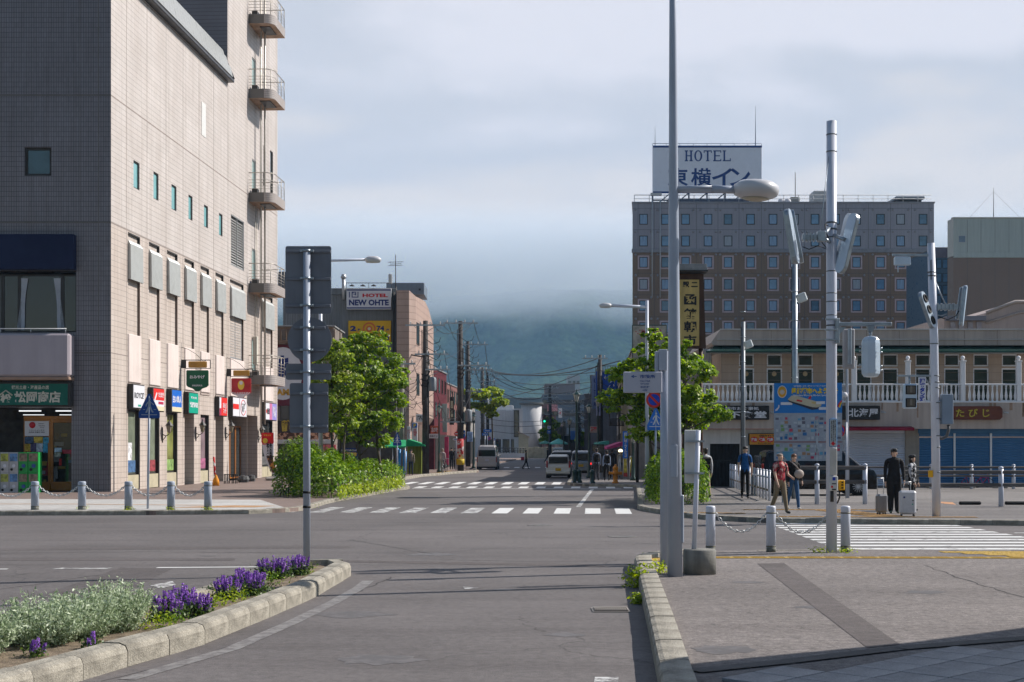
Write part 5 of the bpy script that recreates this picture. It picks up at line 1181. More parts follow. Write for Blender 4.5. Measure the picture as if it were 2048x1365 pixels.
sgn('shop_sign','faded pink hoarding high up far down the street',1095,1115,810,823,262,mat('faded pink',(0.5,0.22,0.24)),txt=None)
sgn('shop_sign','white vertical board with a red square, right of the pink hoarding',1117,1124,817,836,240,W,txt='木',tm=RED,frac=(.7,.35))
sgn('street_banner','blue banner hanging over the street between the lamp posts',1141,1152,862,880,180,mat('blue banner',(0.05,0.15,0.42)),cat='banner')
for i,(px,py,d,c)in enumerate(((1068,838,230,0),(1090,846,190,1))):pass
um=thing('market_parasol','mint green parasol over a small white van far down the street','parasol',G(1117,925));d=190
MB().lathe([(1.3,0),(1.25,.15),(.1,.75),(.001,.8)],(X(1117,d),d,Z(889,d)),10,sm=False).build('canopy',mat('mint canvas',(0.15,0.55,0.42)),um,I4);MB().tube([(X(1117,d),d,0),(X(1117,d),d,Z(889,d))],.03,6).build('pole',m_alu,um,I4)
um=thing('market_parasol','flat green parasol under the far street trees','parasol',G(1089,925));d=186
MB().lathe([(.8,0),(.75,.1),(.1,.4),(.001,.42)],(X(1090,d),d,Z(888,d)),10,sm=False).build('canopy',mat('sea green canvas',(0.06,0.3,0.2)),um,I4);MB().tube([(X(1090,d),d,0),(X(1090,d),d,Z(888,d))],.03,6).build('pole',m_alu,um,I4)
# ---------------- right row, running away from the camera (faces left)
RX0,RY0=6.5,80.0
RPn=Plane((RX0+ST*260,RY0+260),(-ST,-1)) # local x towards the camera, local y to the right (into the buildings)
def rblock(ya,yb,h,m,label,off=0,rows=2,cols=2,w=1.2,hh=1.3,front_rows=0,front_cols=0,ftw=(1.0,1.2),name='shop_building',dep=10,fm=None):
 PLq=Plane((RPn.O.x+off,RPn.O.y),(-ST,-1));u1=(RY0+260-ya)/1.0017;u0=(RY0+260-yb)/1.0017
 b=block(name,PLq,u0,u1,dep,h,m,label)
 if rows:simple_windows(b,PLq,[u0+(u1-u0)*(k+.5)/cols for k in range(cols)],[3.8+(h-4.2)*(k+.5)/rows for k in range(rows)],m_rub,m_glass,w,hh,t=.08,mull=1)
 MB().box(u0+.3,u1-.3,-.04,-.004,.14,2.8).build('shop_front',mat('dim shop front',(0.05,0.04,0.035),var=.5,scale=1),b,PLq.M)
 FPq=Plane((PLq.M3(u1,0)@Vector((0,0,0))).to_2d(),(1,-ST))if False else None
 return b,PLq,u0,u1
def rf(b,ya,off,x0,x1,zr,m_fr,m_gl,w,h,cols,**k):
 """windows on the face turned to the camera"""
 p=Vector((RPn.O.x+off-ST*((RY0+260-ya)),ya));PLf=Plane((p.x,p.y),(1,-ST));simple_windows(b,PLf,[x0+(x1-x0)*(q+.5)/cols for q in range(cols)],zr,m_fr,m_gl,w,h,**k);return PLf
rA,PA,ua,ub=rblock(80,92,7.4,mat('grey plaster',(0.27,0.25,0.235),rough=.8,var=.15,streak=.3),'grey plastered shop building behind the right street tree',.3,1,4)
rf(rA,80,.3,.3,5,[5.3],m_alu,m_glass,1.1,1.3,3)
rB,*_=rblock(92.2,104,6.4,mat('cream plaster',(0.40,0.35,0.25),rough=.8,var=.12,streak=.25),'cream plastered building with balconies on the right side of the street',-.1,2,4)
rf(rB,92.2,-.1,.2,4,[5.0],m_alu,m_glass,.7,1.1,3)
rC,*_=rblock(104.2,118,6.9,mat('white clapboard',(0.42,0.42,0.40),rough=.8,var=.12,streak=.3),'white building crowded with pipes on the right side of the street',0,1,6)
rD,*_=rblock(118.2,134,8.2,mat('blue grey concrete',(0.16,0.19,0.23),rough=.7,var=.1,streak=.2),'tall blue grey building carrying the blue fish board',-1.6,3,6)
rE,*_=rblock(134.2,165,8.6,mat('grey cladding far',(0.24,0.25,0.27),rough=.7,var=.1),'grey clad building beyond the blue fish board',-2.2,2,9)
rFb,*_=rblock(165.5,230,8,mat('dark clad far',(0.13,0.12,0.13),rough=.7,var=.1),'long dark building at the far end of the right side',-3.0,2,14)
# rails and pipes on the cream building
mb=MB();PLq=RPn
d=91.0
for k in range(16):x=X(1183+k*0,88)+0
bl=MB()
for k in range(14):bl.tube([(X(1218+k*2.2,91.9),91.7,Z(838,91.9)),(X(1218+k*2.2,91.9),91.7,Z(852,91.9))],.02,4)
for py in(838,852):bl.tube([(X(1218,91.9),91.7,Z(py,91.9)),(X(1248,91.9),91.7,Z(py,91.9))],.025,4)
bl.tube([(X(1222,91.9),91.8,Z(852,91.9)),(X(1215,91.9),91.8,Z(810,91.9))],.04,5);bl.tube([(X(1238,91.9),91.8,Z(790,91.9)),(X(1238,91.9),91.8,Z(880,91.9))],.05,5)
bl.build('balcony_rail',m_rub,rB,I4)
# signs on the right row
s=sgn('blue_fish_board','large deep blue board with white squid shapes on the roof','placeholder','','','','')if False else None
d=112;s=thing('rooftop_board','large deep blue rooftop board with white squid drawings','billboard',P(1215,800,d));x0,x1,z0,z1=X(1192,d),X(1246,d),Z(795,d),Z(743,d)
MB().box(x0,x1,d,d+.4,z0,z1,0,.03).build('board',mat('deep blue board',(0.005,0.055,0.33),rough=.5,var=.15),s,I4)
rn=random.Random(9);q=MB()
for k in range(13):
 cx_,cz_=rn.uniform(x0+.2,x1-.2),rn.uniform(z0+.2,z1-.2);a_=rn.uniform(0,6.28);r=rn.uniform(.1,.2)
 q.tube([(cx_+r*math.cos(a_),d-.01,cz_+r*math.sin(a_)),(cx_,d-.02,cz_),(cx_-r*.9*math.cos(a_+.7),d-.01,cz_-r*.9*math.sin(a_+.7))],[.012,.05,.01],5)
q.build('squid_drawing',W,s,I4)
q=MB();
for k in range(12):x=x0+(x1-x0)*k/11;q.tube([(x,d+.5,z1),(x,d+.5,z1+.45)],.02,4)
q.tube([(x0,d+.5,z1+.45),(x1,d+.5,z1+.45)],.025,4)
for x in(x0+.2,x1-.2):q.tube([(x,d+.3,z0),(x,d+.3,z0-3)],.06,5)
q.build('frame',m_rub,s,I4)
s=sgn('shop_sign','tall pale blue vertical board with dark letters below the squid board',1184,1195,752,818,116,mat('pale blue board',(0.16,0.22,0.36),var=.1),txt='K\nI\nT\nT\nA',tm=NAVY,frac=(.4,.85))
s=sgn('shop_sign','narrow blue and white vertical board, lower right of the squid board',1193,1201,795,832,111,mat('lilac white board',(0.33,0.36,0.55)),txt='海\n光\n房',tm=NAVY,frac=(.6,.8))
sgn('shop_sign','bright blue vertical shop sign with white characters by the pink awning',1246,1256,863,917,79.2,mat('vivid blue board',(0.0,0.14,0.55),rough=.4),th=.2,txt='回\n函\n館\nマ\nル\nヨ',tm=W,frac=(.62,.9))
s=sgn('shop_sign','round red crab sign over the street on the right row',1180,1194,853,866,100,mat('crab sign',(0.4,0.3,0.28)),txt='蟹',tm=RED,frac=(.9,.8),tb=.06)
# awnings on the right row
def sawn(px0,px1,py0,py1,d,m,label,drop=2,dep=1.6):
 s=thing('shop_awning',label,'awning',G((px0+px1)/2,960,KZ));x0,x1=X(px0,d),X(px1,d)
 q=MB();zt=Z(py0,d);zb=Z(py1,d)
 q.prism([(x0,zb),(x1,zt-.25),(x1,zt),(x0,zb+.12)],d,d+dep,'y');q.build('canvas',m,s,I4)
 q=MB();q.tube([(x0+.05,d+.1,zb),(x1,d+.1,zb-.1)],.02,4);q.build('frame',m_alu,s,I4);return s
sawn(1214,1246,884,899,86,mat('magenta canvas',(0.50,0.06,0.22),rough=.8),'magenta canvas awning on the right row',dep=5)
sawn(1198,1218,882,889,96,mat('turquoise canvas',(0.08,0.40,0.36),rough=.8),'turquoise canvas awning beyond the magenta one',dep=6)
sawn(1203,1226,890,899,90,mat('beige canvas',(0.30,0.27,0.25),rough=.8),'grey beige awning between the turquoise and magenta ones',dep=3)
l=MB();l.ell((X(1241,84),84,Z(902,84)),(.13,.1,.1),10,6);s=thing('shop_lamp','glowing lamp under the magenta awning','lamp',P(1241,902,84));l.build('bulb',mat('warm bulb',(1.0,0.85,0.5),var=0,emit=2.5),s,I4);MB().tube([(X(1241,84),84,Z(902,84)+.09),(X(1241,84),84,Z(888,84))],.01,4).build('cord',m_rub,s,I4)
# bus shelter like glass stand, board signs on the pavement
s=thing('glass_shelter','dark framed glass shelter on the right pavement behind the walkers','shelter',G(1200,962,KZ));d=84
q=MB();q.box(X(1184,d),X(1208,d),d,d+.1,Z(891,d),Z(889,d));
for px in(1184.5,1195,1207.5):q.box(X(px,d)-.03,X(px,d)+.03,d,d+.06,KZ,Z(891,d))
q.build('frame',m_rub,s,I4);q=MB();q.box(X(1185,d),X(1207,d),d+.08,d+.09,.4,Z(892,d));q.build('pane',mat('smoked glass',(0.03,0.035,0.04),rough=.05,spec=1),s,I4)
def aboard(px0,px1,py0,py1,d,label,c1,c2):
 s=thing('a_board',label,'sign',G((px0+px1)/2,py1,KZ));x0,x1=X(px0,d),X(px1,d);z0,z1=KZ+.02,Z(py0,d)
 q=MB();q.tube([(x0,d,z0),(x0+.05,d+.2,z1)],.02,5);q.tube([(x1,d,z0),(x1-.05,d+.2,z1)],.02,5);q.tube([(x0+.05,d+.2,z1),(x1-.05,d+.2,z1)],.02,5);q.tube([(x0,d+.45,z0),(x0+.05,d+.22,z1)],.02,5);q.tube([(x1,d+.45,z0),(x1-.05,d+.22,z1)],.02,5);q.build('frame',m_alu,s,I4)
 h=z1-z0;q=MB();q.add([(x0+.03,d+.08,z0+h*.3),(x1-.03,d+.08,z0+h*.3),(x1-.05,d+.17,z1-.05),(x0+.05,d+.17,z1-.05)],[(0,1,2,3)]);q.build('board',mat(c1[0],c1[1],var=.4,scale=6),s,I4)
 q=MB();q.add([(x0+.02,d+.02,z0+h*.12),(x1-.02,d+.02,z0+h*.12),(x1-.03,d+.07,z0+h*.3),(x0+.03,d+.07,z0+h*.3)],[(0,1,2,3)]);q.build('board_foot',mat(c2[0],c2[1],var=.3,scale=6),s,I4)
aboard(1246,1256,917,936,78.5,'yellow topped pavement board below the blue vertical sign',('yellow board print',(0.5,0.4,0.05)),('red board print',(0.4,0.05,0.04)))
aboard(1259,1269,913,942,77.5,'yellow pavement board with a white frame, nearest the hedge',('mustard board print',(0.42,0.34,0.03)),('maroon board print',(0.2,0.02,0.03)))
aboard(1237,1243,914,934,80,'small pale pavement board under the lamp',('pale board print',(0.45,0.42,0.38)),('tan board print',(0.3,0.24,0.18)))
# ================================================================ big hotel, market hall and neighbours
d=190;HP=Plane((X(1265,d),d),(1,0));U=lambda px:X(px,d)-X(1265,d);ZZ=lambda py:Z(py,d)
ht=thing('hotel_tower','grey and brown hotel tower with rows of small windows and a large roof sign','building',HP.M)
m_hu=mat('hotel grey panel',(0.32,0.31,0.345),rough=.7,var=.05,scale=.1,streak=.12);m_hl=mat('hotel brown panel',(0.235,0.16,0.11),rough=.7,var=.06,scale=.1,streak=.12)
zb=ZZ(505);fpr=[(0,0),(U(1868),0),(U(1868),18),(1.7,18)];mb=MB();mb.prism(fpr,zb,ZZ(407),'z');mb.build('upper_wall',m_hu,ht,HP.M)
mb=MB();mb.prism([(a_,max(b_,.02))for a_,b_ in fpr],0,zb,'z');mb.build('lower_wall',m_hl,ht,HP.M)
mb=MB();mb.box(-.1,U(1868)+.1,-.12,.3,zb-.05,ZZ(498),0,.04);mb.prism([(-.1,-.1),(U(1868)+.1,-.1),(U(1868)+.1,18),(1.6,18)],ZZ(407),ZZ(404),'z');mb.build('string_course',mat('pale grey course',(0.25,0.25,0.27),rough=.6),ht,HP.M)
colx=[1287,1331,1371,1416,1456,1501,1546,1589,1630,1671,1713,1761,1801,1846]
cols=[U(c)for c in colx];pane=[mat('blue pane',(0.11,0.23,0.37),rough=.12,var=.25,scale=.8,spec=.9),mat('blue pane dark',(0.06,0.14,0.22),rough=.1,var=.3,scale=.8,spec=.9),mat('blue pane curtain',(0.18,0.29,0.44),rough=.25,var=.3,scale=1.5,stretch=(6,1,.3),spec=.8),mat('curtain pane',(0.33,0.36,0.40),rough=.4,var=.2,scale=1.5,stretch=(6,1,.3))]
pw=[pane[0],pane[0],pane[1],pane[2],pane[0],pane[2],pane[3]]
simple_windows(ht,HP,cols,[ZZ(439),ZZ(482.5)],m_rub,pw,1.13,1.42,t=.1)
simple_windows(ht,HP,cols,[ZZ(y)for y in(525,569,612,655.5,699,742)],m_rub,pw,1.13,1.42,t=.1,trim=(mat('pink trim',(0.50,0.38,0.39)),.2),y=.02)
# panel joints and round anchor caps
mb=MB()
for px in(1276,1309,1351,1393,1436,1478,1523,1567,1609,1650,1692,1737,1781,1823,1858):mb.box(U(px)-.02,U(px)+.02,-.006,.01,zb+.4,ZZ(408));mb.box(U(px)-.02,U(px)+.02,.012,.03,8,zb-.1)
for py in(460,417):mb.box(0,U(1868),-.006,.01,ZZ(py)-.02,ZZ(py)+.02)
for py in(547,590,634,677):mb.box(0,U(1868),.012,.03,ZZ(py)-.02,ZZ(py)+.02)
mb.build('panel_joint',mat('hotel joint',(0.10,0.09,0.09)),ht,HP.M)
cp=MB();cp.lathe([(.17,0),(.13,.06),(.001,.08)],(0,0,0),8).xf(Matrix.Rotation(R(90),4,'X'));cpm=cp.mesh('anchor_cap',mat('cap grey',(0.27,0.26,0.27)))
for i,c in enumerate(cols):
 for py in(420,464,505.5+4,551,595,638):
  for s_ in(-1,1):link('anchor_cap',cpm,ht,HP.M3(c+s_*1.05,(.0 if py<500 else.02),ZZ(py)))
# roof furniture
mb=MB();mb.tube([(0.3,.6,ZZ(404)+1.0),(U(1868)-.2,.6,ZZ(404)+1.0)],.05,5);mb.tube([(.3,.6,ZZ(404)+.5),(U(1868)-.2,.6,ZZ(404)+.5)],.035,5)
k=0.3
while k<U(1868):mb.tube([(k,.6,ZZ(404)),(k,.6,ZZ(404)+1.0)],.04,4);k+=2.0
mb.build('roof_rail',mat('pale rail',(0.5,0.5,0.5)),ht,HP.M)
mb=MB();mb.tube([(U(1304),-.2,ZZ(596)),(U(1304),-.2,ZZ(400)),(U(1320),-.2,ZZ(400)),(U(1320),-.2,ZZ(596))],.07,5);mb.box(U(1301),U(1323),-.4,.2,ZZ(392),ZZ(387));mb.build('ladder_rail',mat('pale rail',(0.5,0.5,0.5)),ht,HP.M)
mb=MB();mb.box(U(1643),U(1682),5,8,ZZ(405),ZZ(368),0,.1);mb.build('roof_duct',mat('duct grey',(0.40,0.41,0.41)),ht,HP.M)
mb=MB();mb.box(U(1590),U(1609),3,5,ZZ(405),ZZ(386),0,.1);mb.tube([(U(1601),3.5,ZZ(386)),(U(1601),3.5,ZZ(335))],.06,5);mb.build('stair_head',mat('block grey',(0.25,0.25,0.24)),ht,HP.M)
mb=MB();mb.box(U(1801),U(1858),2,7,ZZ(404),ZZ(401));mb.box(U(1800),U(1859),2,7,ZZ(393),ZZ(387),0,.1);mb.box(U(1806),U(1856),3,6.5,ZZ(401),ZZ(393),1);mb.build('plant_room',[mat('roof plant grey',(0.22,0.24,0.27)),m_rub],ht,HP.M)
for px in(1566,1579):
 q=MB();q.lathe([(.45,0),(.4,.12),(.2,.2),(.001,.22)],(0,0,0),12).xf(HP.M3(U(px),1.2,ZZ(400))@Matrix.Rotation(R(75),4,'X'));q.build('satellite_dish',W,ht,I4)
s=thing('roof_sign','large white roof sign reading HOTEL above four navy Japanese characters','billboard',HP.M3(U(1415),1,ZZ(385)))
a,b,c,e=U(1307),U(1526),ZZ(383),ZZ(289)
MB().box(a,b,.8,1.6,c,e,0,.04).build('board',mat('sign white',(0.74,0.76,0.84),rough=.5,var=.03),s,HP.M)
m_nv=mat('sign navy',(0.02,0.06,0.22),rough=.5,var=0)
strip(HP,s,a,b,e-.28,e,m_nv,y=.79,t=.02);strip(HP,s,a,b,c-.15,c+.12,m_nv,y=.79,t=.02)
w=b-a;h=e-c
def serif_word(word,x0,x1,z0,z1,parent,PL,y,m):
 """slab serif capitals drawn from bars"""
 n=len(word);cw=(x1-x0)/n;H=z1-z0;q=MB();B=cw*.17;th=H*.09
 def V(xa):q.box(xa-B/2,xa+B/2,y-.02,y,z0+th,z1-th);q.box(xa-B*1.0,xa+B*1.0,y-.02,y,z0,z0+th);q.box(xa-B*1.0,xa+B*1.0,y-.02,y,z1-th,z1)
 for i,ch in enumerate(word):
  a=x0+cw*i+cw*.08;b=x0+cw*(i+1)-cw*.08;m_=(a+b)/2
  if ch=='H':V(a+B);V(b-B);q.box(a+B*1.5,b-B*1.5,y-.02,y,(z0+z1)/2-th/2,(z0+z1)/2+th/2)
  elif ch=='T':V(m_);q.box(a,b,y-.021,y-.001,z1-th,z1+.001);q.box(a,a+th*.8,y-.022,y-.002,z1-th*2.6,z1-th*.5);q.box(b-th*.8,b,y-.022,y-.002,z1-th*2.6,z1-th*.5)
  elif ch=='E':V(a+B);q.box(a+B,b,y-.021,y-.001,z1-th,z1+.001);q.box(a+B,b,y-.021,y-.001,z0-.001,z0+th);q.box(a+B*1.5,b-B*.8,y-.02,y,(z0+z1)/2-th/2,(z0+z1)/2+th/2);q.box(b-th*.8,b,y-.022,y-.002,z1-th*2.4,z1-th*.5);q.box(b-th*.8,b,y-.022,y-.002,z0+th*.5,z0+th*2.4)
  elif ch=='L':V(a+B);q.box(a+B,b,y-.021,y-.001,z0-.001,z0+th);q.box(b-th*.8,b,y-.022,y-.002,z0+th*.5,z0+th*3)
  elif ch=='O':
   n_=20;ro=[((b-a)/2,H/2+.02),((b-a)/2-B*1.05,H/2-th*.8)];vs=[]
   for rr in ro:
    for k in range(n_):t=2*math.pi*k/n_;vs.append((m_+rr[0]*math.cos(t),y-.02,(z0+z1)/2+rr[1]*math.sin(t)))
   q.add(vs,[(k,(k+1)%n_,n_+(k+1)%n_,n_+k)[::-1]for k in range(n_)])
 return q.build('lettering',m,parent,PL.M)
serif_word('HOTEL',a+w*.285,a+w*.72,c+h*.665,c+h*.895,s,HP,.785,m_nv)
for ch,px in(('東',1357),('横',1404),('イ',1446),('ン',1482)):
 text(ch,U(1404+20)-U(1404-21),ZZ(335)-ZZ(371),m_nv,s,HP.M3(U(px),.785,ZZ(352.5)),bold=.02)
mb=MB()
for k in range(7):mb.tube([(a+w*k/6,1.2,c-2.0),(a+w*k/6,1.2,c)],.12,5);
for k in range(6):mb.tube([(a+w*k/6,1.2,c-2.0),(a+w*(k+1)/6,1.2,c)],.08,5)
mb.tube([(a,1.2,c-1.0),(b,1.2,c-1.0)],.1,5);mb.box(a+w*.15,b-w*.1,2,5,ZZ(404),c-.6)
for k in range(9):mb.tube([(a+w*k/8,1.2,e),(a+w*k/8,1.2,e+.35)],.03,4)
mb.tube([(a,1.2,e+.35),(b,1.2,e+.35)],.04,4)
mb.tube([(U(1312),1.2,e),(U(1312),1.2,ZZ(247))],[.05,.015],5);mb.tube([(U(1514),1.2,e),(U(1514),1.2,ZZ(208))],[.07,.02],5)
mb.build('steel_frame',mat('roof steel',(0.12,0.15,0.22),rough=.5),s,HP.M)
# right hand building
d2=150;RB=Plane((X(1907,d2),d2),(1,0));U2=lambda px:X(px,d2)-X(1907,d2);Z2=lambda py:Z(py,d2)
rb=thing('office_block','large block with pale blue upper cladding over brown, at the right edge','building',RB.M)
m_pb=mat('pale blue cladding',(0.42,0.47,0.44),rough=.6,var=.04,scale=.15,streak=.12);m_br=mat('umber cladding',(0.22,0.165,0.135),rough=.65,var=.05,scale=.15)
of_=[(0,0),(14,0),(20,20),(6.6,20)];mb=MB();mb.prism(of_,Z2(512),Z2(437),'z');mb.build('upper_wall',m_pb,rb,RB.M)
mb=MB();mb.prism(of_,0,Z2(513.5),'z');mb.build('lower_wall',m_br,rb,RB.M)
cc=Plane((X(1895,d2+1.6),d2+1.6),(X(1907,d2)-X(1895,d2+1.6),-1.6));ln_=math.hypot(X(1907,d2)-X(1895,d2+1.6),1.6)
mb=MB();mb.box(0,ln_,0,.3,Z2(512),Z2(437),0);mb.box(0,ln_,0,.3,0,Z2(513.5),1);mb.build('chamfer_wall',[mat('pale stone cladding',(0.5,0.49,0.44),var=.05),mat('tan cladding',(0.22,0.17,0.14),var=.05)],rb,cc.M)
mb=MB();mb.box(-.1,14,-.12,.6,Z2(437),Z2(434.5),0,.03);mb.box(-.02,14,-.06,.02,Z2(516),Z2(505),1,.02);mb.box(-.02,14,-.1,.02,Z2(516),Z2(513.2),1,.02);mb.build('parapet',[mat('pale coping',(0.5,0.52,0.5)),m_pb],rb,RB.M)
simple_windows(rb,RB,[U2(1924)],[Z2(478.5)],m_alu,mat('pale blue pane',(0.18,0.24,0.30),rough=.2),.75,.75,t=.05)
mb=MB();mb.tube([(U2(2000),2,Z2(436)),(U2(2000),2,Z2(369))],[.05,.02],5);mb.tube([(U2(1945),2,Z2(436)),(U2(2000),2,Z2(377)),(U2(2060),2,Z2(436))],.012,4);mb.build('mast',m_rub,rb,RB.M)
for px in(1935,1962,1990,2018,2044):MB().box(U2(px)-.015,U2(px)+.015,-.005,.004,Z2(640),Z2(440)).build('panel_joint',mat('office joint',(0.13,0.13,0.13)),rb,RB.M)
gb=block('glass_block',Plane((X(1868.5,170),170),(1,0)),0,X(1900,170)-X(1868.5,170),12,Z(497,170),mat('blue spandrel',(0.10,0.17,0.24),rough=.3,var=.1),'narrow blue glass block between the hotel and the office block')
GPn=Plane((X(1868.5,170),170),(1,0));mb=MB();mb.box(0,2,-.06,-.004,Z(516,170),Z(497,170));mb.build('top_band',mat('mauve band',(0.20,0.17,0.20)),gb,GPn.M)
simple_windows(gb,GPn,[.55,1.3],[Z(556,170),Z(528,170),Z(600,170),Z(580,170)],m_rub,pane[0],.62,1.1,t=.05)
# roofs between the hotel and the market hall
d3=82;mr_=thing('station_annex','pinkish annex building with a sloping parapet behind the market hall','building',(X(1960,d3),d3,0));m_an=mat('pinkish panel',(0.46,0.37,0.33),rough=.7,var=.07,streak=.15,scale=.2)
mb=MB();mb.prism([(X(1888,d3),0),(X(2120,d3),0),(X(2120,d3),Z(605,d3)),(X(2030,d3),Z(604,d3)),(X(1972,d3),Z(626,d3)),(X(1970,d3),Z(635,d3)),(X(1888,d3),Z(635,d3))],d3,d3+9,'y');mb.build('wall',m_an,mr_,I4)
mb=MB();mb.tube([(X(1972,d3),d3-.05,Z(626,d3)),(X(2030,d3),d3-.05,Z(604,d3)),(X(2120,d3),d3-.05,Z(604,d3))],.1,4);mb.tube([(X(1972,d3),d3-.05,Z(646,d3)),(X(2040,d3),d3-.05,Z(625,d3)),(X(2120,d3),d3-.05,Z(625,d3))],.07,4);mb.build('coping',mat('pale coping2',(0.42,0.36,0.33)),mr_,I4)
mb=MB();mb.box(X(1890,d3),X(1969,d3),d3-.3,d3+.2,Z(642,d3),Z(633,d3));mb.build('eave',mat('grey eave',(0.2,0.2,0.23)),mr_,I4)
for px in(1905,1922,1940,1957):MB().box(X(px-5,d3),X(px+5,d3),d3-.12,d3-.004,Z(658,d3),Z(644,d3),0,.02).build('vent_panel',mat('pale vent',(0.33,0.30,0.31)),mr_,I4)
# ---------------- market hall
dm=66.0;MP=Plane((X(1418,dm),dm),(1,0));mu=lambda px:X(px,dm)-X(1418,dm);mz=lambda py:Z(py,dm)
mh=thing('market_hall','long two storey market hall with a white balustrade, green eave and shuttered shops','building',MP.M)
m_tan=mat('tan siding',(0.40,0.30,0.225),rough=.75,var=.08,scale=.4,streak=.15);m_fas=mat('beige fascia',(0.46,0.385,0.34),rough=.7,var=.06,scale=.3,streak=.2);m_wh=mat('white painted',(0.72,0.72,0.74),rough=.6,var=.05)
UR=mu(2140)
wins=[1493,1549,1611,1674,1728,1781,1846,1904,1962,2019,2080]
mb=MB();hs=[]
for px in wins:
 c_=mu(px);hs.append((c_-.35,c_+.35,mz(733),mz(709),.12));hs.append((c_-.36,c_+.36,mz(803),mz(737),.12))
wall_holes(mb,mu(1442),UR,mz(803),mz(704),hs);mb.add([(mu(1442),0,mz(803)),(mu(1442),8,mz(803)),(mu(1442),8,mz(704)),(mu(1442),0,mz(704))],[(0,3,2,1)]);mb.build('upper_wall',m_tan,mh,MP.M)
m_mg=mat('dark green pane',(0.012,0.026,0.023),rough=.12,var=.5,scale=.8,spec=.25)
for h_ in hs:window(mh,MP,h_[0],h_[1],h_[2],h_[3],.10,m_wh,m_mg,t=.055)
lampm=mat('dim globe',(0.30,0.22,0.12),rough=.5,var=.1,emit=.05)
for px in wins[:4]:MB().ell((mu(px),.09,mz(748)),(.14,.02,.14),12,6).build('globe_lamp',lampm,mh,MP.M)
# siding joints: boards
mb=MB()
for k in range(6):mb.box(mu(1442),UR,-.004,.002,mz(803)+.25+k*.36,mz(803)+.262+k*.36)
mb.build('siding_joint',mat('tan joint',(0.2,0.15,0.12)),mh,MP.M)
# eave: green glass-like awning, fascia
mb=MB();e0,e1=mu(1405),UR
mb.add([(e0,-1.1,mz(706)),(UR,-1.1,mz(706)),(UR,0,mz(692)),(mu(1430),0,mz(692))],[(0,1,2,3)]);mb.box(e0,UR,-1.15,-1.08,mz(709),mz(705));mb.add([(e0,-1.1,mz(709)),(UR,-1.1,mz(709)),(UR,0,mz(708)),(e0+.6,0,mz(708))],[(3,2,1,0)],1)
mb.build('eave',[mat('dark green roof',(0.012,0.05,0.042),rough=.25,var=.35,scale=.5),mat('eave soffit',(0.35,0.35,0.33))],mh,MP.M)
ej=MB();k=0.0;ejm=MB().box(-.012,.012,-.01,0,0,1).mesh('eave_rib',mat('green rib',(0.01,0.03,0.025)))
while e0+.8+k<UR:
 q=MB();q.add([(-.015,-1.08,mz(706)+.004),(.015,-1.08,mz(706)+.004),(.015,-.0,mz(692)+.012),(-.015,-.0,mz(692)+.012)],[(0,1,2,3)])
 if k==0:ribm=q.mesh('eave_rib',mat('green rib',(0.01,0.03,0.025)))
 link('eave_rib',ribm,mh,MP.M3(e0+.9+k,0,0));k+=.95
mb=MB();mb.prism([(mu(1425),mz(692)),(UR,mz(692)),(UR,mz(660)),(mu(1439),mz(660)),(mu(1420),mz(687))],-.3,8,'y');mb.build('parapet',m_fas,mh,MP.M)
mb=MB();mb.box(mu(1438),UR,-.38,-.301,mz(661.5),mz(659));mb.box(mu(1432),UR,-.36,-.301,mz(681),mz(679.3));mb.build('coping',mat('pale coping3',(0.5,0.48,0.47)),mh,MP.M)
mb=MB()
for px in(1476,1540,1605,1670,1730,1795,1860,1925,1990,2048):mb.box(mu(px)-.01,mu(px)+.01,-.306,-.298,mz(691),mz(662))
mb.build('parapet_joint',MT['tan joint'],mh,MP.M)
mb=MB();mb.prism([(mu(1575),mz(659)),(mu(1660),mz(659)),(mu(1660),mz(652)),(mu(1590),mz(652))],3,6,'y');mb.build('roof_step',mat('roof step grey',(0.24,0.24,0.26)),mh,MP.M)
# balcony slab, fascia band and balustrade stand forward
BF=-2.1;fP=Plane((MP.O.x,dm+BF),(1,0));dl=dm+BF;lu=lambda px:X(px,dl)-MP.O.x;lz=lambda py:Z(py,dl)
mb=MB();mb.box(lu(1385),lu(2140),0,2.1,lz(806),lz(802.5),1,.02);mb.box(lu(1388),lu(2140),.03,2.1,lz(858),lz(806),0);mb.build('balcony_band',[m_fas,m_wh],mh,fP.M)
mb=MB()
rr_=random.Random(2)
for k in range(16):
 u=rr_.uniform(lu(1400),lu(2048));w_=rr_.uniform(.04,.14);mb.box(u,u+w_,.026,.03,lz(806)-rr_.uniform(.3,.9),lz(806))
mb.build('rust_stain',mat('rust stain',(0.30,0.20,0.14),rough=.8,var=.3),mh,fP.M)
bl_=MB();H_=lz(770.5)-lz(802.5);bl_.lathe([(.05,0),(.05,.04),(.035,.06),(.062,.16),(.066,.24),(.045,.40),(.028,H_*.72),(.038,H_*.8),(.028,H_*.84),(.05,H_*.94),(.05,H_)],(0,0,0),8);blm=bl_.mesh('baluster',m_wh)
bs=thing('balustrade','white painted balustrade with turned balusters along the market hall balcony','balustrade',fP.M3(lu(1395),0,lz(802.5)))
posts=[1396,1709,1817,1927,2039]
k=0
px=1401.0
while px<2060:
 if all(abs(px-p)>6.5 for p in posts):link('baluster',blm,bs,fP.M3(lu(px),.12,lz(802.5)))
 px+=9.15
for p0,p1 in zip(posts,posts[1:]+[2140]):
 MB().box(lu(p0+4),lu(p1-4),.04,.2,lz(770.5),lz(767.5),0,.015).build('top_rail',m_wh,bs,fP.M)
for p in posts[1:]:
 q=MB();q.box(lu(p)-.1,lu(p)+.1,.02,.22,lz(803),lz(724),0,.015);q.box(lu(p)-.13,lu(p)+.13,-.01,.25,lz(724),lz(721),0,.01);q.ell((lu(p),.12,lz(716)),(.1,.1,.1),12,8);q.build('post',m_wh,bs,fP.M)
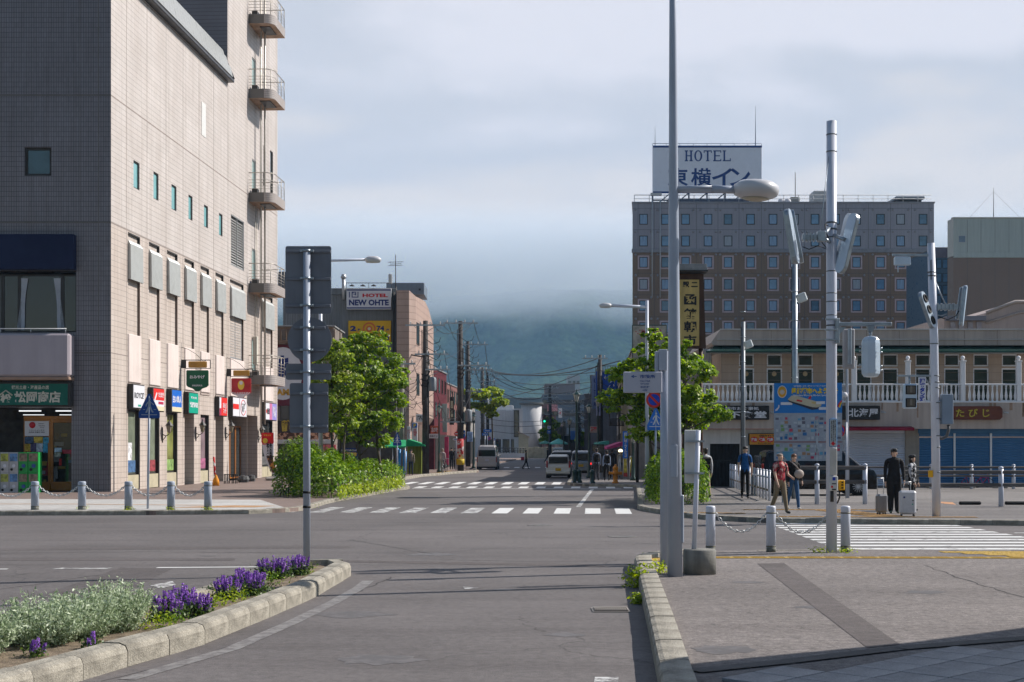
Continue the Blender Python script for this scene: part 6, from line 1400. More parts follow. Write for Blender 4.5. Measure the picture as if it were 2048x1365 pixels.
# ground floor
GFy=.6;gP=Plane((MP.O.x,dl+GFy),(1,0));dg=dl+GFy;gu=lambda px:X(px,dg)-MP.O.x;gzz=lambda py:Z(py,dg)
mb=MB();gh=[(gu(1420),gu(1480),.12,gzz(888),.3),(gu(1499),gu(1549),.12,gzz(890),.3),(gu(1676),gu(1811),.12,gzz(861),.12),(gu(1838),gu(2140),.12,gzz(858),.12)]
wall_holes(mb,gu(1388),gu(1552),0,gzz(856),gh[:2],mw=0,mr=0);wall_holes(mb,gu(1552),gu(2140),0,gzz(856),gh[2:],mw=1,mr=1);mb.add([(gu(1388),0,0),(gu(1388),9,0),(gu(1388),9,gzz(856)),(gu(1388),0,gzz(856))],[(0,3,2,1)])
mb.build('ground_wall',[mat('off white wall',(0.6,0.58,0.57),rough=.7,var=.05,streak=.15),mat('tan tile wall',(0.30,0.26,0.22),rough=.6,var=.08,streak=.15)],mh,gP.M)
mb=MB();mb.box(gu(1420),gu(1480),.28,.3,.12,gzz(888));mb.box(gu(1499),gu(1549),.28,.3,.12,gzz(890))
for k in range(22):u=gu(1420)+k*(gu(1480)-gu(1420))/21;mb.box(u-.01,u+.01,.2,.28,.12,gzz(888))
mb.box(gu(1420),gu(1480),.18,.28,gzz(923),gzz(921));mb.build('dark_gate',mat('dark grille',(0.02,0.02,0.022),rough=.5),mh,gP.M)
# roller shutters: slats one by one
def shutter(u0,u1,z0,z1,y,m,label,pitch,nm='roller_shutter'):
 o=MB().box(u0,u1,y,y+.02,z1-.14,z1,0).build('roller_shutter',m,mh,gP.M,label=label)
 q=MB();w_=u1-u0;q.add([(0,.0,0),(w_,0,0),(w_,-.028,pitch*.5),(0,-.028,pitch*.5),(w_,0,pitch),(0,0,pitch)],[(0,1,2,3),(3,2,4,5)]);me=q.mesh('slat',m);k=0
 while z0+(k+1)*pitch<=z1-.13:link('slat',me,o,gP.M3(u0,y,z0+k*pitch));k+=1
m_sw=mat('white shutter',(0.56,0.58,0.66),rough=.35,var=.05,metal=.2);m_sb=mat('blue shutter',(0.05,0.15,0.30),rough=.4,var=.08)
shutter(gu(1676),gu(1811),.13,gzz(861),.10,m_sw,'white roller shutter under the red awning',.105)
us=[1838,1910,1983,2056,2130]
MB().box(gu(1836),gu(2140),-.05,.1,gzz(867),gzz(857),0,.02).build('shutter_box',m_sb,mh,gP.M)
for a_,b_ in zip(us[:-1],us[1:]):
 shutter(gu(a_)+.03,gu(b_)-.05,.13,gzz(867),.09,m_sb,None,.11);MB().box(gu(b_)-.05,gu(b_)+.03,.02,.11,.12,gzz(867)).build('shutter_post',m_wh,mh,gP.M)
def mawn(px0,px1,py0,py1,m,label,dep=1.0):
 q=MB();a_,b_=gu(px0),gu(px1);q.add([(a_,-dep,gzz(py1)+.08),(b_,-dep,gzz(py1)+.08),(b_,0,gzz(py0)),(a_,0,gzz(py0))],[(0,1,2,3)]);q.box(a_,b_,-dep-.02,-dep,gzz(py1)-.05,gzz(py1)+.08);q.add([(a_,-dep,gzz(py1)+.08),(a_,0,gzz(py1)+.08),(a_,0,gzz(py0))],[(0,2,1)]);q.add([(b_,-dep,gzz(py1)+.08),(b_,0,gzz(py1)+.08),(b_,0,gzz(py0))],[(0,1,2)])
 q.build('awning',m,mh,gP.M,label=label)
mawn(1676,1816,850,860,mat('crimson canvas',(0.22,0.006,0.03),rough=.7),'crimson awning above the white shutter');MB().box(gu(1674),gu(1820),-.1,-.004,gzz(849),gzz(846),0,.02).build('awning_box',m_alu,mh,gP.M)
mawn(1396,1552,851,857,mat('orange red canvas',(0.38,0.035,0.02),rough=.7),'orange red awning over the white wall',.5);MB().box(gu(1390),gu(1552),-.3,-.004,gzz(852),gzz(848),0,.02).build('awning_box',mat('brown beam',(0.12,0.06,0.04)),mh,gP.M)
# signs of the hall
def msign(label,px0,px1,py0,py1,m,texts,lampx=True,round_=False):
 s=thing('shop_sign',label,'shop sign',fP.M3(lu((px0+px1)/2),-.1,lz(py1)));a_,b_,z0,z1=lu(px0),lu(px1),lz(py1),lz(py0)
 if round_:q=MB();c=.12;q.prism([(a_,z0),(b_-c,z0),(b_,z0+c),(b_,z1-c),(b_-c,z1),(a_,z1)],-.2,.0,'y');q.build('board',m,s,fP.M)
 else:MB().box(a_,b_,-.2,.0,z0,z1,0,.02).build('board',m,s,fP.M)
 for t,fx,fw,fh,fzz,tm,bo in texts:text(t,(b_-a_)*fw,(z1-z0)*fh,tm,s,fP.M3(a_+(b_-a_)*fx,-.205,z0+(z1-z0)*fzz),bold=bo)
 q=MB();q.tube([(b_+.02,-.25,z0+(z1-z0)*.55),(b_+.22,-.35,z0+(z1-z0)*.5)],.04,8);q.build('spot_lamp',m_alu,s,fP.M)
BRd=mat('black board',(0.012,0.012,0.014),rough=.4,var=.05)
msign('black shop sign with heavy white characters left of the map board',1424,1537,812,840,BRd,[('朝市お食事処',.52,.6,.24,.8,W,.015),('朝下食堂',.5,.9,.52,.36,W,.035)])
msign('black shop sign with white brush characters above the crimson awning',1640,1758,812,840,BRd,[('ホテル北洋ホテ',.1,.2,.3,.4,W,.03),('北海屋',.72,.5,.62,.5,W,.02)])
msign('brown wooden sign with three yellow hiragana',1903,2002,813,840,mat('red brown wood board',(0.13,0.035,0.018),rough=.5,var=.2,stretch=(1,1,6)),[('た び じ',.4,.68,.62,.5,mat('yellow print2',(0.5,0.42,0.05)),.015)],round_=True)
s=thing('shop_sign','orange backlit sign over the dark doorway beside the map board','shop sign',gP.M3(gu(1523),-.1,gzz(890)));MB().box(gu(1496),gu(1551),-.14,-.004,gzz(891),gzz(867),0,.01).build('board',m_rub,s,gP.M)
MB().box(gu(1498),gu(1551),-.155,-.145,gzz(889.5),gzz(868.5)).build('sign_face',mat('orange face',(0.62,0.26,0.02),rough=.4,var=.1),s,gP.M)
for q_,px in zip(('定食','焼魚','刺身'),(1507,1523,1539)):
 MB().ell((gu(px),-.157,gzz(879.5)),(.17,.006,.13),12,6).build('red_patch',SRED,s,gP.M);text(q_,.27,.15,W,s,gP.M3(gu(px),-.17,gzz(879.5)),bold=.05)
text('朝市名物  朝下食堂',.7,.1,BLK,s,gP.M3(gu(1533),-.16,gzz(872)),bold=.03);text('おいしい朝ごはん',.6,.07,BLK,s,gP.M3(gu(1528),-.16,gzz(887)),bold=.03)
# left wing of the hall with creepers seen past the tree
mb=MB();mb.box(mu(1385),mu(1440),3.0,7,0,mz(735));mb.build('rear_wing',m_fas,mh,MP.M)
mb=MB()
for k in range(6):mb.tube([(mu(1405+k*5),-.2+k*.3,mz(803)),(mu(1405+k*5),-.2+k*.3,mz(708)),(mu(1400+k*5),-.9+k*.3,mz(700))],.04,5)
mb.build('eave_bracket',m_alu,mh,MP.M)
# tall wooden market signboard
d=57;ms=thing('market_signboard','tall brown roofed signboard with black brush characters on a yellow panel','signboard',(X(1385,d),d,Z(700,d)));x0,x1=X(1361,d),X(1413,d)
bw=mat('dark brown timber',(0.07,0.035,0.022),rough=.6,var=.2,stretch=(1,1,.3),scale=4)
mb=MB();mb.prism([(x0,Z(696,d)),(X(1412,d),Z(697,d)),(X(1407,d),Z(548,d)),(X(1359,d),Z(548,d))],d+.01,d+.5,'y');mb.build('body',bw,ms,I4)
MB().box(X(1355,d),X(1398,d),d-.06,d+.009,Z(692,d),Z(560,d)).build('panel',mat('yellow wood panel',(0.52,0.37,0.13),rough=.5,var=.15,stretch=(1,1,.25),scale=3),ms,I4)
mb=MB();mb.box(X(1350,d),X(1412.5,d),d-.5,d+.9,Z(546,d),Z(543.5,d));
mb.build('roof_soffit',m_rub,ms,I4)
for k in range(5):MB().box(X(1350,d),X(1412,d),d-.48+k*.05,d+.88-k*.05,Z(543.5-k*2.8,d)+.003,Z(540.9-k*2.8,d),0,.01).build('roof_slat',mat('grey roof slat',(0.23,0.24,0.25),rough=.4,metal=.3,streak=.2),ms,I4)
for ch,py in(('函',600),('館',628),('朝',654),('市',681)):text(ch,.50,.44,BLK,ms,Mf(X(1380,d),d-.065,Z(py,d)),bold=.03)
text('駅',.26,.24,BLK,ms,Mf(X(1371.5,d),d-.065,Z(570,d)),bold=.06);text('二',.26,.2,BLK,ms,Mf(X(1388.5,d),d-.065,Z(570,d)),bold=.05)
mb=MB();
for px in(1370,1403):mb.tube([(X(px,d),d+.25,KZ),(X(px,d),d+.25,Z(696,d))],.09,8)
mb.build('post',bw,ms,I4)
# picture board with red blossoms
d=72;s=thing('picture_board','weathered picture board with red blossoms half hidden by the tree','billboard',(X(1298,d),d,Z(700,d)));MB().box(X(1264.5,d),X(1334,d),d,d+.2,Z(748,d),Z(649.5,d),0,.02).build('board',mat('board green edge',(0.03,0.05,0.045)),s,I4)
MB().box(X(1266,d),X(1332,d),d-.012,d-.002,Z(747,d),Z(652,d)).build('picture',mat('pale mural',(0.36,0.33,0.28),var=.4,scale=2),s,I4)
q=MB()
for k in range(110):
 a_=rnd.uniform(0,6.28);cx_,cy_=rnd.choice(((1286,664,11),(1316,668,13),(1300,678,6)))[:2];rr=abs(rnd.gauss(0,.16));x=X(cx_,d)+rr*1.3*math.cos(a_);z=Z(cy_,d)+rr*.9*math.sin(a_)
 q.box(x-.03,x+.03,d-.02,d-.013,z-.022,z+.022)
q.build('blossom_print',mat('blossom red',(0.42,0.03,0.05)),s,I4)
mb=MB();
for px in(1275,1325):mb.tube([(X(px,d),d+.1,KZ),(X(px,d),d+.1,Z(748,d))],.08,8)
mb.build('post',m_rub,s,I4)
# ================================================================ poles, signs, bollards
m_pole=mat('pole grey paint',(0.36,0.40,0.48),rough=.35,var=.06,scale=1.2,streak=.1,spec=.5);m_polew=mat('pole white paint',(0.56,0.59,0.68),rough=.35,var=.06,scale=1.5,streak=.12,spec=.5)
m_galv=mat('galvanised steel',(0.30,0.34,0.38),rough=.35,metal=.6,var=.15,scale=6);m_sback=mat('sign back grey',(0.17,0.18,0.21),rough=.5,metal=.2,var=.08,scale=2,streak=.12);m_blk=mat('black rubber',(0.015,0.015,0.016),rough=.6,var=.1)
m_green=mat('dark green enamel',(0.008,0.035,0.03),rough=.35,var=.1,spec=.5)
def band(q,x,y,z,r,h=.03):q.tube([(x,y,z-h/2),(x,y,z+h/2)],r,14,0)
# tall near lamp post
d=20.0;x=X(1350,d);s=thing('street_lamp','tall tapering grey lamp post with an oval lamp head, nearest the camera','street lamp',(x,d,KZ))
x2=X(1345.5,d);zt=Z(0,d)
MB().tube([(x+(x2-x)*t*1.25,d,KZ+(zt-KZ)*t*1.25)for t in(0,.25,.5,.75,1)],[.108-.0597*t*1.25 for t in(0,.25,.5,.75,1)],24).build('pole',m_pole,s,I4)
MB().box(X(1360,d),X(1367,d),d-.06,d+.06,Z(1086,d),Z(990,d),0,.012).build('cover_strip',m_pole,s,I4)
q=MB();q.box(X(1346,d)-.045,X(1346,d)+.05,d-.104,d-.09,Z(955,d),Z(890,d),0,.008);q.build('access_door',m_pole,s,I4)
za=Z(379,d);q=MB();q.tube([(X(1352,d),d,za),(X(1428,d),d,za),(X(1428,d),d,za)],.052,12);q.tube([(X(1424,d),d,za),(X(1475,d),d,za-.01)],.056,12);q.build('arm',m_pole,s,I4)
q=MB();q.lathe([(.001,-.14),(.20,-.13),(.30,-.085),(.325,-.02),(.31,.05),(.24,.10),(.10,.125),(.001,.13)],(0,0,0),28,sy=1.0).xf(Mf(X(1512,d),d,Z(379,d))@Matrix.Rotation(R(4),4,'Y'));q.build('lamp_head',mat('lamp head white',(0.50,0.50,0.52),rough=.35,var=.04,spec=.5),s,I4)
q=MB();q.lathe([(.001,-.165),(.10,-.16),(.19,-.135)],(0,0,0),24).xf(Mf(X(1512,d),d,Z(379,d))@Matrix.Rotation(R(4),4,'Y'));q.build('lamp_lens',mat('lens cream',(0.5,0.44,0.34),rough=.3),s,I4)
# second pole with the city hall sign
d=22.0;x=X(1331,d);s=thing('direction_sign','white city hall direction sign with a left arrow on a thick grey pole','direction sign',(x,d,KZ))
MB().tube([(x,d,KZ),(x,d,Z(703,d))],[.085,.078],20).build('pole',m_pole,s,I4)
q=MB();q.box(X(1316,d),X(1333,d),d-.13,d-.09,Z(742,d),Z(700,d),0,.008);q.box(X(1309,d),X(1316,d),d-.1,d-.02,Z(745,d),Z(704,d),0,.008);q.build('bracket_plate',m_pole,s,I4)
a,b,c,e=X(1245,d),X(1322,d),Z(787,d),Z(745,d);MB().box(a,b,d-.19,d-.14,c,e,0,.012).build('sign_panel',mat('sign panel white',(0.42,0.43,0.50),rough=.4,var=.04),s,I4)
w=b-a;h=e-c;m_pb2=mat('sign blue print',(0.03,0.08,0.25),rough=.5,var=0)
for t,fx,fz_,fw,fh,bo in(('市役所',.62,.77,.40,.17,.03),('City Hall',.55,.55,.26,.09,.02),('Мэрия',.55,.42,.22,.08,.02),('市政府',.55,.27,.24,.10,.02),('시청',.55,.12,.13,.09,.02)):text(t,w*fw,h*fh,m_pb2,s,Mf(a+w*fx,d-.192,c+h*fz_),bold=bo)
q=MB();q.box(a+w*.24,a+w*.34,d-.195,d-.191,c+h*.755,c+h*.785);q.prism([(a+w*.19,c+h*.77),(a+w*.26,c+h*.70),(a+w*.275,c+h*.725),(a+w*.23,c+h*.77),(a+w*.275,c+h*.815),(a+w*.26,c+h*.84)],d-.191,d-.195,'y');q.build('arrow',m_pb2,s,I4)
# leaning temporary sign, back side, in a concrete foot
d=20.4;s=thing('portable_sign','white sign on a leaning post set in a round concrete foot','sign stand',(X(1399,d),d,KZ))
MB().lathe([(.235,0),(.235,.34),(.222,.355),(.001,.355)],(X(1399,d),d,KZ),36).build('concrete_foot',mat('grey foot concrete',(0.24,0.235,0.215),rough=.9,var=.2,scale=3,streak=.3,bump=.3,bscale=40),s,I4)
MB().tube([(X(1388,d),d,KZ+.33),(X(1396.5,d),d,Z(861,d))],.036,12).build('post',m_polew,s,I4)
MB().box(X(1370,d),X(1399,d),d+.05,d+.075,Z(967,d),Z(860,d),0,.01).build('board',mat('board back white',(0.62,0.62,0.60),rough=.5,var=.08,streak=.1),s,I4)
for zy in(883,947):MB().box(X(1370,d),X(1408,d),d-.045,d+.045,Z(zy+2,d),Z(zy-2,d)).build('clamp',m_galv,s,I4)
# signpost in the flower bed (four signs seen from behind)
d=21.5;x=X(613.5,d);s=thing('traffic_signpost','slim grey post in the flower bed carrying four road signs seen from behind','signpost',(x,d,.13))
q=MB();q.tube([(x,d,.1),(x,d,Z(503,d))],.054,18);q.lathe([(.054,0),(.04,.02),(.001,.03)],(x,d,Z(503,d)),18);q.build('post',m_pole,s,I4)
q=MB()
for zy in(985,1014):band(q,x,d,Z(zy,d),.06,.035)
q.build('post_band',m_blk,s,I4)
def backsign(shape,px0,px1,py0,py1,bars,nm='sign_panel'):
 a,b,c,e=X(px0,d),X(px1,d),Z(py1,d),Z(py0,d);y=d+.085
 if shape=='r':
  r=.035;out=[]
  for cx_,cz_,a0 in((b-r,c+r,-90),(b-r,e-r,0),(a+r,e-r,90),(a+r,c+r,180)):
   for k in range(4):t=R(a0+k*30);out.append((cx_+r*math.cos(t),cz_+r*math.sin(t)))
 else:out=[((a+b)/2+(b-a)/2*math.cos(2*math.pi*k/40),(c+e)/2+(e-c)/2*math.sin(2*math.pi*k/40))for k in range(40)]
 o=MB().prism(out,y,y+.012,'y').build(nm,m_sback,s,I4)
 for py in bars:
  z=Z(py,d);hw=(b-a)/2*(.98 if shape=='r' else.72)
  q=MB();q.box((a+b)/2-hw,(a+b)/2+hw,y-.028,y-.001,z-.022,z+.022,0,.006);q.build('stiffener',m_sback,o,I4)
  q=MB();q.tube([(x,d,z-.02),(x,d,z+.02)],.062,16);q.box(x-.10,x-.05,d-.02,y-.02,z-.018,z+.018);q.box(x+.05,x+.10,d-.02,y-.02,z-.018,z+.018);q.tube([(x-.075,d-.03,z),(x-.075,d+.03,z)],.014,6);q.tube([(x+.085,d-.03,z),(x+.085,d+.03,z)],.014,6);q.build('clamp',m_galv,o,I4)
backsign('r',569,661,491,627,(502,557,611));backsign('c',573.5,662,634,723.5,(655,700));backsign('r',569.5,661,727,759.5,(744,));backsign('r',577.5,655,766,866,(787,853))
# pedestrian crossing signs
def walker_print(parent,cx_,cz_,w,y,m):
 q=MB();F_=lambda pts:q.prism([(cx_+p[0]*w,cz_+p[1]*w)for p in pts],y,y-.003,'y')
 q.ell((cx_+.02*w,y-.001,cz_+.36*w),(.05*w,.002,.06*w),10,6)
 F_([(-.03,.28),(.07,.28),(.08,.0),(-.06,.0)]);F_([(-.06,.0),(.02,.0),(-.1,-.3),(-.19,-.3)]);F_([(-.0,.0),(.08,.02),(.14,-.16),(.22,-.28),(.14,-.3),(.06,-.16)]);F_([(-.03,.28),(-.17,.1),(-.18,.0),(-.14,.0),(-.12,.08),(-.02,.18)]);F_([(.05,.27),(.07,.2),(.21,.06),(.24,.1),(.11,.2)])
 F_([(-.38,-.42),(.38,-.42),(.38,-.38),(-.38,-.38)]);F_([(-.30,-.16),(-.2,-.16),(-.2,-.13),(-.30,-.13)]);F_([(.22,-.16),(.34,-.16),(.34,-.13),(.22,-.13)])
 return q.build('walking_figure',m,parent,I4)
def crossing(px0,px1,py0,py1,d,pxb,pyb,label,m_f,m_w,zb_=KZ):
 a,b,c,e=X(px0,d),X(px1,d),Z(py1,d),Z(py0,d);w=b-a;h=e-c;xb=X(pxb,d);s=thing('crossing_sign',label,'road sign',(xb,d,zb_),group='triangular blue crossing signs')
 mx_=(a+b)/2;out=[(a+w*.05,c),(b-w*.05,c),(b,c+h*.04),(b,c+h*.22),(mx_+w*.07,e-.01),(mx_,e),(mx_-w*.07,e-.01),(a,c+h*.22),(a,c+h*.04)]
 MB().prism(out,d-.03,d-.02,'y').build('sign_panel',m_f,s,I4)
 walker_print(s,mx_,c+h*.48,w*.98,d-.032,m_w)
 MB().tube([(xb,d,zb_-.02),((a+b)/2,d,Z(py0+4,d))],.034,12).build('post',m_pole,s,I4);return s
crossing(278,320,788,837,41.6,295.5,1018,'blue triangular pedestrian crossing sign on the left pavement',mat('road sign blue dim',(0.01,0.06,0.26),rough=.4,var=.04),mat('grey figure',(0.28,0.33,0.40),var=0))
crossing(1294,1329,817,861,48,1311,960,'blue triangular pedestrian crossing sign below the no parking disc',mat('road sign blue',(0.02,0.15,0.55),rough=.4,var=.04),W)
crossing(786,803,865,892,84,795,958,'small blue triangular crossing sign at the end of the left hedge',MT['road sign blue dim'],W)
def noparking(px,py,rx,rz,d,label,mx=None,pole=None):
 s=thing('no_parking_sign',label,'road sign',P(px,py,d),group='round no parking signs');x,z=X(px,d),Z(py,d);rx=rx/F*d;rz=rz/F*d
 q=MB();q.prism([(x+rx*math.cos(t),z+rz*math.sin(t))for t in np.linspace(0,2*math.pi,29)[:-1]],d-.02,d-.01,'y');q.build('disc',mat('road sign red',(0.55,0.03,0.02),rough=.4,var=.04),s,I4)
 q=MB();q.prism([(x+rx*.72*math.cos(t),z+rz*.72*math.sin(t))for t in np.linspace(0,2*math.pi,29)[:-1]],d-.024,d-.021,'y');q.build('blue_field',mat('disc blue',(0.01,0.05,0.42),rough=.4,var=.04),s,I4)
 q=MB();c_,s_=.72,.0;q.prism([(x-rx*.62,z+rz*.42),(x-rx*.42,z+rz*.62),(x+rx*.62,z-rz*.42),(x+rx*.42,z-rz*.62)][::-1],d-.028,d-.025,'y');q.build('slash',MT['road sign red'],s,I4)
 if pole:q=MB();q.tube([(X(pole,d),d+.03,KZ),(X(pole,d),d+.03,z+rz+.1)],.034,10);q.build('post',m_pole,s,I4)
 return s
noparking(1308,800,16,16,48.05,'round no parking disc partly behind the city hall sign');
noparking(1683,862,6.5,11.5,50,'narrow looking no parking disc seen at an angle beside the signal pole',pole=1693)
noparking(928,876,4,4.5,107,'small no parking disc on the second power pole of the left row');noparking(978,877,4,4,158,'small no parking disc near the van')
s=thing('street_pole','thin pale pole with a small camera rising in front of the market hall','pole',G(1693,998,KZ));d=50.2;q=MB();q.tube([(X(1696,d),d,KZ),(X(1693.5,d),d,Z(735,d)),(X(1693,d),d,Z(672,d))],[.05,.05,.035],10);q.build('pole',m_pole,s,I4);q=MB();q.lathe([(.1,0),(.11,.08),(.07,.16),(.001,.18)],(X(1688,d),d-.1,Z(795,d)),12);q.box(X(1682,d),X(1697,d),d-.05,d,Z(788,d),Z(786,d));q.build('camera_housing',W,s,I4)
# street lamps of the far side
def lamp_arm(pxp,pxh0,pxh1,pya,d,label,zb_,w=4):
 s=thing('street_lamp',label,'street lamp',(X(pxp,d),d,zb_),group='curved arm street lamps');x=X(pxp,d);za=Z(pya,d)
 MB().tube([(x,d,zb_),(x,d,za+.2)],[w/F*d*1.15,w/F*d*.8],12).build('pole',m_polew,s,I4)
 sg_=1 if pxh0>pxp else-1;near=pxh0 if sg_>0 else pxh1
 MB().tube([(x,d,za-.03),(X(near,d)+.05*sg_,d,za+.03)],.055,8).build('arm',m_polew,s,I4)
 cx_=X((pxh0+pxh1)/2,d);r=(X(pxh1,d)-X(pxh0,d))/2
 q=MB();q.lathe([(.001,-.42*r),(r*.8,-.36*r),(r,-.08*r),(r*.95,.14*r),(r*.6,.36*r),(.001,.42*r)],(cx_,d,za+.03),20,sy=.6);q.build('lamp_head',MT['lamp head white'],s,I4)
lamp_arm(641,729,763,521,60,'street lamp behind the four road signs, its arm pointing right',KZ);lamp_arm(1294,1198,1224,613,50,'street lamp above the right tree, its arm pointing left',KZ)
# bollards and chains
def bollard(px,pyt,pyb,r,label,g,grass=True):
 g_=G(px,pyb,KZ);d=g_.y;x=g_.x;h=(pyb-pyt)/F*d;s=thing('bollard',label,'bollard',(x,d,KZ),group=g)
 q=MB();q.lathe([(r,0),(r,h*.84),(r*.985,h*.845),(r*.985,h*.86),(r,h*.865),(r,h*.96),(r*.93,h*.99),(r*.6,h*1.0),(.001,h*1.002)],(x,d,KZ),24);q.build('body',m_polew if r<.1 else mat('bollard blue grey',(0.36,0.40,0.47),rough=.4,var=.06,streak=.12),s,I4)
 q=MB();q.lathe([(r*1.02,h*.83),(r*1.03,h*.845),(r*1.02,h*.86)],(x,d,KZ),24);q.lathe([(r*1.02,h*.105),(r*1.03,h*.12),(r*1.02,h*.135)],(x,d,KZ),24);q.build('steel_band',mat('stained band',(0.16,0.155,0.12),rough=.6,metal=.3),s,I4)
 q=MB();q.lathe([(r*1.012,0.0),(r*1.012,h*.10)],(x,d,KZ),24);q.build('foot_sleeve',mat('mossy sleeve',(0.20,0.20,0.17),rough=.8,var=.3,scale=6),s,I4)
 return s,x,d,KZ+h*.84
m_chain=mat('chain steel',(0.55,0.56,0.56),rough=.35,metal=.5,var=.2,scale=10)
def chain(p0,p1,sag,label,g,lk=.055,rr=.008):
 s=MB();p0=Vector(p0);p1=Vector(p1);L_=0;pts=[p0.lerp(p1,t)+Vector((0,0,-sag*(1-(2*t-1)**2)))for t in np.linspace(0,1,120)]
 acc=[0.0]
 for a,b in zip(pts[:-1],pts[1:]):acc.append(acc[-1]+(b-a).length)
 n=int(acc[-1]/(lk*.72));
 for k in range(n):
  t=acc[-1]*(k+.5)/n;i=max(j for j in range(len(acc))if acc[j]<=t);i=min(i,len(pts)-2);c=pts[i];tg=(pts[i+1]-pts[i]).normalized()
  sd_=tg.cross(Vector((0,0,1))).normalized()if k%2 else tg.cross(Vector((0,1,0))).normalized()
  a=lk/2;b=lk*.3;loop=[c+tg*a*math.cos(q)+sd_*b*math.sin(q)for q in np.linspace(0,2*math.pi,9)]
  s.tube(loop,rr,4,0,cap=False)
 o=s.build('chain',m_chain,None,I4,label=label,cat='chain',group=g);return o
rb_=[bollard(px,1012,1104,.083,l,'white bollards on the near right pavement')for px,l in((1421,'white bollard beside the concrete sign foot'),(1542,'white bollard midway between the sign foot and the signal pole'),(1691,'white bollard just right of the tall signal pole'))]
chain((rb_[0][1]+.085,rb_[0][2],rb_[0][3]),(rb_[1][1]-.085,rb_[1][2],rb_[1][3]),.32,'steel chain hanging between the two near bollards left of the signal pole','chains between the near right bollards',.075,.0075)
chain((rb_[1][1]+.085,rb_[1][2],rb_[1][3]),(X(1655,24.6),24.6,rb_[1][3]-.02),.32,'steel chain from the middle near bollard to the signal pole','chains between the near right bollards',.075,.0075)
chain((rb_[2][1]+.085,rb_[2][2],rb_[2][3]-.3),(X(1790,24.6),24.4,.35),.06,'steel chain end lying beyond the rightmost near bollard','chains between the near right bollards',.075,.0075)if False else None
lb_=[bollard(px,963,1020,.112,l,'bollards along the left pavement edge')for px,l in((70,'grey bollard in front of the capsule machines, leftmost of the row'),(164,'grey bollard in front of the tiled corner of the shopfront'),(257,'grey bollard just left of the triangular crossing sign'),(342,'grey bollard just right of the triangular crossing sign'),(416,'grey bollard at the right end of the left row'))]
for(i,l)in((0,'steel chain between the first and second left bollards'),(1,'steel chain between the second and third left bollards'),(2,'steel chain behind the post of the triangular sign'),(3,'steel chain between the last two left bollards')):
 a,b=lb_[i],lb_[i+1];chain((a[1]+.1,a[2],a[3]),(b[1]-.1,b[2],b[3]),.28,l,'chains between the left bollards',.09,.011)
chain((lb_[0][1]-.1,lb_[0][2],lb_[0][3]),(lb_[0][1]-1.3,lb_[0][2],lb_[0][3]),.3,'steel chain leaving the frame from the leftmost bollard','chains between the left bollards',.09,.011)
for px,l in((1149,'left dark green bollard of the pair at the corner'),(1158.5,'right dark green bollard of the pair at the corner'),(1184.5,'single dark green bollard left of the orange hydrant')):
 d=71.5 if px<1170 else 70.2;x=X(px,d);s=thing('green_bollard',l,'bollard',(x,d,KZ),group='dark green bollards at the street corner');MB().lathe([(.15,0),(.15,.08),(.115,.1),(.115,.52),(.13,.54),(.13,.58),(.09,.66),(.001,.69)],(x,d,KZ),14).build('body',m_green,s,I4)
 q=MB();q.ell((x-.12,d-.12,KZ+.04),(.05,.05,.05),8,5);q.build('foot_bolt',W,s,I4)
# hydrant
d=70.2;x=X(1231,d);s=thing('fire_hydrant','orange fire hydrant on the right pavement corner','hydrant',(x,d,KZ));mo=mat('hydrant orange',(0.55,0.20,0.015),rough=.45,var=.15)
MB().lathe([(.17,0),(.17,.06),(.12,.08),(.11,.42),(.17,.44),(.19,.50),(.17,.56),(.13,.58),(.12,.70),(.15,.72),(.13,.80),(.06,.86),(.05,.93),(.001,.94)],(x,d,KZ),16).build('body',mo,s,I4)
q=MB();q.tube([(x-.30,d,KZ+.50),(x+.30,d,KZ+.50)],.075,10);q.build('outlet',mo,s,I4);q=MB();q.tube([(x-.33,d,KZ+.50),(x-.29,d,KZ+.50)],.09,8);q.tube([(x+.29,d,KZ+.50),(x+.33,d,KZ+.50)],.09,8);q.build('outlet_cap',mo,s,I4)
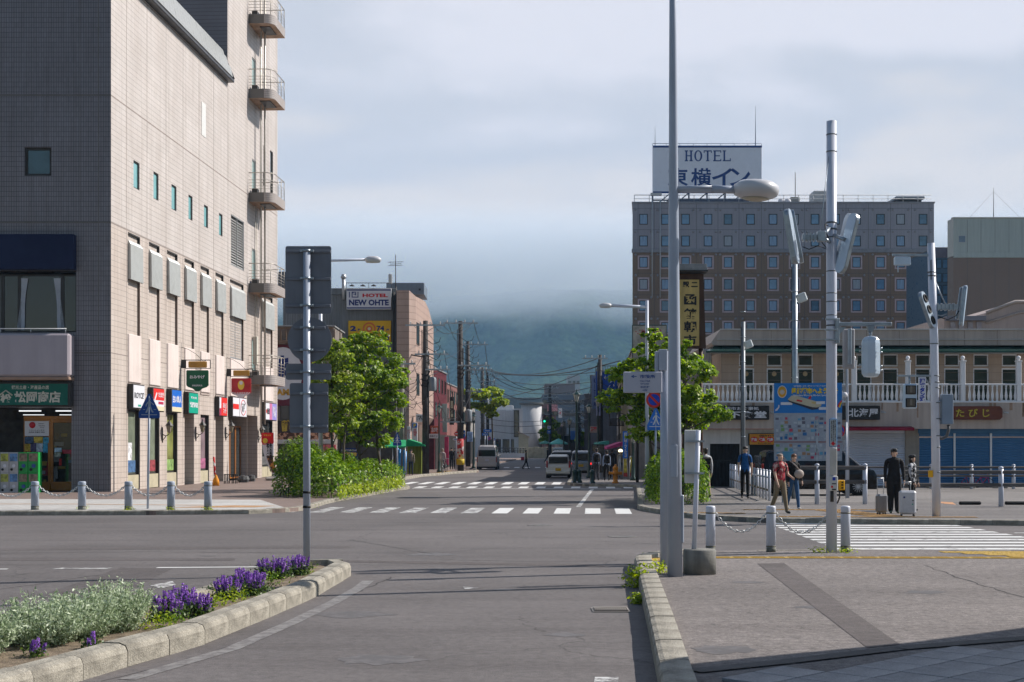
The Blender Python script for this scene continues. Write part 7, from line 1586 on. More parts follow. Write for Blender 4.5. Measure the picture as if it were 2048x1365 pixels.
# ---------------- main signal pole
d=24.55;x=X(1663,d);s=thing('signal_pole','tall white signal pole with signal plates, push button box and instruction board','signal pole',(x,d,KZ));sp_=s
MB().tube([(x,d,KZ),(x,d,Z(640,d)),(x,d,Z(243,d))],[.092,.090,.086],24).build('pole',m_polew,s,I4)
q=MB()
for py in(270,304,446,459,475,543,587,604,631,651,652):band(q,x,d,Z(py,d),.096 if py in(446,459)else.0925,.03 if py in(446,459)else.018)
q.build('pole_band',mat('dark bands',(0.13,0.14,0.15),rough=.5,metal=.4),s,I4)
def ledplate(p0,p1,w,t,label=None,hoods=0,dep=.0,nm='signal_plate',roll=0):
 """p0 top, p1 bottom (world points): long flat signal seen on edge"""
 p0=Vector(p0);p1=Vector(p1);ax=(p0-p1);ln=ax.length;ax.normalize();wx=Vector((math.cos(R(roll)),math.sin(R(roll)),0));wx=(wx-ax*wx.dot(ax)).normalized();wy=ax.cross(wx);M=Matrix.Translation((p0+p1)/2)@Matrix((wx,wy,ax)).transposed().to_4x4()
 q=MB();out=[]
 r=w/2
 for k in range(9):a=math.pi*k/8;out.append((r*math.cos(a),ln/2-r+r*math.sin(a)))
 for k in range(9):a=math.pi+math.pi*k/8;out.append((r*math.cos(a),-ln/2+r+r*math.sin(a)))
 q.prism(out,-t/2,t/2,'y');o=q.xf(M).build(nm,m_galv,sp_,I4)
 q=MB();q.prism([(a_*.93,b_*.985)for a_,b_ in out],-t/2-.012,-t/2,'y');q.xf(M).build('face_plate',mat('plate light',(0.42,0.50,0.58),rough=.3,metal=.3,var=.08),o,I4)
 for k in range(hoods):
  zc=ln*.30*(1-k);q=MB();q.lathe([(r*.62,0),(r*.62,.03),(r*.5,.031),(r*.45,.005),(.001,.004)],(0,0,0),16).xf(Matrix.Translation((0,-t/2-.012,zc))@Matrix.Rotation(R(90),4,'X')).xf(M);q.build('signal_lens',m_dark,o,I4)
 q=MB();q.box(-.03,.03,t/2,t/2+.05,-ln*.48,ln*.48,0,.01);q.xf(M).build('spine',m_galv,o,I4)
 return o
dd=23.9
ledplate(P(1574,418,dd),P(1593,529,dd),.24,.06,roll=64);ledplate(P(1583,420,dd+.5),P(1604,527,dd+.5),.28,.05,roll=76)
ledplate(P(1710,427,dd),P(1680,548,dd),.25,.06,roll=-64);ledplate(P(1700,427,dd+.6),P(1676,530,dd+.6),.22,.05,roll=-74)
q=MB();q.box(X(1604,dd),X(1634,dd),dd-.04,dd+.04,Z(481,dd),Z(470,dd),0,.01);q.box(X(1634,dd),X(1650,dd),dd-.06,dd+.06,Z(484,dd),Z(463,dd),0,.01);q.tube([P(1650,468,dd+.2),P(1660,455,d)],.035,8);q.tube([P(1650,480,dd+.2),P(1660,484,d)],.035,8);q.tube([P(1648,395,d+.05)if False else P(1659,300,d),P(1640,465,dd)],.008,4)
for k in range(4):q.box(X(1606+k*7,dd),X(1608+k*7,dd),dd-.07,dd+.07,Z(484,dd),Z(467,dd))
q.tube([P(1666,470,d),P(1690,480,dd)],.035,8);q.build('signal_bracket',m_galv,s,I4)
q=MB();q.tube([P(1656,452,d-.1),P(1650,449,d-.15),P(1651,462,d-.15),P(1658,480,d-.1)],.012,5);q.tube([P(1605,494,dd),P(1618,499,dd),P(1636,492,dd),P(1652,498,d)],.008,5);q.tube([P(1640,480,dd),P(1652,495,d-.1)],.01,5);q.build('cable',m_blk,s,I4)
dq=24.45;q=MB();q.box(X(1670,dq),X(1678,dq),dq-.05,dq+.03,Z(688,dq),Z(637,dq),0,.008)
for py in(640,661,681):q.box(X(1648,dq),X(1673,dq),dq-.12,dq-.09,Z(py+2,dq),Z(py-2,dq),0,.006)
q.box(X(1678,dq),X(1783,dq),dq-.04,dq+.02,Z(653,dq),Z(645,dq),0,.01);q.prism([(X(1678,dq),Z(655,dq)),(X(1692,dq),Z(655,dq)),(X(1678,dq),Z(670,dq))],dq-.01,dq+.01,'y');q.prism([(X(1733,dq),Z(653,dq)),(X(1748,dq),Z(653,dq)),(X(1745,dq),Z(664,dq)),(X(1736,dq),Z(664,dq))],dq-.05,dq+.03,'y');q.tube([P(1740.5,662,dq),P(1740.5,675,dq)],.03,10);q.build('signal_arm',m_galv,s,I4)
q=MB();cx_,hw=X(1741.5,dq),X(1762,dq)-X(1741.5,dq);zc,hh=Z(714,dq),(Z(673,dq)-Z(755,dq))/2
q.lathe([(hw*.45,-hh),(hw*.75,-hh*.97),(hw*.97,-hh*.83),(hw*1.0,-hh*.7),(hw*1.0,hh*.66),(hw*.93,hh*.82),(hw*.68,hh*.95),(hw*.3,hh)],(cx_,dq,zc),8,sm=False,sy=.75);q.xf(Matrix.Translation((cx_,dq,0))@Matrix.Rotation(R(22),4,'Z')@Matrix.Translation((-cx_,-dq,0)))
q.build('pedestrian_signal',mat('signal housing blue white',(0.46,0.56,0.66),rough=.3,var=.05,spec=.5),s,I4)
q=MB();
for py in(694,702,730,738):q.tube([P(1718.5,py,dq-.1),P(1722,py,dq-.1)],.02,6);q.tube([P(1761,py+3,dq-.1),P(1764,py+3,dq-.1)],.02,6)
q.build('hinge',m_galv,s,I4)
q=MB();q.box(X(1694,dq),X(1718.5,dq),dq+.3,dq+.36,Z(736,dq),Z(655,dq),0,.02);o=q.build('signal_back_board',mat('back board grey',(0.27,0.27,0.28),rough=.5),s,I4)
MB().box(X(1703,dq),X(1711,dq),dq+.26,dq+.3,Z(728,dq),Z(655,dq),0,.01).build('spine',m_galv,s,I4)
q=MB();q.box(X(1655.5,d),X(1671.5,d),d-.115,d-.095,Z(894,d),Z(838,d),0,.008);o=q.build('instruction_board',mat('instruction blue',(0.06,0.20,0.42),rough=.4,var=.03),s,I4)
MB().box(X(1657,d),X(1670,d),d-.121,d-.116,Z(892.5,d),Z(839.5,d)).build('board_face',mat('instruction face',(0.40,0.45,0.48),rough=.5,var=.05),o,I4)
text('信\n号\nは\nボ\nタ\nン\nを\n押\nす',.022,.36,BLK,o,Mf(X(1660,d),d-.124,Z(862,d)),bold=.02);text('歩\n行\n者\n用\n押\nボ\nタ\nン\nで\nす',.022,.38,BLK,o,Mf(X(1663.5,d),d-.124,Z(863,d)),bold=.02);text('渡\nる\n時\nは\nこ\nの\nボ\nタ',.022,.36,BLK,o,Mf(X(1667,d),d-.124,Z(862,d)),bold=.02)
q=MB();zc=Z(888,d);q.prism([(x-.045,zc+.01),(x,zc-.035),(x+.045,zc+.01),(x+.018,zc+.01),(x+.018,zc+.035),(x-.018,zc+.035),(x-.018,zc+.01)],d-.121,d-.125,'y');q.build('arrow',RED,o,I4)
MB().box(X(1657,d),X(1671,d),d-.125,d-.085,Z(950,d),Z(897,d),0,.008).build('terminal_box',mat('pale box',(0.50,0.50,0.48),rough=.5,var=.12,streak=.15),s,I4)
q=MB();q.box(X(1656.5,d),X(1672,d),d-.15,d-.085,Z(982,d),Z(952.5,d),0,.01);o=q.build('push_button_box',mat('button box white',(0.52,0.53,0.52),rough=.4),s,I4)
q=MB();q.box(X(1661,d),X(1667,d),d-.153,d-.149,Z(961,d),Z(954.5,d));q.build('pictogram',mat('disc blue',(0,0,0)),o,I4)
q=MB();q.box(X(1660,d),X(1668,d),d-.153,d-.149,Z(968.5,d),Z(966.5,d));q.box(X(1660,d),X(1668,d),d-.153,d-.149,Z(980,d),Z(977.5,d));q.build('label_slot',m_dark,o,I4)
q=MB();q.tube([P(1664,974,d-.15),P(1664,974,d-.165)],.02,10);q.build('button',RED,o,I4)
q=MB();q.box(X(1674,d),X(1687,d),d-.1,d+.02,Z(980.5,d),Z(960.5,d),0,.01);o=q.build('yellow_button_box',mat('signal yellow',(0.75,0.38,0.01),rough=.4,var=.05),s,I4)
q=MB()
for py in(965,970,976):q.box(X(1680,d),X(1683.5,d),d-.104,d-.099,Z(py+1.4,d),Z(py-1.4,d))
q.build('button_detail',m_dark,o,I4)
q=MB();q.tube([P(1679,981,d-.05),P(1679,996,d-.05),P(1675,1006,d-.03),P(1671,1007,d-.03)],.014,6);q.tube([P(1664,982,d-.12),P(1664,1004,d-.12)],.03,8);q.build('conduit',m_rub,s,I4)
# ---------------- right signal pole
d=36.9;s=thing('signal_pole','leaning white signal pole on the far pavement with a control box','signal pole',(X(1873,d),d,KZ));sp_=s
MB().tube([(X(1873,d),d,KZ),(X(1868,d),d,Z(680,d)),(X(1862,d),d,Z(487,d))],[.11,.105,.095],20).build('pole',m_polew,s,I4)
q=MB()
for py,px in((545,1863),(552,1864),(688,1868),(752,1870),(765,1870.5),(776,1871),(806,1871.5),(838,1872),(872,1872),(895,1872.5),(945,1873)):q.tube([(X(px,d),d,Z(py+1,d)),(X(px,d),d,Z(py-1,d))],.112,14)
q.build('pole_band',MT['dark bands'],s,I4)
q=MB();q.box(X(1785,d),X(1866,d),d-.03,d+.03,Z(513,d),Z(508,d),0,.01);q.build('sensor_arm',m_galv,s,I4)
q=MB();q.box(X(1789,d),X(1821,d),d-.05,d+.1,Z(531,d),Z(514,d),0,.02);q.tube([P(1796,531,d),P(1796,545,d)],.015,6);q.build('sensor_box',MT['signal housing blue white'],s,I4)
ledplate(P(1841,584,d-.3),P(1867,657,d-.3),.36,.08,hoods=3,roll=52)
ledplate(P(1932,571,d),P(1923,653,d),.30,.05,roll=68);ledplate(P(1925,574,d+.5),P(1916,640,d+.5),.30,.04,roll=80)
q=MB();q.box(X(1868,d),X(1916,d),d-.04,d+.04,Z(620,d),Z(609,d),0,.01)
for k in range(5):q.box(X(1874+k*8,d),X(1876+k*8,d),d-.07,d+.07,Z(622,d),Z(607,d))
q.tube([P(1869,560,d),P(1890,608,d)],.015,5);q.tube([P(1870,630,d),P(1882,632,d),P(1894,628,d)],.02,5);q.build('signal_bracket',m_galv,s,I4)
q=MB();q.tube([P(1876,634,d),P(1896,640,d),P(1912,632,d),P(1918,622,d)],.012,5);q.tube([P(1862,520,d-.1),P(1862,560,d-.1)],.012,5);q.build('cable',m_blk,s,I4)
q=MB();q.box(X(1794,d),X(1868,d),d-.03,d+.03,Z(754,d),Z(750,d),0,.008);q.tube([P(1819,754,d),P(1819,768,d)],.03,8);q.tube([P(1850,756,d),P(1860,770,d)],.02,6);q.build('signal_arm',m_galv,s,I4)
q=MB();a,b,c,e=X(1806.5,d),X(1833,d),Z(818,d),Z(768,d);q.box(a,b,d-.08,d+.12,c,e,0,.035);o=q.build('pedestrian_signal',MT['signal housing blue white'],s,I4)
for py in(780.5,806):
 q=MB();h2=(Z(py-9,d)-Z(py+9,d))/2;z=Z(py,d);q.box(a+.035,b-.035,d-.11,d-.081,z-h2,z+h2,0,.02);p=q.build('lens_frame',m_blk,o,I4)
 q=MB();q.box(a+.07,b-.07,d-.116,d-.111,z-h2*.8,z+h2*.8);q.build('lens',mat('unlit lens',(0.09,0.075,0.06),rough=.3,var=.2),o,I4)
 q=MB();q.box((a+b)/2-.03,(a+b)/2+.03,d-.119,d-.117,z-h2*.55,z+h2*.55);q.ell(((a+b)/2,d-.118,z+h2*.62),(.03,.003,.03),8,5);q.build('figure_print',mat('dim figure',(0.17,0.15,0.12)),o,I4)
q=MB();a,b,c,e=X(1834.5,d),X(1850,d),Z(806,d),Z(755,d);q.box(a,b,d-.1,d-.07,c,e,0,.01);o=q.build('push_button_plate',W,s,I4)
text('押\nボ\nタ\nン\n式',(b-a)*.72,(e-c)*.9,mat('vivid navy print',(0.01,0.04,0.35),var=0),o,Mf((a+b)/2,d-.104,(c+e)/2),bold=.05)
q=MB();a,b,c,e=X(1882,d),X(1904.5,d),Z(849,d),Z(789,d);q.box(a,b,d-.1,d+.12,c,e,0,.012);q.box(X(1873,d),a,d-.03,d+.03,Z(803,d),Z(800,d));q.box(X(1873,d),a,d-.03,d+.03,Z(840,d),Z(837,d));q.build('control_box',mat('slate blue box',(0.20,0.25,0.32),rough=.45,var=.05),s,I4)
q=MB();q.tube([P(1897,850,d),P(1897,862,d),P(1893,873,d),P(1884,878,d),P(1876,876,d)],.04,8);q.build('conduit',mat('grey conduit',(0.1,0.1,0.1),rough=.5),s,I4)
q=MB();q.box(X(1856,d),X(1864,d),d-.1,d+.0,Z(955,d),Z(941,d),0,.01);q.build('yellow_button_box',mat('signal yellow',(0,0,0)),s,I4)
q=MB();q.box(X(1864,d),X(1880,d),d-.125,d-.08,Z(990,d),Z(975,d));
# slimmer poles in the middle distance
def slim(px,pyt,d,r,label,m=None,lampat=None,lean=0):
 s=thing('steel_pole',label,'pole',(X(px,d),d,KZ));q=MB();q.tube([(X(px,d),d,KZ),(X(px+lean,d),d,Z(pyt,d))],r,12);q.build('pole',m or m_galv,s,I4)
 q=MB()
 for k in range(7):z=KZ+1.2+k*1.0;q.tube([(X(px,d),d,z),(X(px,d),d,z+.03)],r*1.15,12)
 q.tube([(X(px,d)-r*.9,d-.03,KZ),(X(px,d)-r*.9,d-.03,Z(pyt+10,d))],.02,5,1);q.build('strap',[m_galv,m_blk],s,I4)
 if lampat:
  a0,b0=lampat;q=MB();q.box(-.16,.16,-.14,.14,-.16,.16,0,.04);q.xf(Mf(X(a0,d),d-.2,Z(b0,d))@Matrix.Rotation(R(-20),4,'Y'));q.build('flood_lamp',mat('flood lamp pale',(0.55,0.58,0.58),rough=.25,spec=.6),s,I4)
  q=MB();q.tube([(X(px,d),d,Z(b0+10,d)),(X(a0,d),d-.1,Z(b0+6,d))],.03,6);q.build('lamp_bracket',m_galv,s,I4)
 return s
slim(1486,644,57,.09,'grey steel pole with a flood lamp left of the map board',mat('weathered steel',(0.20,0.22,0.24),rough=.5,metal=.4,var=.1,streak=.15),(1495,690));slim(1589,524,49.5,.105,'tall grey steel pole rising behind the map board',None,(1601,597))
# ---------------- map board
d=46.0;s=thing('map_board','large blue tourist map board with a ferry picture on two posts','map board',(X(1612,d),d,KZ));Mm=Matrix.Translation((X(1548,d),d,0))@Matrix.Rotation(R(-9),4,'Z');wd=2.15;z0,z1=Z(922,d),Z(767,d);hh=z1-z0
MB().box(0,wd,.0,.08,z0,z1,0,.01).build('board',m_sback,s,Mm)
B_=lambda x0,x1,a,b,m,nm='map_print',y=-.004,t=.003:MB().box(x0,x1,y-t,y,z0+hh*a,z0+hh*b).build(nm,m,s,Mm)
B_(0,wd,.60,1.0,mat('map sea blue',(0.01,0.17,0.50),rough=.45,var=.05));B_(0,wd,0,.60,mat('map ground grey',(0.30,0.34,0.40),rough=.5,var=.12,scale=3))
B_(0,wd,.585,.615,mat('map road grey',(0.30,0.33,0.38)),y=-.009);B_(0,wd,.235,.25,mat('map road red',(0.25,0.12,0.12)),y=-.009);B_(0,wd,.215,.232,mat('map road grey',(0,0,0)),y=-.009);B_(.62*wd,.65*wd,.0,.56,mat('map road pale',(0.38,0.42,0.46)),y=-.0095)
text('函館朝市へようこそ',wd*.68,hh*.085,mat('map yellow',(0.72,0.50,0.01),var=0),s,Mm@Mf(wd*.60,-.012,z0+hh*.90),bold=.06)
text('北海道直送・函館・津軽もうでておいで!北のワンダーランド',wd*.62,hh*.02,W,s,Mm@Mf(wd*.60,-.012,z0+hh*.962),bold=.02);text('Hakodate Morning Market Spot Map',wd*.56,hh*.03,W,s,Mm@Mf(wd*.56,-.012,z0+hh*.84),bold=.02)
q=MB();q.lathe([(.15,0),(.15,.004),(.001,.004)],(0,0,0),24).xf(Mm@Mf(wd*.12,-.012,z0+hh*.89)@Matrix.Rotation(R(90),4,'X')@Matrix.Diagonal((1,1.35,1,1)));q.build('emblem',W,s,I4)
q=MB();q.lathe([(.13,0),(.13,.004),(.001,.004)],(0,0,0),24).xf(Mm@Mf(wd*.12,-.018,z0+hh*.89)@Matrix.Rotation(R(90),4,'X')@Matrix.Diagonal((1,1.35,1,1)));q.build('emblem',mat('map amber',(0.6,0.3,0.02)),s,I4)
q=MB();q.lathe([(.08,0),(.08,.004),(.001,.004)],(0,0,0),20).xf(Mm@Mf(wd*.12,-.024,z0+hh*.885)@Matrix.Rotation(R(90),4,'X'));q.build('emblem',mat('map cream',(0.5,0.42,0.36)),s,I4)
cp2=lambda pts,m,nm,y:MB().prism([(wd*a,z0+hh*b)for a,b in pts],y,y-.003,'y').build(nm,m,s,Mm)
cp2([(.20,.79),(.26,.84),(.34,.835),(.66,.755),(.70,.725),(.69,.70),(.63,.685),(.56,.69),(.24,.77)][::-1],mat('ship cream',(0.48,0.44,0.32)),'ship_picture',-.012);cp2([(.20,.79),(.24,.77),(.56,.69),(.63,.685),(.67,.69),(.64,.665),(.56,.655),(.23,.755)],mat('ship hull',(0.03,0.03,0.05)),'ship_hull',-.017);cp2([(.34,.79),(.42,.775),(.41,.755),(.33,.77)],RED,'ship_deck',-.02);cp2([(.50,.80),(.53,.835),(.55,.83),(.54,.79)],RED,'ship_funnel',-.02);cp2([(.56,.76),(.62,.75),(.61,.73),(.55,.74)],mat('ship tan',(0.5,0.38,0.15)),'ship_deck',-.02)
rn=random.Random(21);pal=[mat('map a',(0.10,0.30,0.45)),mat('map b',(0.42,0.05,0.10)),mat('map c',(0.40,0.44,0.48)),mat('map d',(0.12,0.12,0.16)),mat('map e',(0.18,0.32,0.12)),mat('map f',(0.34,0.20,0.12)),mat('map g',(0.30,0.33,0.40)),mat('map h',(0.04,0.15,0.35))]
q=MB()
for i in range(15):
 for j in range(11):
  if rn.random()<.12:continue
  a=.02+i*.064+rn.uniform(0,.02);b=.02+j*.05+rn.uniform(0,.012)
  if.2<b<.26 or b+.03>.56:continue
  q.box(wd*a,wd*(a+rn.uniform(.035,.06)),-.0125,-.010,z0+hh*b,z0+hh*(b+rn.uniform(.022,.042)),rn.choice([0,1,2,2,2,3,3,4,5,6,6,6,7]))
q.build('map_buildings',pal,s,Mm,kind='stuff')
q=MB()
for a,b,c_ in((.10,.72,.17),(.62,.73,.13),(.66,.655,.13),(.84,.65,.10)):q.box(wd*a,wd*(a+c_),-.016,-.013,z0+hh*b,z0+hh*(b+.035))
q.build('caption_box',W,s,Mm,kind='stuff');cp2([(.02,.66),(.06,.69),(.065,.72),(.08,.72),(.08,.69),(.05,.65),(.02,.64)],W,'gull_drawing',-.012);cp2([(.12,.12),(.30,.12),(.27,.06),(.33,.03),(.20,.0),(.15,.05)],mat('map a',(0,0,0)),'map_pond',-.017)
cp2([(.93,.70),(.96,.75),(.995,.78),(.995,.76),(.97,.73),(.95,.69)],RED,'rainbow_drawing',-.012);cp2([(.95,.69),(.97,.73),(.995,.76),(.995,.735),(.985,.72),(.97,.68)],mat('map yellow',(0,0,0)),'rainbow_drawing',-.013)
q=MB();q.box(.25,.37,.09,.2,KZ,z1-.2);q.box(wd-.4,wd-.28,.09,.2,KZ,z1-.2);q.build('post',m_galv,s,Mm)
# ---------------- white picket rail and timber guard rails
a=Vector((10.0,65.9,0));b=Vector((8.62,47.6,0));s=thing('picket_rail','white steel picket rail running back along the pavement behind the walkers','railing',(b.x,b.y,KZ))
q=MB();q.tube([(0,0,0),(0,0,1.0)],.045,8);q.ell((0,0,1.0),(.052,.052,.045),8,5);pk=q.mesh('picket',m_polew)
n=17
for k in range(n):p=a.lerp(b,(k/(n-1))**.9);link('picket',pk,s,T(p.x,p.y,KZ))
for zz in(.78,.35):MB().tube([(a.x,a.y,KZ+zz),(b.x,b.y,KZ+zz)],.035,6).build('rail',mat('brown rail',(0.20,0.16,0.12),rough=.6)if zz<.5 else m_polew,s,I4)
m_wood=mat('weathered rail timber',(0.11,0.10,0.095),rough=.8,var=.25,stretch=(.5,4,4),scale=3)
def guard(name_label,posts,y,rails,hp,rx0,rx1,rh=.14,group='timber guard rails before the market hall'):
 s=thing('guard_rail',name_label,'railing',(X(posts[0],y),y,KZ),group=group)
 for p in posts:
  q=MB();q.tube([(X(p,y),y,0.0),(X(p,y),y,hp)],.075,12);q.lathe([(.08,0),(.07,.05),(.001,.08)],(X(p,y),y,hp),12);q.build('post',m_polew,s,I4)
 e=[rx0]+[p for p in posts if rx0<p<rx1]+[rx1]
 for i,z in enumerate(rails):
  for a_,b_ in zip(e[:-1],e[1:]):MB().box(X(a_,y)+.03,X(b_,y)-.03,y-.12,y-.05,z-rh/2,z+rh/2,0,.02).build('rail',m_wood if i or True else m_wood,s,I4)
 return s
guard('near timber guard rail between the signal pole and the black van',[1634,1730],44.9,[Z(936,44.9),Z(964,44.9)],Z(932,44.9),1570,1732,.13)
guard('near dark timber guard rail right of the couple with suitcases',[2002],43.2,[Z(944.5,43.2),Z(970,43.2)],Z(938,43.2),1800,2110,.11)
guard('thinner timber guard rail further back, before the blue shutters',[1862,1943,2027],61,[Z(935,61),Z(952,61)],Z(932,61),1722,2110,.09)
pb=MB();pb.box(-.33,.33,-.07,.07,0,.11,0,.03)
for i,(px,py,l,c)in enumerate(((1940,1010,'dark rubber parking stop left of the guard rail post','k'),(2032,1010,'dark rubber parking stop at the right edge','k'),(1690,985,'concrete parking stop under the black van','c'),(1785,976,'pale concrete parking stop behind the couple','c'),(1868,977,'pale concrete parking stop by the right signal pole','c'),(1935,977,'pale concrete parking stop beneath the red bicycle','c'),(2000,977,'pale concrete parking stop near the last shutter','c'))):
 g=G(px,py,KZ);q=MB();q.box(-.34,.34,-.07,.07,0,.11,0,.03);q.xf(T(g.x,g.y,KZ)).build('parking_stop',m_blk if c=='k' else m_conc,None,I4,label=l,cat='parking stop',group='parking stops on the forecourt')
sheet('lane_line',[G(1860,1003,KZ)[:2],G(1905,1005,KZ)[:2],G(1912,1010,KZ)[:2],G(1890,1008,KZ)[:2]],KZ+.004,mat('orange paint',(0.5,0.25,0.12),var=.2))
sheet('forecourt',[(8.0,46.5),(60,44.8),(60,64),(9.9,64)],KZ+.003,asphalt('forecourt asphalt',(0.19,0.175,0.165),88.0))
# bicycles
def bike(px,py,c,label,sc=.75,rz=0):
 g=G(px,py,KZ);s=thing('bicycle',label,'bicycle',T(g.x,g.y,KZ,rz,sc));M=WM[s.name]
 for xx in(-.5,.5):
  q=MB();q.tube([(xx+.33*math.cos(t),0,.33+.33*math.sin(t))for t in np.linspace(0,2*math.pi,21)],.022,5,cap=False);w_=q.build('wheel',m_blk,s,M)
  q=MB()
  for t in np.linspace(0,math.pi,6)[:-1]:q.tube([(xx-.31*math.cos(t),0,.33-.31*math.sin(t)),(xx+.31*math.cos(t),0,.33+.31*math.sin(t))],.004,3)
  q.build('spokes',m_galv,w_,M)
 q=MB()
 for a_,b_ in(((-.5,.33),(-.12,.75)),((-.12,.75),(.35,.72)),((.35,.72),(.0,.3)),((.0,.3),(-.15,.82)),((-.5,.33),(.0,.3)),((.38,.95),(.5,.33))):q.tube([(a_[0],0,a_[1]),(b_[0],0,b_[1])],.022,6)
 q.build('frame',c,s,M)
 MB().box(-.27,-.03,-.06,.06,.82,.88,0,.03).build('saddle',m_blk,s,M);MB().tube([(.36,-.25,1.0),(.36,0,.97),(.36,.25,1.0)],.015,5).build('handlebar',m_galv,s,M);return s
bike(1936,975,mat('bike red',(0.45,0.02,0.06)),'small red bicycle behind the timber rails',.62);bike(1965,976,mat('bike crimson',(0.4,0.03,0.12)),'crimson bicycle partly hidden by the guard rail posts',.62,8)
# ---------------- heritage lamp posts of the shopping street
def heritage(px,pyt,pyb,d,label):
 x=X(px,d);zt=Z(pyt,d);s=thing('heritage_lamp',label,'street lamp',(x,d,KZ),group='dark green heritage lamp posts along the shopping street');h=zt-KZ
 MB().lathe([(.17,0),(.17,.12),(.11,.2),(.10,.7),(.07,.8),(.055,h*.5),(.045,h-.55),(.09,h-.5),(.06,h-.46)],(x,d,KZ),12).build('post',m_green,s,I4)
 MB().lathe([(.07,0),(.17,.34)],(x,d,zt-.46),6,sm=False).build('lantern_glass',mat('frosted lantern glass',(0.42,0.42,0.38),rough=.3,spec=.6),s,I4)
 q=MB();q.lathe([(.24,0),(.16,.08),(.05,.16),(.02,.26),(.001,.28)],(x,d,zt-.12),6,sm=False)
 for k in range(6):t=k*math.pi/3;q.tube([(x+.07*math.cos(t),d+.07*math.sin(t),zt-.46),(x+.17*math.cos(t),d+.17*math.sin(t),zt-.12)],.012,3)
 q.build('lantern_cap',m_green,s,I4);return s
for a_ in((1153,785,0,71.8,'heritage lamp post beside the pair of green bollards'),(1178,810,0,82,'heritage lamp post behind the single green bollard'),(1139,838,0,112,'heritage lamp post just left of the first, further away'),(1127.5,842,0,126,'slim distant heritage lamp post above the white car'),(878,812,0,100,'heritage lamp post by the man with the bicycle'),(947,830,0,117,'heritage lamp post left of the silver van'),(1196,800,0,98,'heritage lamp post rising before the blue and white vertical boards'),(1266,868,0,76,'low heritage lamp under the right tree')):heritage(*a_)
# ---------------- power poles and wires
m_pw=mat('dark power pole',(0.055,0.05,0.048),rough=.75,var=.3,scale=3,streak=.2);m_cp=mat('concrete power pole',(0.20,0.19,0.17),rough=.8,var=.15,streak=.2);m_wire=mat('wire black',(0.02,0.02,0.022),rough=.5,var=0);m_ins=mat('insulator white',(0.5,0.5,0.5),rough=.3,var=0)
PT={}
def ppole(key,px,pyt,d,r,label,arms,m=m_pw,trans=None,guard_=None):
 x=X(px,d);zt=Z(pyt,d);s=thing('power_pole',label,'utility pole',(x,d,KZ),group='power poles along the street')
 MB().tube([(x,d,0.0),(x,d,zt)],[r*1.25,r*.85],14).build('pole',m,s,I4);pts=[]
 for dz,w,off in arms:
  q=MB();q.box(x-w/2+off,x+w/2+off,d-.2,d-.12,zt-dz-.05,zt-dz+.05);q.tube([(x,d-.16,zt-dz-.5),(x+w*.3+off,d-.16,zt-dz)],.02,4);q.build('cross_arm',m_galv,s,I4);q=MB();c=MB()
  for k in range(4):xx=x-w/2+off+w*(k+.5)/4;q.lathe([(.03,0),(.05,.05),(.03,.1),(.05,.14),(.02,.2)],(xx,d-.16,zt-dz+.05),6);pts.append(Vector((xx,d-.16,zt-dz+.22)))
  q.build('insulator',m_ins,s,I4,kind='stuff')
 if trans:
  for(ox,dz)in trans:q=MB();q.lathe([(.25,0),(.27,.05),(.27,.8),(.2,.9),(.001,.95)],(x+ox,d-.1,zt-dz),12);q.build('transformer',mat('transformer grey',(0.18,0.2,0.22),rough=.5),s,I4)
 q=MB();rn=random.Random(int(px))
 for k in range(9):z=KZ+1.5+k*(zt-2.5)/9;q.tube([(x-.18,d,z),(x+.18,d,z+.02)],.012,4)
 q.tube([(x+r*1.1,d-.05,KZ),(x+r*1.1,d-.05,zt-2)],.04,6)
 q.tube([(x-r*1.1,d-.08,zt-5.5),(x-r*1.2,d-.08,zt-.6)],.03,5)
 for k in range(4):z=zt-1.2-k*.5;q.tube([(x,d-.2,z),(x+.5+.1*k,d-.2,z-.35),(x+.9,d-.2,z-.2),(x+1.0,d-.2,z+.1)],.02,4)
 for k in range(3):q.tube([(x-.25,d-.2,zt-3.5-k*.35),(x+.1,d-.25,zt-3.6-k*.35),(x+.3,d-.2,zt-3.3-k*.3)],.05,5)
 q.build('fittings',m_blk,s,I4,kind='stuff')
 if guard_:
  q=MB();q.tube([(x,d,Z(guard_[1],d)),(x,d,Z(guard_[0],d))],r*1.3,14);q.build('pole_wrap',guard_[2],s,I4)
 PT[key]=pts;return s
ppole('a',851,642,93,.19,'nearest dark power pole of the left row with a transformer',[(.3,2.6,0),(2.2,2.2,.4),(3.2,1.6,.8)],trans=[(.45,4.6)])
ppole('b',921,643,106,.19,'second dark power pole of the left row, with red and white wraps near its foot',[(.15,2.6,0),(3.3,2.4,1.0),(7.5,1.8,-.6)],trans=[(.6,7.5)],guard_=(878,918,mat('red white wrap',(0.42,0.1,0.1),var=.9,scale=2.5)))
MB().tube([(X(921,106),105.7,Z(930,106)),(X(921,106),105.7,Z(918,106))],.3,12).build('yellow_wrap',mat('yellow wrap',(0.5,0.36,0.02)),bpy.data.objects['power_pole.001'],I4)
ppole('c',936,683,128,.18,'third dark power pole, behind the second one',[(.3,2.4,.6),(2.6,2.0,.9),(4.5,1.6,.6)])
ppole('d',965,735,162,.18,'fourth dark power pole, above the silver van',[(.3,2.6,0),(1.6,2.2,.5),(3.0,1.8,0)],trans=[(.5,4.5)])
ppole('e',975,746,196,.18,'fifth power pole, further off and thinner than the fourth',[(.3,2.6,.6),(1.8,2.2,.6)])
ppole('f',803,722,91,.2,'pale concrete power pole beside the green stall',[(.2,1.8,0)],m=m_cp)
ppole('r1',1200,710,112,.17,'dark power pole behind the squid board',[(.3,2.0,-.4)])
ppole('r2',1100,772,196,.17,'distant power pole with the green traffic light',[(.3,2.4,0),(1.6,2.4,0)])
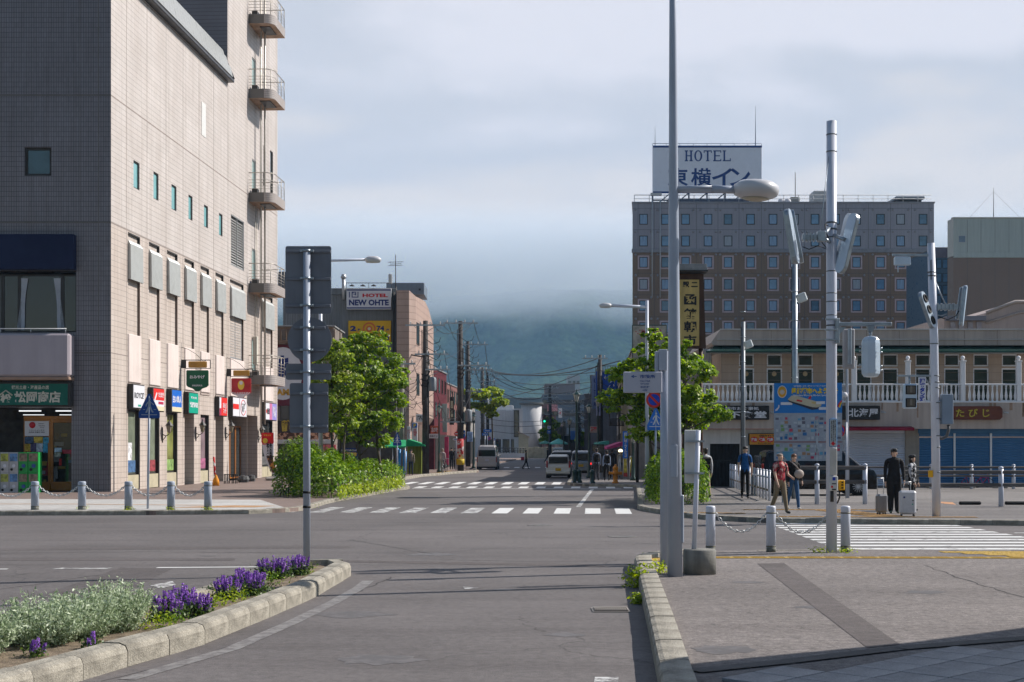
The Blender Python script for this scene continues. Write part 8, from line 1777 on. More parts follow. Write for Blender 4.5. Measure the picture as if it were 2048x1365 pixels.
ppole('r3',1158,800,170,.13,'slim distant power pole between the right lamp posts',[(.3,2.2,0),(1.5,2.2,0),(2.7,1.8,0)])
q=MB();d=90.6;
for px,k in((795,0),(799,1),(808,2),(811,3)):q.tube([(X(px,d),d-.2,KZ),(X(px,d)+.03,d-.2,Z(897+k*2,d))],.07,6)
s=thing('blue_pipe_guard','bright blue tubes strapped round the foot of the concrete power pole','pipe guard',(X(803,d),d,KZ));q.build('tube',mat('bright blue plastic',(0.02,0.25,0.60),rough=.4),s,I4)
nw=[0]
def wire(p0,p1,sag,r=.02,label='thin black overhead wire in the tangle above the shopping street',group='overhead wires above the street'):
 p0=Vector(p0);p1=Vector(p1);q=MB();q.tube([p0.lerp(p1,t)+Vector((0,0,-sag*4*t*(1-t)))for t in np.linspace(0,1,12)],r,4,0,cap=False);q.build('overhead_wire',m_wire,None,I4,label=label,cat='wire',group=group)
def span(a,b,idx,sag,r=.02):
 for i,j in idx:
  if i<len(PT[a])and j<len(PT[b]):wire(PT[a][i],PT[b][j],sag,r)
span('a','b',[(0,0),(2,2),(3,3),(5,9),(7,11)],.9,.018);span('b','c',[(0,0),(3,3),(5,5),(7,7),(9,9)],.8,.02);span('c','d',[(0,0),(3,3),(5,5),(7,7),(10,9)],1.0,.025);span('d','e',[(0,0),(3,3),(5,5),(7,7)],1.0,.03);span('e','r2',[(1,1),(3,3),(5,5)],1.2,.04);span('f','b',[(0,8),(3,9)],1.0,.018)
for py0,px1,py1,sg_,rr in((738,1200,716,1.0,.035),(741,1240,722,.9,.045),(745,1245,738,.5,.03),(750,1250,752,1.0,.03),(757,1215,765,1.4,.03),(770,1228,783,1.6,.025)):wire(P(973,py0,180),P(px1,py1,112),sg_,rr,label='black overhead cable crossing the street towards the right row',group='cables crossing the street')
wire(P(975,797,180),P(1200,730,112),.6,.035,label='black overhead cable crossing the street towards the right row',group='cables crossing the street')
for y0,y1 in((835,838),(846,846),(858,862)):wire(P(960,y0,175),P(1110,y1,196),.5,.03)
for k in range(5):wire(P(1100,775+8*k,196),P(1158,802+7*k,170),1.0,.03)
for k in range(4):wire(P(1158,803+9*k,170),P(1200,715+25*k,112),1.2,.025)
for k,(a_,b_)in enumerate((((803,760),(851,700)),((795,790),(851,745)),((812,810),(878,775)),((851,660),(921,720)),((851,720),(921,700)))):wire(P(*a_,91),P(*b_,93 if b_[0]<900 else 106),.35,.015)
# distant traffic signals
for px,py,d,lit,l in((1089,838,185,1,'three light traffic signal showing green over the street'),(995,886,185,0,'small traffic signal head by the white building')):
 s=thing('traffic_light',l,'traffic light',P(px,py+8,d));x=X(px,d);MB().box(x-.17,x+.17,d-.1,d+.15,Z(py+8,d),Z(py-8,d),0,.05).build('housing',m_blk,s,I4)
 for k,c in enumerate(((0.1,0.01,0.01),(0.1,0.07,0.01),(0.01,0.9,0.45))):
  q=MB();q.tube([(x,d-.16,Z(py-5+k*5,d)),(x,d-.1,Z(py-5+k*5,d))],.13,12);q.build('lens',mat('lens %d%d'%(k,lit),c if k<2 or lit else(0.01,0.08,0.05),var=0,emit=1.6 if(k==2 and lit)else 0),s,I4)
 q=MB();q.box(x,x+(.75 if lit else.1),d,d+.08,Z(py-9,d)-.04,Z(py-9,d)+.04);q.build('arm',m_galv,s,I4)
for px,py,w,h,d,c,l,t in((975,862,16,6,155,'b','blue direction plate high on the fourth power pole',''),(970,869,12,5,155,'b','second blue direction plate under the first',''),(988,879,5,5,170,'b','small round blue road sign near the white building',''),(1098,864,7,7,150,'b','blue road sign on the far right of the street',''),(1098,855,7,6,150,'w','white plate above the far blue road sign',''),(913,868,9,9,108,'r','round red and white road sign beside the second power pole',''),(911,879,11,5,108,'w','white plate under the round red sign','北'),(927,867,8,12,107,'b','blue road sign panel on the second power pole','')):
 m_={'b':mat('road sign blue',(0,0,0)),'w':W,'r':mat('road sign red',(0,0,0))}[c];s=thing('road_sign_plate',l,'road sign',P(px,py,d));x0,x1,z0,z1=X(px-w/2,d),X(px+w/2,d),Z(py+h/2,d),Z(py-h/2,d)
 if c=='r' or 'round' in l:q=MB();q.prism([((x0+x1)/2+(x1-x0)/2*math.cos(t),(z0+z1)/2+(z1-z0)/2*math.sin(t))for t in np.linspace(0,2*math.pi,21)[:-1]],d-.03,d,'y');q.build('plate',m_,s,I4)
 else:MB().box(x0,x1,d-.03,d,z0,z1).build('plate',m_,s,I4)
 q=MB();q.box(x0+(x1-x0)*.2,x1-(x1-x0)*.2,d-.04,d-.031,(z0+z1)/2-(z1-z0)*.12,(z0+z1)/2+(z1-z0)*.12);q.build('marking',W if c!='w' else BLU,s,I4);MB().tube([((x0+x1)/2,d+.02,z1),((x0+x1)/2,d+.02,KZ)],.03,6).build('post',m_pole,s,I4)
s=thing('arrow_sign','small blue arrow sign just right of the lowest road sign back','road sign',P(658,790,60));MB().box(X(652,60),X(661,60),60,60.03,Z(797,60),Z(783,60)).build('plate',mat('road sign blue',(0,0,0)),s,I4);q=MB();q.prism([(X(656.5,60),Z(794,60)),(X(660,60),Z(790,60)),(X(656.5,60),Z(786,60))],59.99,59.98,'y');q.build('arrow',W,s,I4)
# tall banner flag by the entrance
d=76;s=thing('nobori_banner','red and white shop banner leaning on a pole in a stone foot by the entrance','banner flag',G(545,968,KZ));x0=X(523,d)
MB().box(X(532,d),X(557,d),d-.35,d+.35,KZ,KZ+.2,0,.08).build('stone_foot',mat('foot stone',(0.40,0.37,0.34)),s,I4)
MB().tube([(X(545,d),d,KZ+.15),(X(548,d),d,Z(864,d))],.02,6).build('pole',W,s,I4)
def ribbon(px0s,px1s,pys,m,nm,y=0):
 q=MB();vs=[]
 for a_,b_,p in zip(px0s,px1s,pys):vs+=[(X(a_,d),d-.04+y-.03*math.sin(p*.1),Z(p,d)),(X(b_,d),d-.02+y,Z(p,d))]
 q.add(vs,[(2*i,2*i+1,2*i+3,2*i+2)for i in range(len(pys)-1)],0,True);return q.build(nm,m,s,I4)
ribbon([523,523,526],[547,548,546],[866,884,890],mat('banner red',(0.62,0.02,0.02),rough=.7,var=.05),'banner_head');ribbon([525,527,532,540,546],[547,546,547,553,560],[888,905,922,940,950],W,'banner_cloth');ribbon([546,543,542],[560,553,547],[950,957,962],W,'banner_tail')
ribbon([533,536,541,545],[546,547,551,556],[912,922,936,946],mat('banner food',(0.42,0.16,0.05),var=.7,scale=6),'banner_print',-.03);text('やき\n弁当',.3,.85,BLK,s,Mf(X(539,d),d-.11,Z(901,d)),bold=.05);q=MB();q.ell((X(531,d),d-.1,Z(882,d)),(.14,.01,.14),10,6);q.build('emblem',mat('yellow print',(0,0,0)),s,I4);text('ヤキトリ',.38,.1,mat('yellow print',(0,0,0)),s,Mf(X(535,d),d-.11,Z(871,d)),bold=.04)
# small things by the entrance
d=70;s=thing('bench','small black slatted bench outside the shop entrance','bench',G(460,966,KZ));x0,x1=X(449,d),X(474,d)
for k in range(4):MB().box(x0,x1,d-.2+k*.1,d-.12+k*.1,.55,.58).build('slat',m_blk,s,I4)
for xx in(x0+.03,x0+.2,x1-.2,x1-.03):
 for yy in(-.18,.18):MB().box(xx-.02,xx+.02,d+yy-.02,d+yy+.02,KZ,.55).build('leg',m_blk,s,I4)
s=thing('traffic_cone','orange cone stand with a red and white pole by the pillar','cone',G(433,968,KZ));d=66;x=X(432,d);MB().lathe([(.16,0),(.15,.25),(.06,.45),(.05,.5)],(x,d,KZ),12).build('base',mat('cone orange',(0.65,0.25,0.01)),s,I4);MB().tube([(x-.05,d,KZ+.45),(x-.1,d,KZ+1.35)],.05,8).build('pole',mat('red white stripe',(0.5,0.1,0.1),var=.9,scale=5),s,I4)
for px,w,l,dd_ in((487,.5,'dark stone pot left of the entrance doors',72),(503,.35,'dark round stone by the entrance step',74)):
 x=X(px,dd_);s=thing('stone_pot',l,'stone',(x,dd_,KZ));MB().lathe([(w*.5,0),(w*.62,.15),(w*.5,.32),(.001,.36)],(x,dd_,KZ),9,sm=False).build('body',mat('dark stone',(0.08,0.08,0.08),var=.3,scale=6),s,I4)
# canopy outside the right edge, whose shade lies over the slab paving
s=thing('shelter_canopy','flat grey shelter canopy on thin posts at the near right, out of the frame','canopy',(8,9,KZ));H_=4.6;ofx,ofy=(H_-KZ)*sd.x/sd.z,(H_-KZ)*sd.y/sd.z
sh_=[(1.25,3.0),(1.30,11.6),(1.62,11.95),(2.6,12.55),(4.0,13.35),(5.6,14.55),(9.5,17.6),(16,17.6),(16,3.0)]
MB().prism(ccw([(a+ofx,b+ofy)for a,b in sh_]),H_,H_+.25,'z').build('roof',m_sback,s,I4)
for a,b in((9,6),(14,6),(14,16),(11.5,15)):MB().tube([(a+2,b,KZ),(a+2,b,H_)],.08,8).build('post',m_polew,s,I4)
# ================================================================ trees, hedges, flowers
m_bark=mat('bark',(0.10,0.08,0.06),rough=.9,var=.3,scale=8,stretch=(1,1,.3),bump=.5)
m_lf=leaf_mat('tree leaf',(0.05,0.11,0.01),(0.19,0.31,0.02),(0.42,0.50,0.055),.45)
m_lh=leaf_mat('hedge leaf',(0.035,0.085,0.008),(0.13,0.24,0.016),(0.30,0.40,0.045),.28)
m_ly=leaf_mat('yellow green leaf',(0.12,0.2,0.015),(0.30,0.38,0.03),(0.46,0.5,0.06),.45)
m_bl=mat('blossom cream',(0.50,0.46,0.26),rough=.8,var=.1)
def sphere_pts(rng,n):
 v=rng.normal(size=(n,3));return v/np.linalg.norm(v,axis=1,keepdims=True)
def tree(label,base,clumps,nleaf,ls,seed,m=m_lf,trunkr=.09,bl=0,group=None,trunks=None,name='street_tree',cat='tree'):
 """clumps: (x,z,r[,dy]) in world metres relative to the trunk base"""
 rng=np.random.default_rng(seed);bx,by=base[0],base[1];s=thing(name,label,cat,(bx,by,KZ),group=group)
 q=MB();zs=[c[1]for c in clumps];top=max(zs)
 tr=trunks or[((0,0),(0,top*.95))]
 for(x0,y0),(x1,z1)in tr:
  pts=[(bx+x0+(x1-x0)*t+.05*math.sin(t*7+x0),by+y0,KZ-.02+z1*t)for t in np.linspace(0,1,8)];q.tube(pts,[trunkr*(1-.8*t)for t in np.linspace(0,1,8)],8)
 q.build('trunk',m_bark,s,I4);q=MB();C=[];Nn=[];S=[]
 tot=sum(c[2]**2 for c in clumps);BC=[]
 for c in clumps:
  x,z,r=c[:3];dy=c[3]if len(c)>3 else rng.uniform(-.8,.8)
  cc=np.array([bx+x,by+dy,KZ+z]);t_=min(.9,max(.25,(z-r)/top));o=Vector((bx+tr[0][0][0]+(tr[0][1][0]-tr[0][0][0])*t_,by,KZ+top*.95*t_*.9));q.tube([o,o.lerp(Vector(cc),.5)+Vector((0,0,-.05)),Vector(cc)],[.035,.022,.01],5)
  n=int(nleaf*r*r/tot);nsub=max(6,int(34*r/.6));sub=sphere_pts(rng,nsub)*np.array([r*1.12,r*1.0,r*.55])+cc
  idx=rng.integers(0,nsub,n);rr=r*.25
  p=sub[idx]+rng.normal(size=(n,3))*np.array([rr*.62,rr*.62,rr*.34]);C.append(p)
  nn=(p-cc)*np.array([.5,.5,.9])/r+np.array([.15,-.1,.7])+rng.normal(size=(n,3))*.55;Nn.append(nn);S.append(ls*rng.uniform(.6,1.3,n))
  if bl:
   k=int(bl*r*r/tot)
   for _ in range(k):v=rng.normal(size=3);v/=np.linalg.norm(v);v[2]=abs(v[2])*.9+.2;BC.append(cc+v*np.array([r*1.05,r,r*.72]))
 q.build('branches',m_bark,s,I4);C=np.concatenate(C);Nn=np.concatenate(Nn);S=np.concatenate(S)
 link('crown',leaves_mesh('crown',C,Nn,S,m,.62,rng=rng),s,I4,kind='stuff')
 if BC:
  Bc=np.repeat(np.array(BC),5,0)+rng.normal(size=(len(BC)*5,3))*.04;link('blossom',leaves_mesh('blossom',Bc,rng.normal(size=Bc.shape)+[0,0,1],np.full(len(Bc),.07),m_bl,.9,rng=rng),s,I4,kind='stuff')
 return s
def px_clumps(lst,d,bx):return[(X(a,d)-bx,Z(b,d)-KZ,r*1.1/F*d)for a,b,r in lst]
# left pair of maples behind the hedge
d=60.0;bx=X(716,d)
cl=[(745,690,26),(715,705,28),(775,720,22),(690,745,30),(735,745,30),(770,760,30),(795,745,16),(700,790,30),(745,795,32),(780,800,24),(690,830,26),(735,840,30),(770,845,24),(705,870,24),(750,880,22),(722,675,16),(757,672,12),(690,690,20),(800,770,12),(785,835,16)]
tree('taller maple behind the hedge, its crown reaching the yellow billboard',(bx,d),px_clumps(cl,d,bx),21000,.15,1,bl=110,trunks=[((0,0),(.1,4.2)),((-1.0,.2),(-.6,3.6)),((1.0,.1),(.7,3.8))],group='maples by the pavement')
d=57.5;bx=X(672,d)
cl=[(668,690,16),(680,720,22),(660,730,20),(655,765,22),(690,765,26),(665,800,26),(700,815,20),(655,840,20),(680,850,24),(662,700,12),(715,790,14)]
tree('lighter maple just right of the four road sign backs',(bx,d),px_clumps(cl,d,bx),11000,.14,2,bl=90,m=leaf_mat('light tree leaf',(0.10,0.17,0.02),(0.25,0.34,0.035),(0.42,0.48,0.09),.45),trunks=[((-.2,0),(-.1,3.9)),((.1,.2),(.5,3.3))],group='maples by the pavement')
# right maple
d=50.5;bx=X(1340,d)
cl=[(1300,672,15),(1290,700,18),(1318,690,16),(1275,735,26),(1310,730,26),(1240,750,22),(1370,715,24),(1385,745,30),(1340,740,30),(1232,795,24),(1270,790,28),(1315,780,30),(1360,790,32),(1395,790,26),(1405,825,30),(1435,830,18),(1300,825,26),(1345,840,30),(1380,850,26),(1262,840,16),(1285,870,22),(1320,870,24),(1224,820,12),(1420,800,16),(1365,690,14)]
tree('layered maple on the right, filling the space behind the tall lamp post',(bx,d),px_clumps(cl,d,bx),26000,.145,3,trunks=[((0,0),(-.1,4.3)),((-.5,.2),(-.9,3.9)),((.4,.1),(.7,3.6))],group='maples by the pavement')
# far trees
d=135;bx=X(985,d);tree('yellow green street tree behind the fourth power pole',(bx,d),px_clumps([(985,785,14),(960,790,14),(1000,805,12),(975,815,14),(950,812,10),(985,830,8),(940,785,10)],d,bx),4500,.34,4,m=m_ly,trunkr=.12)
d=200;bx=X(1097,d);tree('green street tree under the far traffic light',(bx,d),px_clumps([(1095,865,12),(1105,850,10),(1090,880,8),(1108,875,9),(1098,840,7)],d,bx),2500,.45,5,trunkr=.14)
d=175;bx=X(1163,d);tree('small round tree far down the right side',(bx,d),px_clumps([(1163,878,9),(1160,868,6),(1166,888,6)],d,bx),1200,.35,6,trunkr=.1,m=m_lh)
# hedges
def hedge(label,poly,h,n,ls,seed,m=m_lh,hf=None,low=None):
 """poly: outline on the ground; leaves gather on the shell of the clipped mass"""
 rng=np.random.default_rng(seed);P_=np.array(poly);c=P_.mean(0);s=thing('hedge',label,'hedge',(c[0],c[1],KZ));lo,hi=P_.min(0),P_.max(0)
 def inside(p):
  r=np.zeros(len(p),bool);j=len(P_)-1
  for i in range(len(P_)):
   a,b=P_[i],P_[j];cnd=((a[1]>p[:,1])!=(b[1]>p[:,1]))&(p[:,0]<(b[0]-a[0])*(p[:,1]-a[1])/(b[1]-a[1]+1e-9)+a[0]);r^=cnd;j=i
  return r
 # lumpy height field
 pts=rng.uniform(lo,hi,(n*3,2));pts=pts[inside(pts)][:n]
 # distance to edges
 dist=np.full(len(pts),9.0);nrm=np.zeros((len(pts),2))
 for i in range(len(P_)):
  a,b=P_[i],P_[(i+1)%len(P_)];ab=b-a;t=np.clip(((pts-a)@ab)/(ab@ab),0,1);q_=a+t[:,None]*ab;dd=pts-q_;dl=np.linalg.norm(dd,axis=1);k=dl<dist;dist[k]=dl[k];nrm[k]=-dd[k]/np.maximum(dl[k][:,None],1e-6)
 from mathutils import noise as mn
 hh=np.array([(hf(p[0],p[1])if hf else h)*(1+.22*mn.noise(Vector((p[0]*1.1,p[1]*1.1,seed)))+.10*mn.noise(Vector((p[0]*3.5,p[1]*3.5,seed))))for p in pts])
 edge=np.clip(dist/.35,0,1);top=hh*(.55+.45*np.sqrt(edge));f=rng.random(len(pts));z=np.where(dist<.45,top*f**.8,top*(1-.22*f))
 C=np.column_stack([pts+nrm*rng.normal(0,.05,(len(pts),1)),KZ+z+rng.normal(0,.04,len(pts))]);Nn=np.column_stack([nrm*(1-edge)[:,None]*1.2,.35+edge])+rng.normal(size=(len(pts),3))*.55
 link('foliage',leaves_mesh('foliage',C,Nn,ls*rng.uniform(.6,1.4,len(pts)),m,.6,rng=rng),s,I4,kind='stuff')
 q=MB()
 for k in range(26):
  i=rng.integers(0,len(pts));p=pts[i];q.tube([(p[0],p[1],KZ),(p[0]+rng.normal()*.1,p[1],KZ+hh[i]*1.12)],[.012,.004],4)
 q.build('stems',m_bark,s,I4,kind='stuff');return s
hf=lambda x,y:1.12 if x>-6.9 else 1.5
hedge('broad bright green hedge on the left island beneath the maples',[(-8.3,52.0),(-7.2,50.0),(-6.15,50.2),(-5.6,56.5),(-5.05,62.0),(-4.85,64.2),(-5.6,65.4),(-7.2,63),(-8.6,58)],1.45,15000,.135,11,hf=hf)
hedge('low fringe of fresh green shoots along the left hedge kerb',[(-6.15,50.0),(-5.95,49.6),(-4.95,62.0),(-4.75,63.9),(-5.2,64.2),(-5.7,57)],.55,4500,.09,12,m=m_ly)
hedge('dense dark green hedge under the right maple',[(4.35,45.6),(4.9,44.6),(6.1,45.0),(6.6,47.5),(6.5,52.0),(5.2,54),(4.75,50.5)],1.55,12000,.11,13)
hedge('rounded shrub at the left end of the island hedge',[(-8.9,53.0),(-8.6,51.4),(-7.3,50.9),(-6.7,52.5),(-7.6,54.5)],1.85,5200,.11,14)
# weeds
def weed(label,x,y,z,n,h,ls,seed,m=m_ly,w=.12):
 rng=np.random.default_rng(seed);C=rng.normal(size=(n,3))*[w,w,h*.35]+[x,y,z+h*.45];C[:,2]=np.maximum(C[:,2],z+.01);o=link('weed',leaves_mesh('weed',C,rng.normal(size=(n,3))*.6+[0,-.2,.8],ls*rng.uniform(.6,1.3,n),m,.5,rng=rng),None,I4,label=label,cat='weed');return o
g_=G(1275,1160);weed('bright green weed clump growing against the outside of the right kerb',1.72,19.7,0,260,.28,.07,31,w=.07);weed('lower weed strip in the gutter under the right kerb',1.55,17.6,0,220,.12,.045,32,w=.05)
for k,(px,py)in enumerate(((257,1021),(342,1021),(1691,1106),(1640,1106),(165,1019),(416,1021))):
 g=G(px,py,KZ);weed('grass tuft at the foot of the %s bollard'%('third left','fourth left','rightmost near','','second left','last left')[k]if k!=3 else 'grass line along the edge beside the signal pole',g.x,g.y,KZ,70,.09,.05,40+k,w=.09)
g=G(1935,1047);weed('small moss tuft on the far right kerb',g.x,g.y,0,60,.06,.05,50,w=.18);weed('dry grass by the foot of the tall lamp post',2.12,20.6,KZ,160,.14,.06,51,w=.1)
for k in range(3):weed(('green weed at the hedge island kerb','green weed by the white paving edge','weeds on the kerb left of the second crosswalk')[k],(-6.5,-11.2,-5.4)[k],(44.6,40.6,57.5)[k],.02,50,.1,.06,60+k,w=.2)
# island plants: silvery bushes, purple salvia
m_sil=leaf_mat('silver leaf',(0.20,0.27,0.14),(0.38,0.46,0.29),(0.60,0.66,0.50),.25,3.0);m_pur=leaf_mat('violet flower',(0.14,0.05,0.28),(0.32,0.13,0.56),(0.52,0.30,0.75),.3,6.0);m_sg=leaf_mat('salvia leaf',(0.03,0.06,0.02),(0.07,0.12,0.03),(0.14,0.2,0.05),.3)
m_stem=mat('green stem',(0.12,0.17,0.06),rough=.8,var=.2)
def silver(label,x,y,w,h,seed,ns=170):
 rng=np.random.default_rng(seed);s=thing('silver_bush',label,'shrub',(x,y,.13),group='silvery bushes in the flower bed');q=MB();C=[];Nn=[];S=[]
 for k in range(ns):
  a=rng.uniform(0,6.28);r=w*math.sqrt(rng.random());hh=h*(.62+.5*rng.random())*(1-.35*(r/w)**2);bx_,by_=x+r*.5*math.cos(a),y+r*.5*math.sin(a);tx,ty=x+r*math.cos(a)+rng.normal()*.02,y+r*math.sin(a)+rng.normal()*.02
  if k%2==0:q.tube([(bx_,by_,.12),((bx_+tx)/2,(by_+ty)/2,.13+hh*.5),(tx,ty,.13+hh)],[.005,.004,.002],3,cap=False)
  m_=38;t=rng.random(m_)**.7;px=bx_+(tx-bx_)*t;py=by_+(ty-by_)*t;pz=.13+hh*t;sp=.032*(1.15-t*.7)
  C.append(np.column_stack([px+rng.normal(size=m_)*sp,py+rng.normal(size=m_)*sp,pz+rng.normal(size=m_)*.012]));Nn.append(rng.normal(size=(m_,3))+[0,-.3,.6]);S.append(rng.uniform(.02,.05,m_))
 q.build('stems',m_stem,s,I4,kind='stuff');C=np.concatenate(C);link('foliage',leaves_mesh('foliage',C,np.concatenate(Nn),np.concatenate(S),m_sil,.38,rng=rng),s,I4,kind='stuff');return s
silver('silvery bush at the right end of the planting, with the tallest shoots',-3.92,14.05,.44,.50,71,190);silver('silvery bush in the middle of the row, behind the small violet spikes',-4.35,13.1,.50,.46,72,200);silver('broad silvery bush left of the middle one',-4.75,12.3,.52,.43,73,200);silver('silvery bush at the lower left corner of the frame',-4.55,11.5,.36,.34,74,140);silver('silvery bush filling the gap right of the middle one',-4.12,13.55,.40,.44,76,170);silver('greener silvery bush at the far left edge of the frame',-5.2,12.5,.42,.40,75,120)
def salvia(label,x,y,w,h,n,seed):
 rng=np.random.default_rng(seed);s=thing('salvia_plant',label,'flower',(x,y,.13),group='purple salvia plants in the flower bed');q=MB();C=[];Nn=[];S=[];V=[]
 lc=rng.normal(size=(n*26,3))*[w*.55,w*.55,h*.16]+[x,y,.13+h*.28];lc[:,2]=np.maximum(lc[:,2],.14)
 for k in range(n):
  a=rng.uniform(0,6.28);r=w*math.sqrt(rng.random());hh=h*(.72+.36*rng.random())*(1-.2*(r/w));tx,ty=x+r*math.cos(a)*1.1,y+r*math.sin(a)*1.1;bx_,by_=x+r*.6*math.cos(a),y+r*.6*math.sin(a);q.tube([(bx_,by_,.13),(tx,ty,.13+hh)],[.004,.002],3,cap=False)
  m_=70;t=.42+.58*rng.random(m_);lv=np.floor(t*13)/13;rad=.020*(1.2-t)+.006;an=rng.uniform(0,6.28,m_)
  C.append(np.column_stack([bx_+(tx-bx_)*lv+rad*np.cos(an),by_+(ty-by_)*lv+rad*np.sin(an),.13+hh*lv+rng.normal(size=m_)*.004]));Nn.append(np.column_stack([np.cos(an),np.sin(an),np.full(m_,.3)]));S.append(rng.uniform(.014,.026,m_))
 q.build('stems',m_stem,s,I4,kind='stuff');link('leaves',leaves_mesh('leaves',lc,rng.normal(size=lc.shape)+[0,-.2,.9],rng.uniform(.03,.06,len(lc)),m_sg,.5,rng=rng),s,I4,kind='stuff');link('flower_spikes',leaves_mesh('flower_spikes',np.concatenate(C),np.concatenate(Nn),np.concatenate(S),m_pur,.7,rng=rng),s,I4,kind='stuff')
for l,px,py,d,w,h,n in(('purple salvia clump next to the silvery bushes, left half of the nearest group',336,1245,14.9,.17,.34,40),('purple salvia clump standing up in the middle of the nearest group',366,1232,15.5,.13,.36,26),('purple salvia clump at the right of the nearest group',397,1238,15.2,.14,.28,26),('purple salvia clump at the left of the second group',455,1205,17.0,.17,.30,34),('purple salvia clump at the right of the second group',502,1200,17.4,.19,.32,44),('purple salvia clump just behind the second group',480,1192,17.9,.14,.31,26),('purple salvia clump left of the signpost foot',548,1165,19.6,.22,.33,46),('purple salvia clump touching the signpost',596,1160,20.1,.15,.32,34),('sparse violet spikes in front of the silvery bushes, right',185,1300,12.75,.09,.17,5),('sparse violet spikes in front of the silvery bushes, left',70,1305,12.3,.10,.17,5)):salvia(l,X(px,d),d,w,h,n,int(px))
for k,(px,d,w)in enumerate(((470,16.6,.12),(520,17.9,.13),(310,14.2,.10),(345,14.3,.08),(430,16.2,.08),(540,18.9,.10),(610,20.4,.08))):weed(('yellow green weed before the second salvia group','pale weed right of the second salvia group','low green weed near the kerb by the nearest salvia','second low weed near the kerb by the nearest salvia','low weed on the bare soil between the salvia groups','weed under the third salvia group','small weed at the signpost foot')[k],X(px,d),d,.13,190,.15,.035,80+k,m=m_ly if k%2==0 else m_lh,w=w)
# ================================================================ people
def cmat(k,c,**kw):return mat('cloth '+k,c,rough=.85,**{**dict(var=.12,scale=12),**kw})
SKN=mat('skin',(0.56,0.36,0.26),rough=.55,var=.05);HRB=mat('hair black',(0.02,0.016,0.015),rough=.45,var=.2,scale=30);HRN=mat('hair brown',(0.13,0.055,0.025),rough=.45,var=.2,scale=30);SHO=mat('shoe dark',(0.02,0.02,0.02),rough=.5)
def person(g,H,rz,label,top,bot,hair=HRB,sleeve=1,stride=0.0,arms=((8,5),(8,5)),bulk=1.0,legw=1.0,shoe=SHO,turn=0,hairlen=0,fingers=True,lean=0,coat=0,group=None,bald=0):
 """arms: (outward/forward swing degrees, elbow bend) for right(-x) and left(+x); figure faces -y before rz"""
 k=H/1.72;V=[];E=[];Rr=[];tag=[]
 def v(p,r):V.append(Vector(p)*k);Rr.append(r*k if isinstance(r,float)else(r[0]*k,r[1]*k));return len(V)-1
 def e(a,b,t):E.append((a,b));tag.append(t)
 b_=bulk;pel=v((0,0,.94),(.150*b_,.115*b_));wa=v((0,-lean*.3,1.10),(.135*b_,.105*b_));ch=v((0,-lean*.7,1.30),(.160*b_,.115*b_));sh=v((0,-lean,1.42),(.105,.085));nk=v((0,-lean-.005,1.485),.052)
 e(pel,wa,1);e(wa,ch,1);e(ch,sh,1);e(sh,nk,0)
 hd=[v((0,-lean-.02,1.54),(.062,.070)),v((0,-lean-.015,1.61),(.074,.090)),v((0,-lean-.01,1.68),(.066,.078))];e(nk,hd[0],0);e(hd[0],hd[1],0);e(hd[1],hd[2],0)
 for s_,(sw,eb)in zip((-1,1),arms):
  so_=v((s_*.175*b_,-lean,1.40),.062*b_);e(sh,so_,1);a=R(sw);ua=Vector((s_*.10,-math.sin(a),-math.cos(a))).normalized()*.28;el=Vector((s_*.185*b_,-lean,1.38))+ua;ei=v(el,.046*b_ if sleeve else.040);e(so_,ei,1 if sleeve else 4)
  a2=R(sw+eb);fa=Vector((-s_*.02*(eb>20)*8,-math.sin(a2),-math.cos(a2))).normalized()*.24;w=el+fa;wi=v(w,.034 if sleeve==1 else.028);e(ei,wi,1 if sleeve==1 else 0)
  d_=fa.normalized();pa=v(w+d_*.055,.030);e(wi,pa,0)
  if fingers:
   sd_=d_.cross(Vector((1,0,0))).normalized()
   for j,l in enumerate((.07,.08,.075,.06)):
    o=sd_*(j-1.5)*.018;f1=v(w+d_*(.09+l*.45)+o,.0095);f2=v(w+d_*(.09+l)+o*1.0+Vector((-s_*.015,0,0)),.008);e(pa,f1,0);e(f1,f2,0)
   t1=v(w+d_*.07+sd_*(-.045),.0105);e(wi,t1,0)
 for s_ in(-1,1):
  th=R(stride*s_);hx=s_*.085;hp=v((hx,0,.88),.092*legw*b_);e(pel,hp,2);kn=Vector((hx*1.05,-math.sin(th)*.42-.01,.88-math.cos(th)*.40));ki=v(kn,.066*legw);e(hp,ki,2)
  th2=R(stride*s_*1.0-(18 if stride*s_<0 else 0));an=kn+Vector((0,-math.sin(th2)*.40,-math.cos(th2)*.40));an.z=max(an.z,.085);ai=v(an,.050*legw);e(ki,ai,2);he=v((an.x,an.y+.02,.045),.042);e(ai,he,3);to=v((an.x*1.08,an.y-.15,.033),(.040,.028));e(he,to,3)
 me=bpy.data.meshes.new('body');me.from_pydata(V,E,[])
 def mods(o):
  m=o.modifiers.new('s','SKIN');m.use_smooth_shade=True
  for i,sv in enumerate(me.skin_vertices[0].data):sv.radius=Rr[i]if isinstance(Rr[i],tuple)else(Rr[i],Rr[i]);sv.use_root=(i==0)
  o.modifiers.new('u','SUBSURF').levels=1
 bm_=None
 o=bpy.data.objects.new('tmpb',me);TMP.collection.objects.link(o);mods(o);TMP.view_layers[0].update();dg=TMP.view_layers[0].depsgraph;em=bpy.data.meshes.new_from_object(o.evaluated_get(dg),depsgraph=dg);bpy.data.objects.remove(o)
 em.name='body';em.materials.clear();
 for m in(SKN,top,bot,shoe,top):em.materials.append(m)
 cs=np.array([p.center[:]for p in em.polygons]);A=np.array([V[a][:]for a,b in E]);B=np.array([V[b][:]for a,b in E]);ab=B-A;idx=[]
 rr=np.array([(max(Rr[a]if isinstance(Rr[a],tuple)else(Rr[a],))+max(Rr[b]if isinstance(Rr[b],tuple)else(Rr[b],)))/2 for a,b in E])
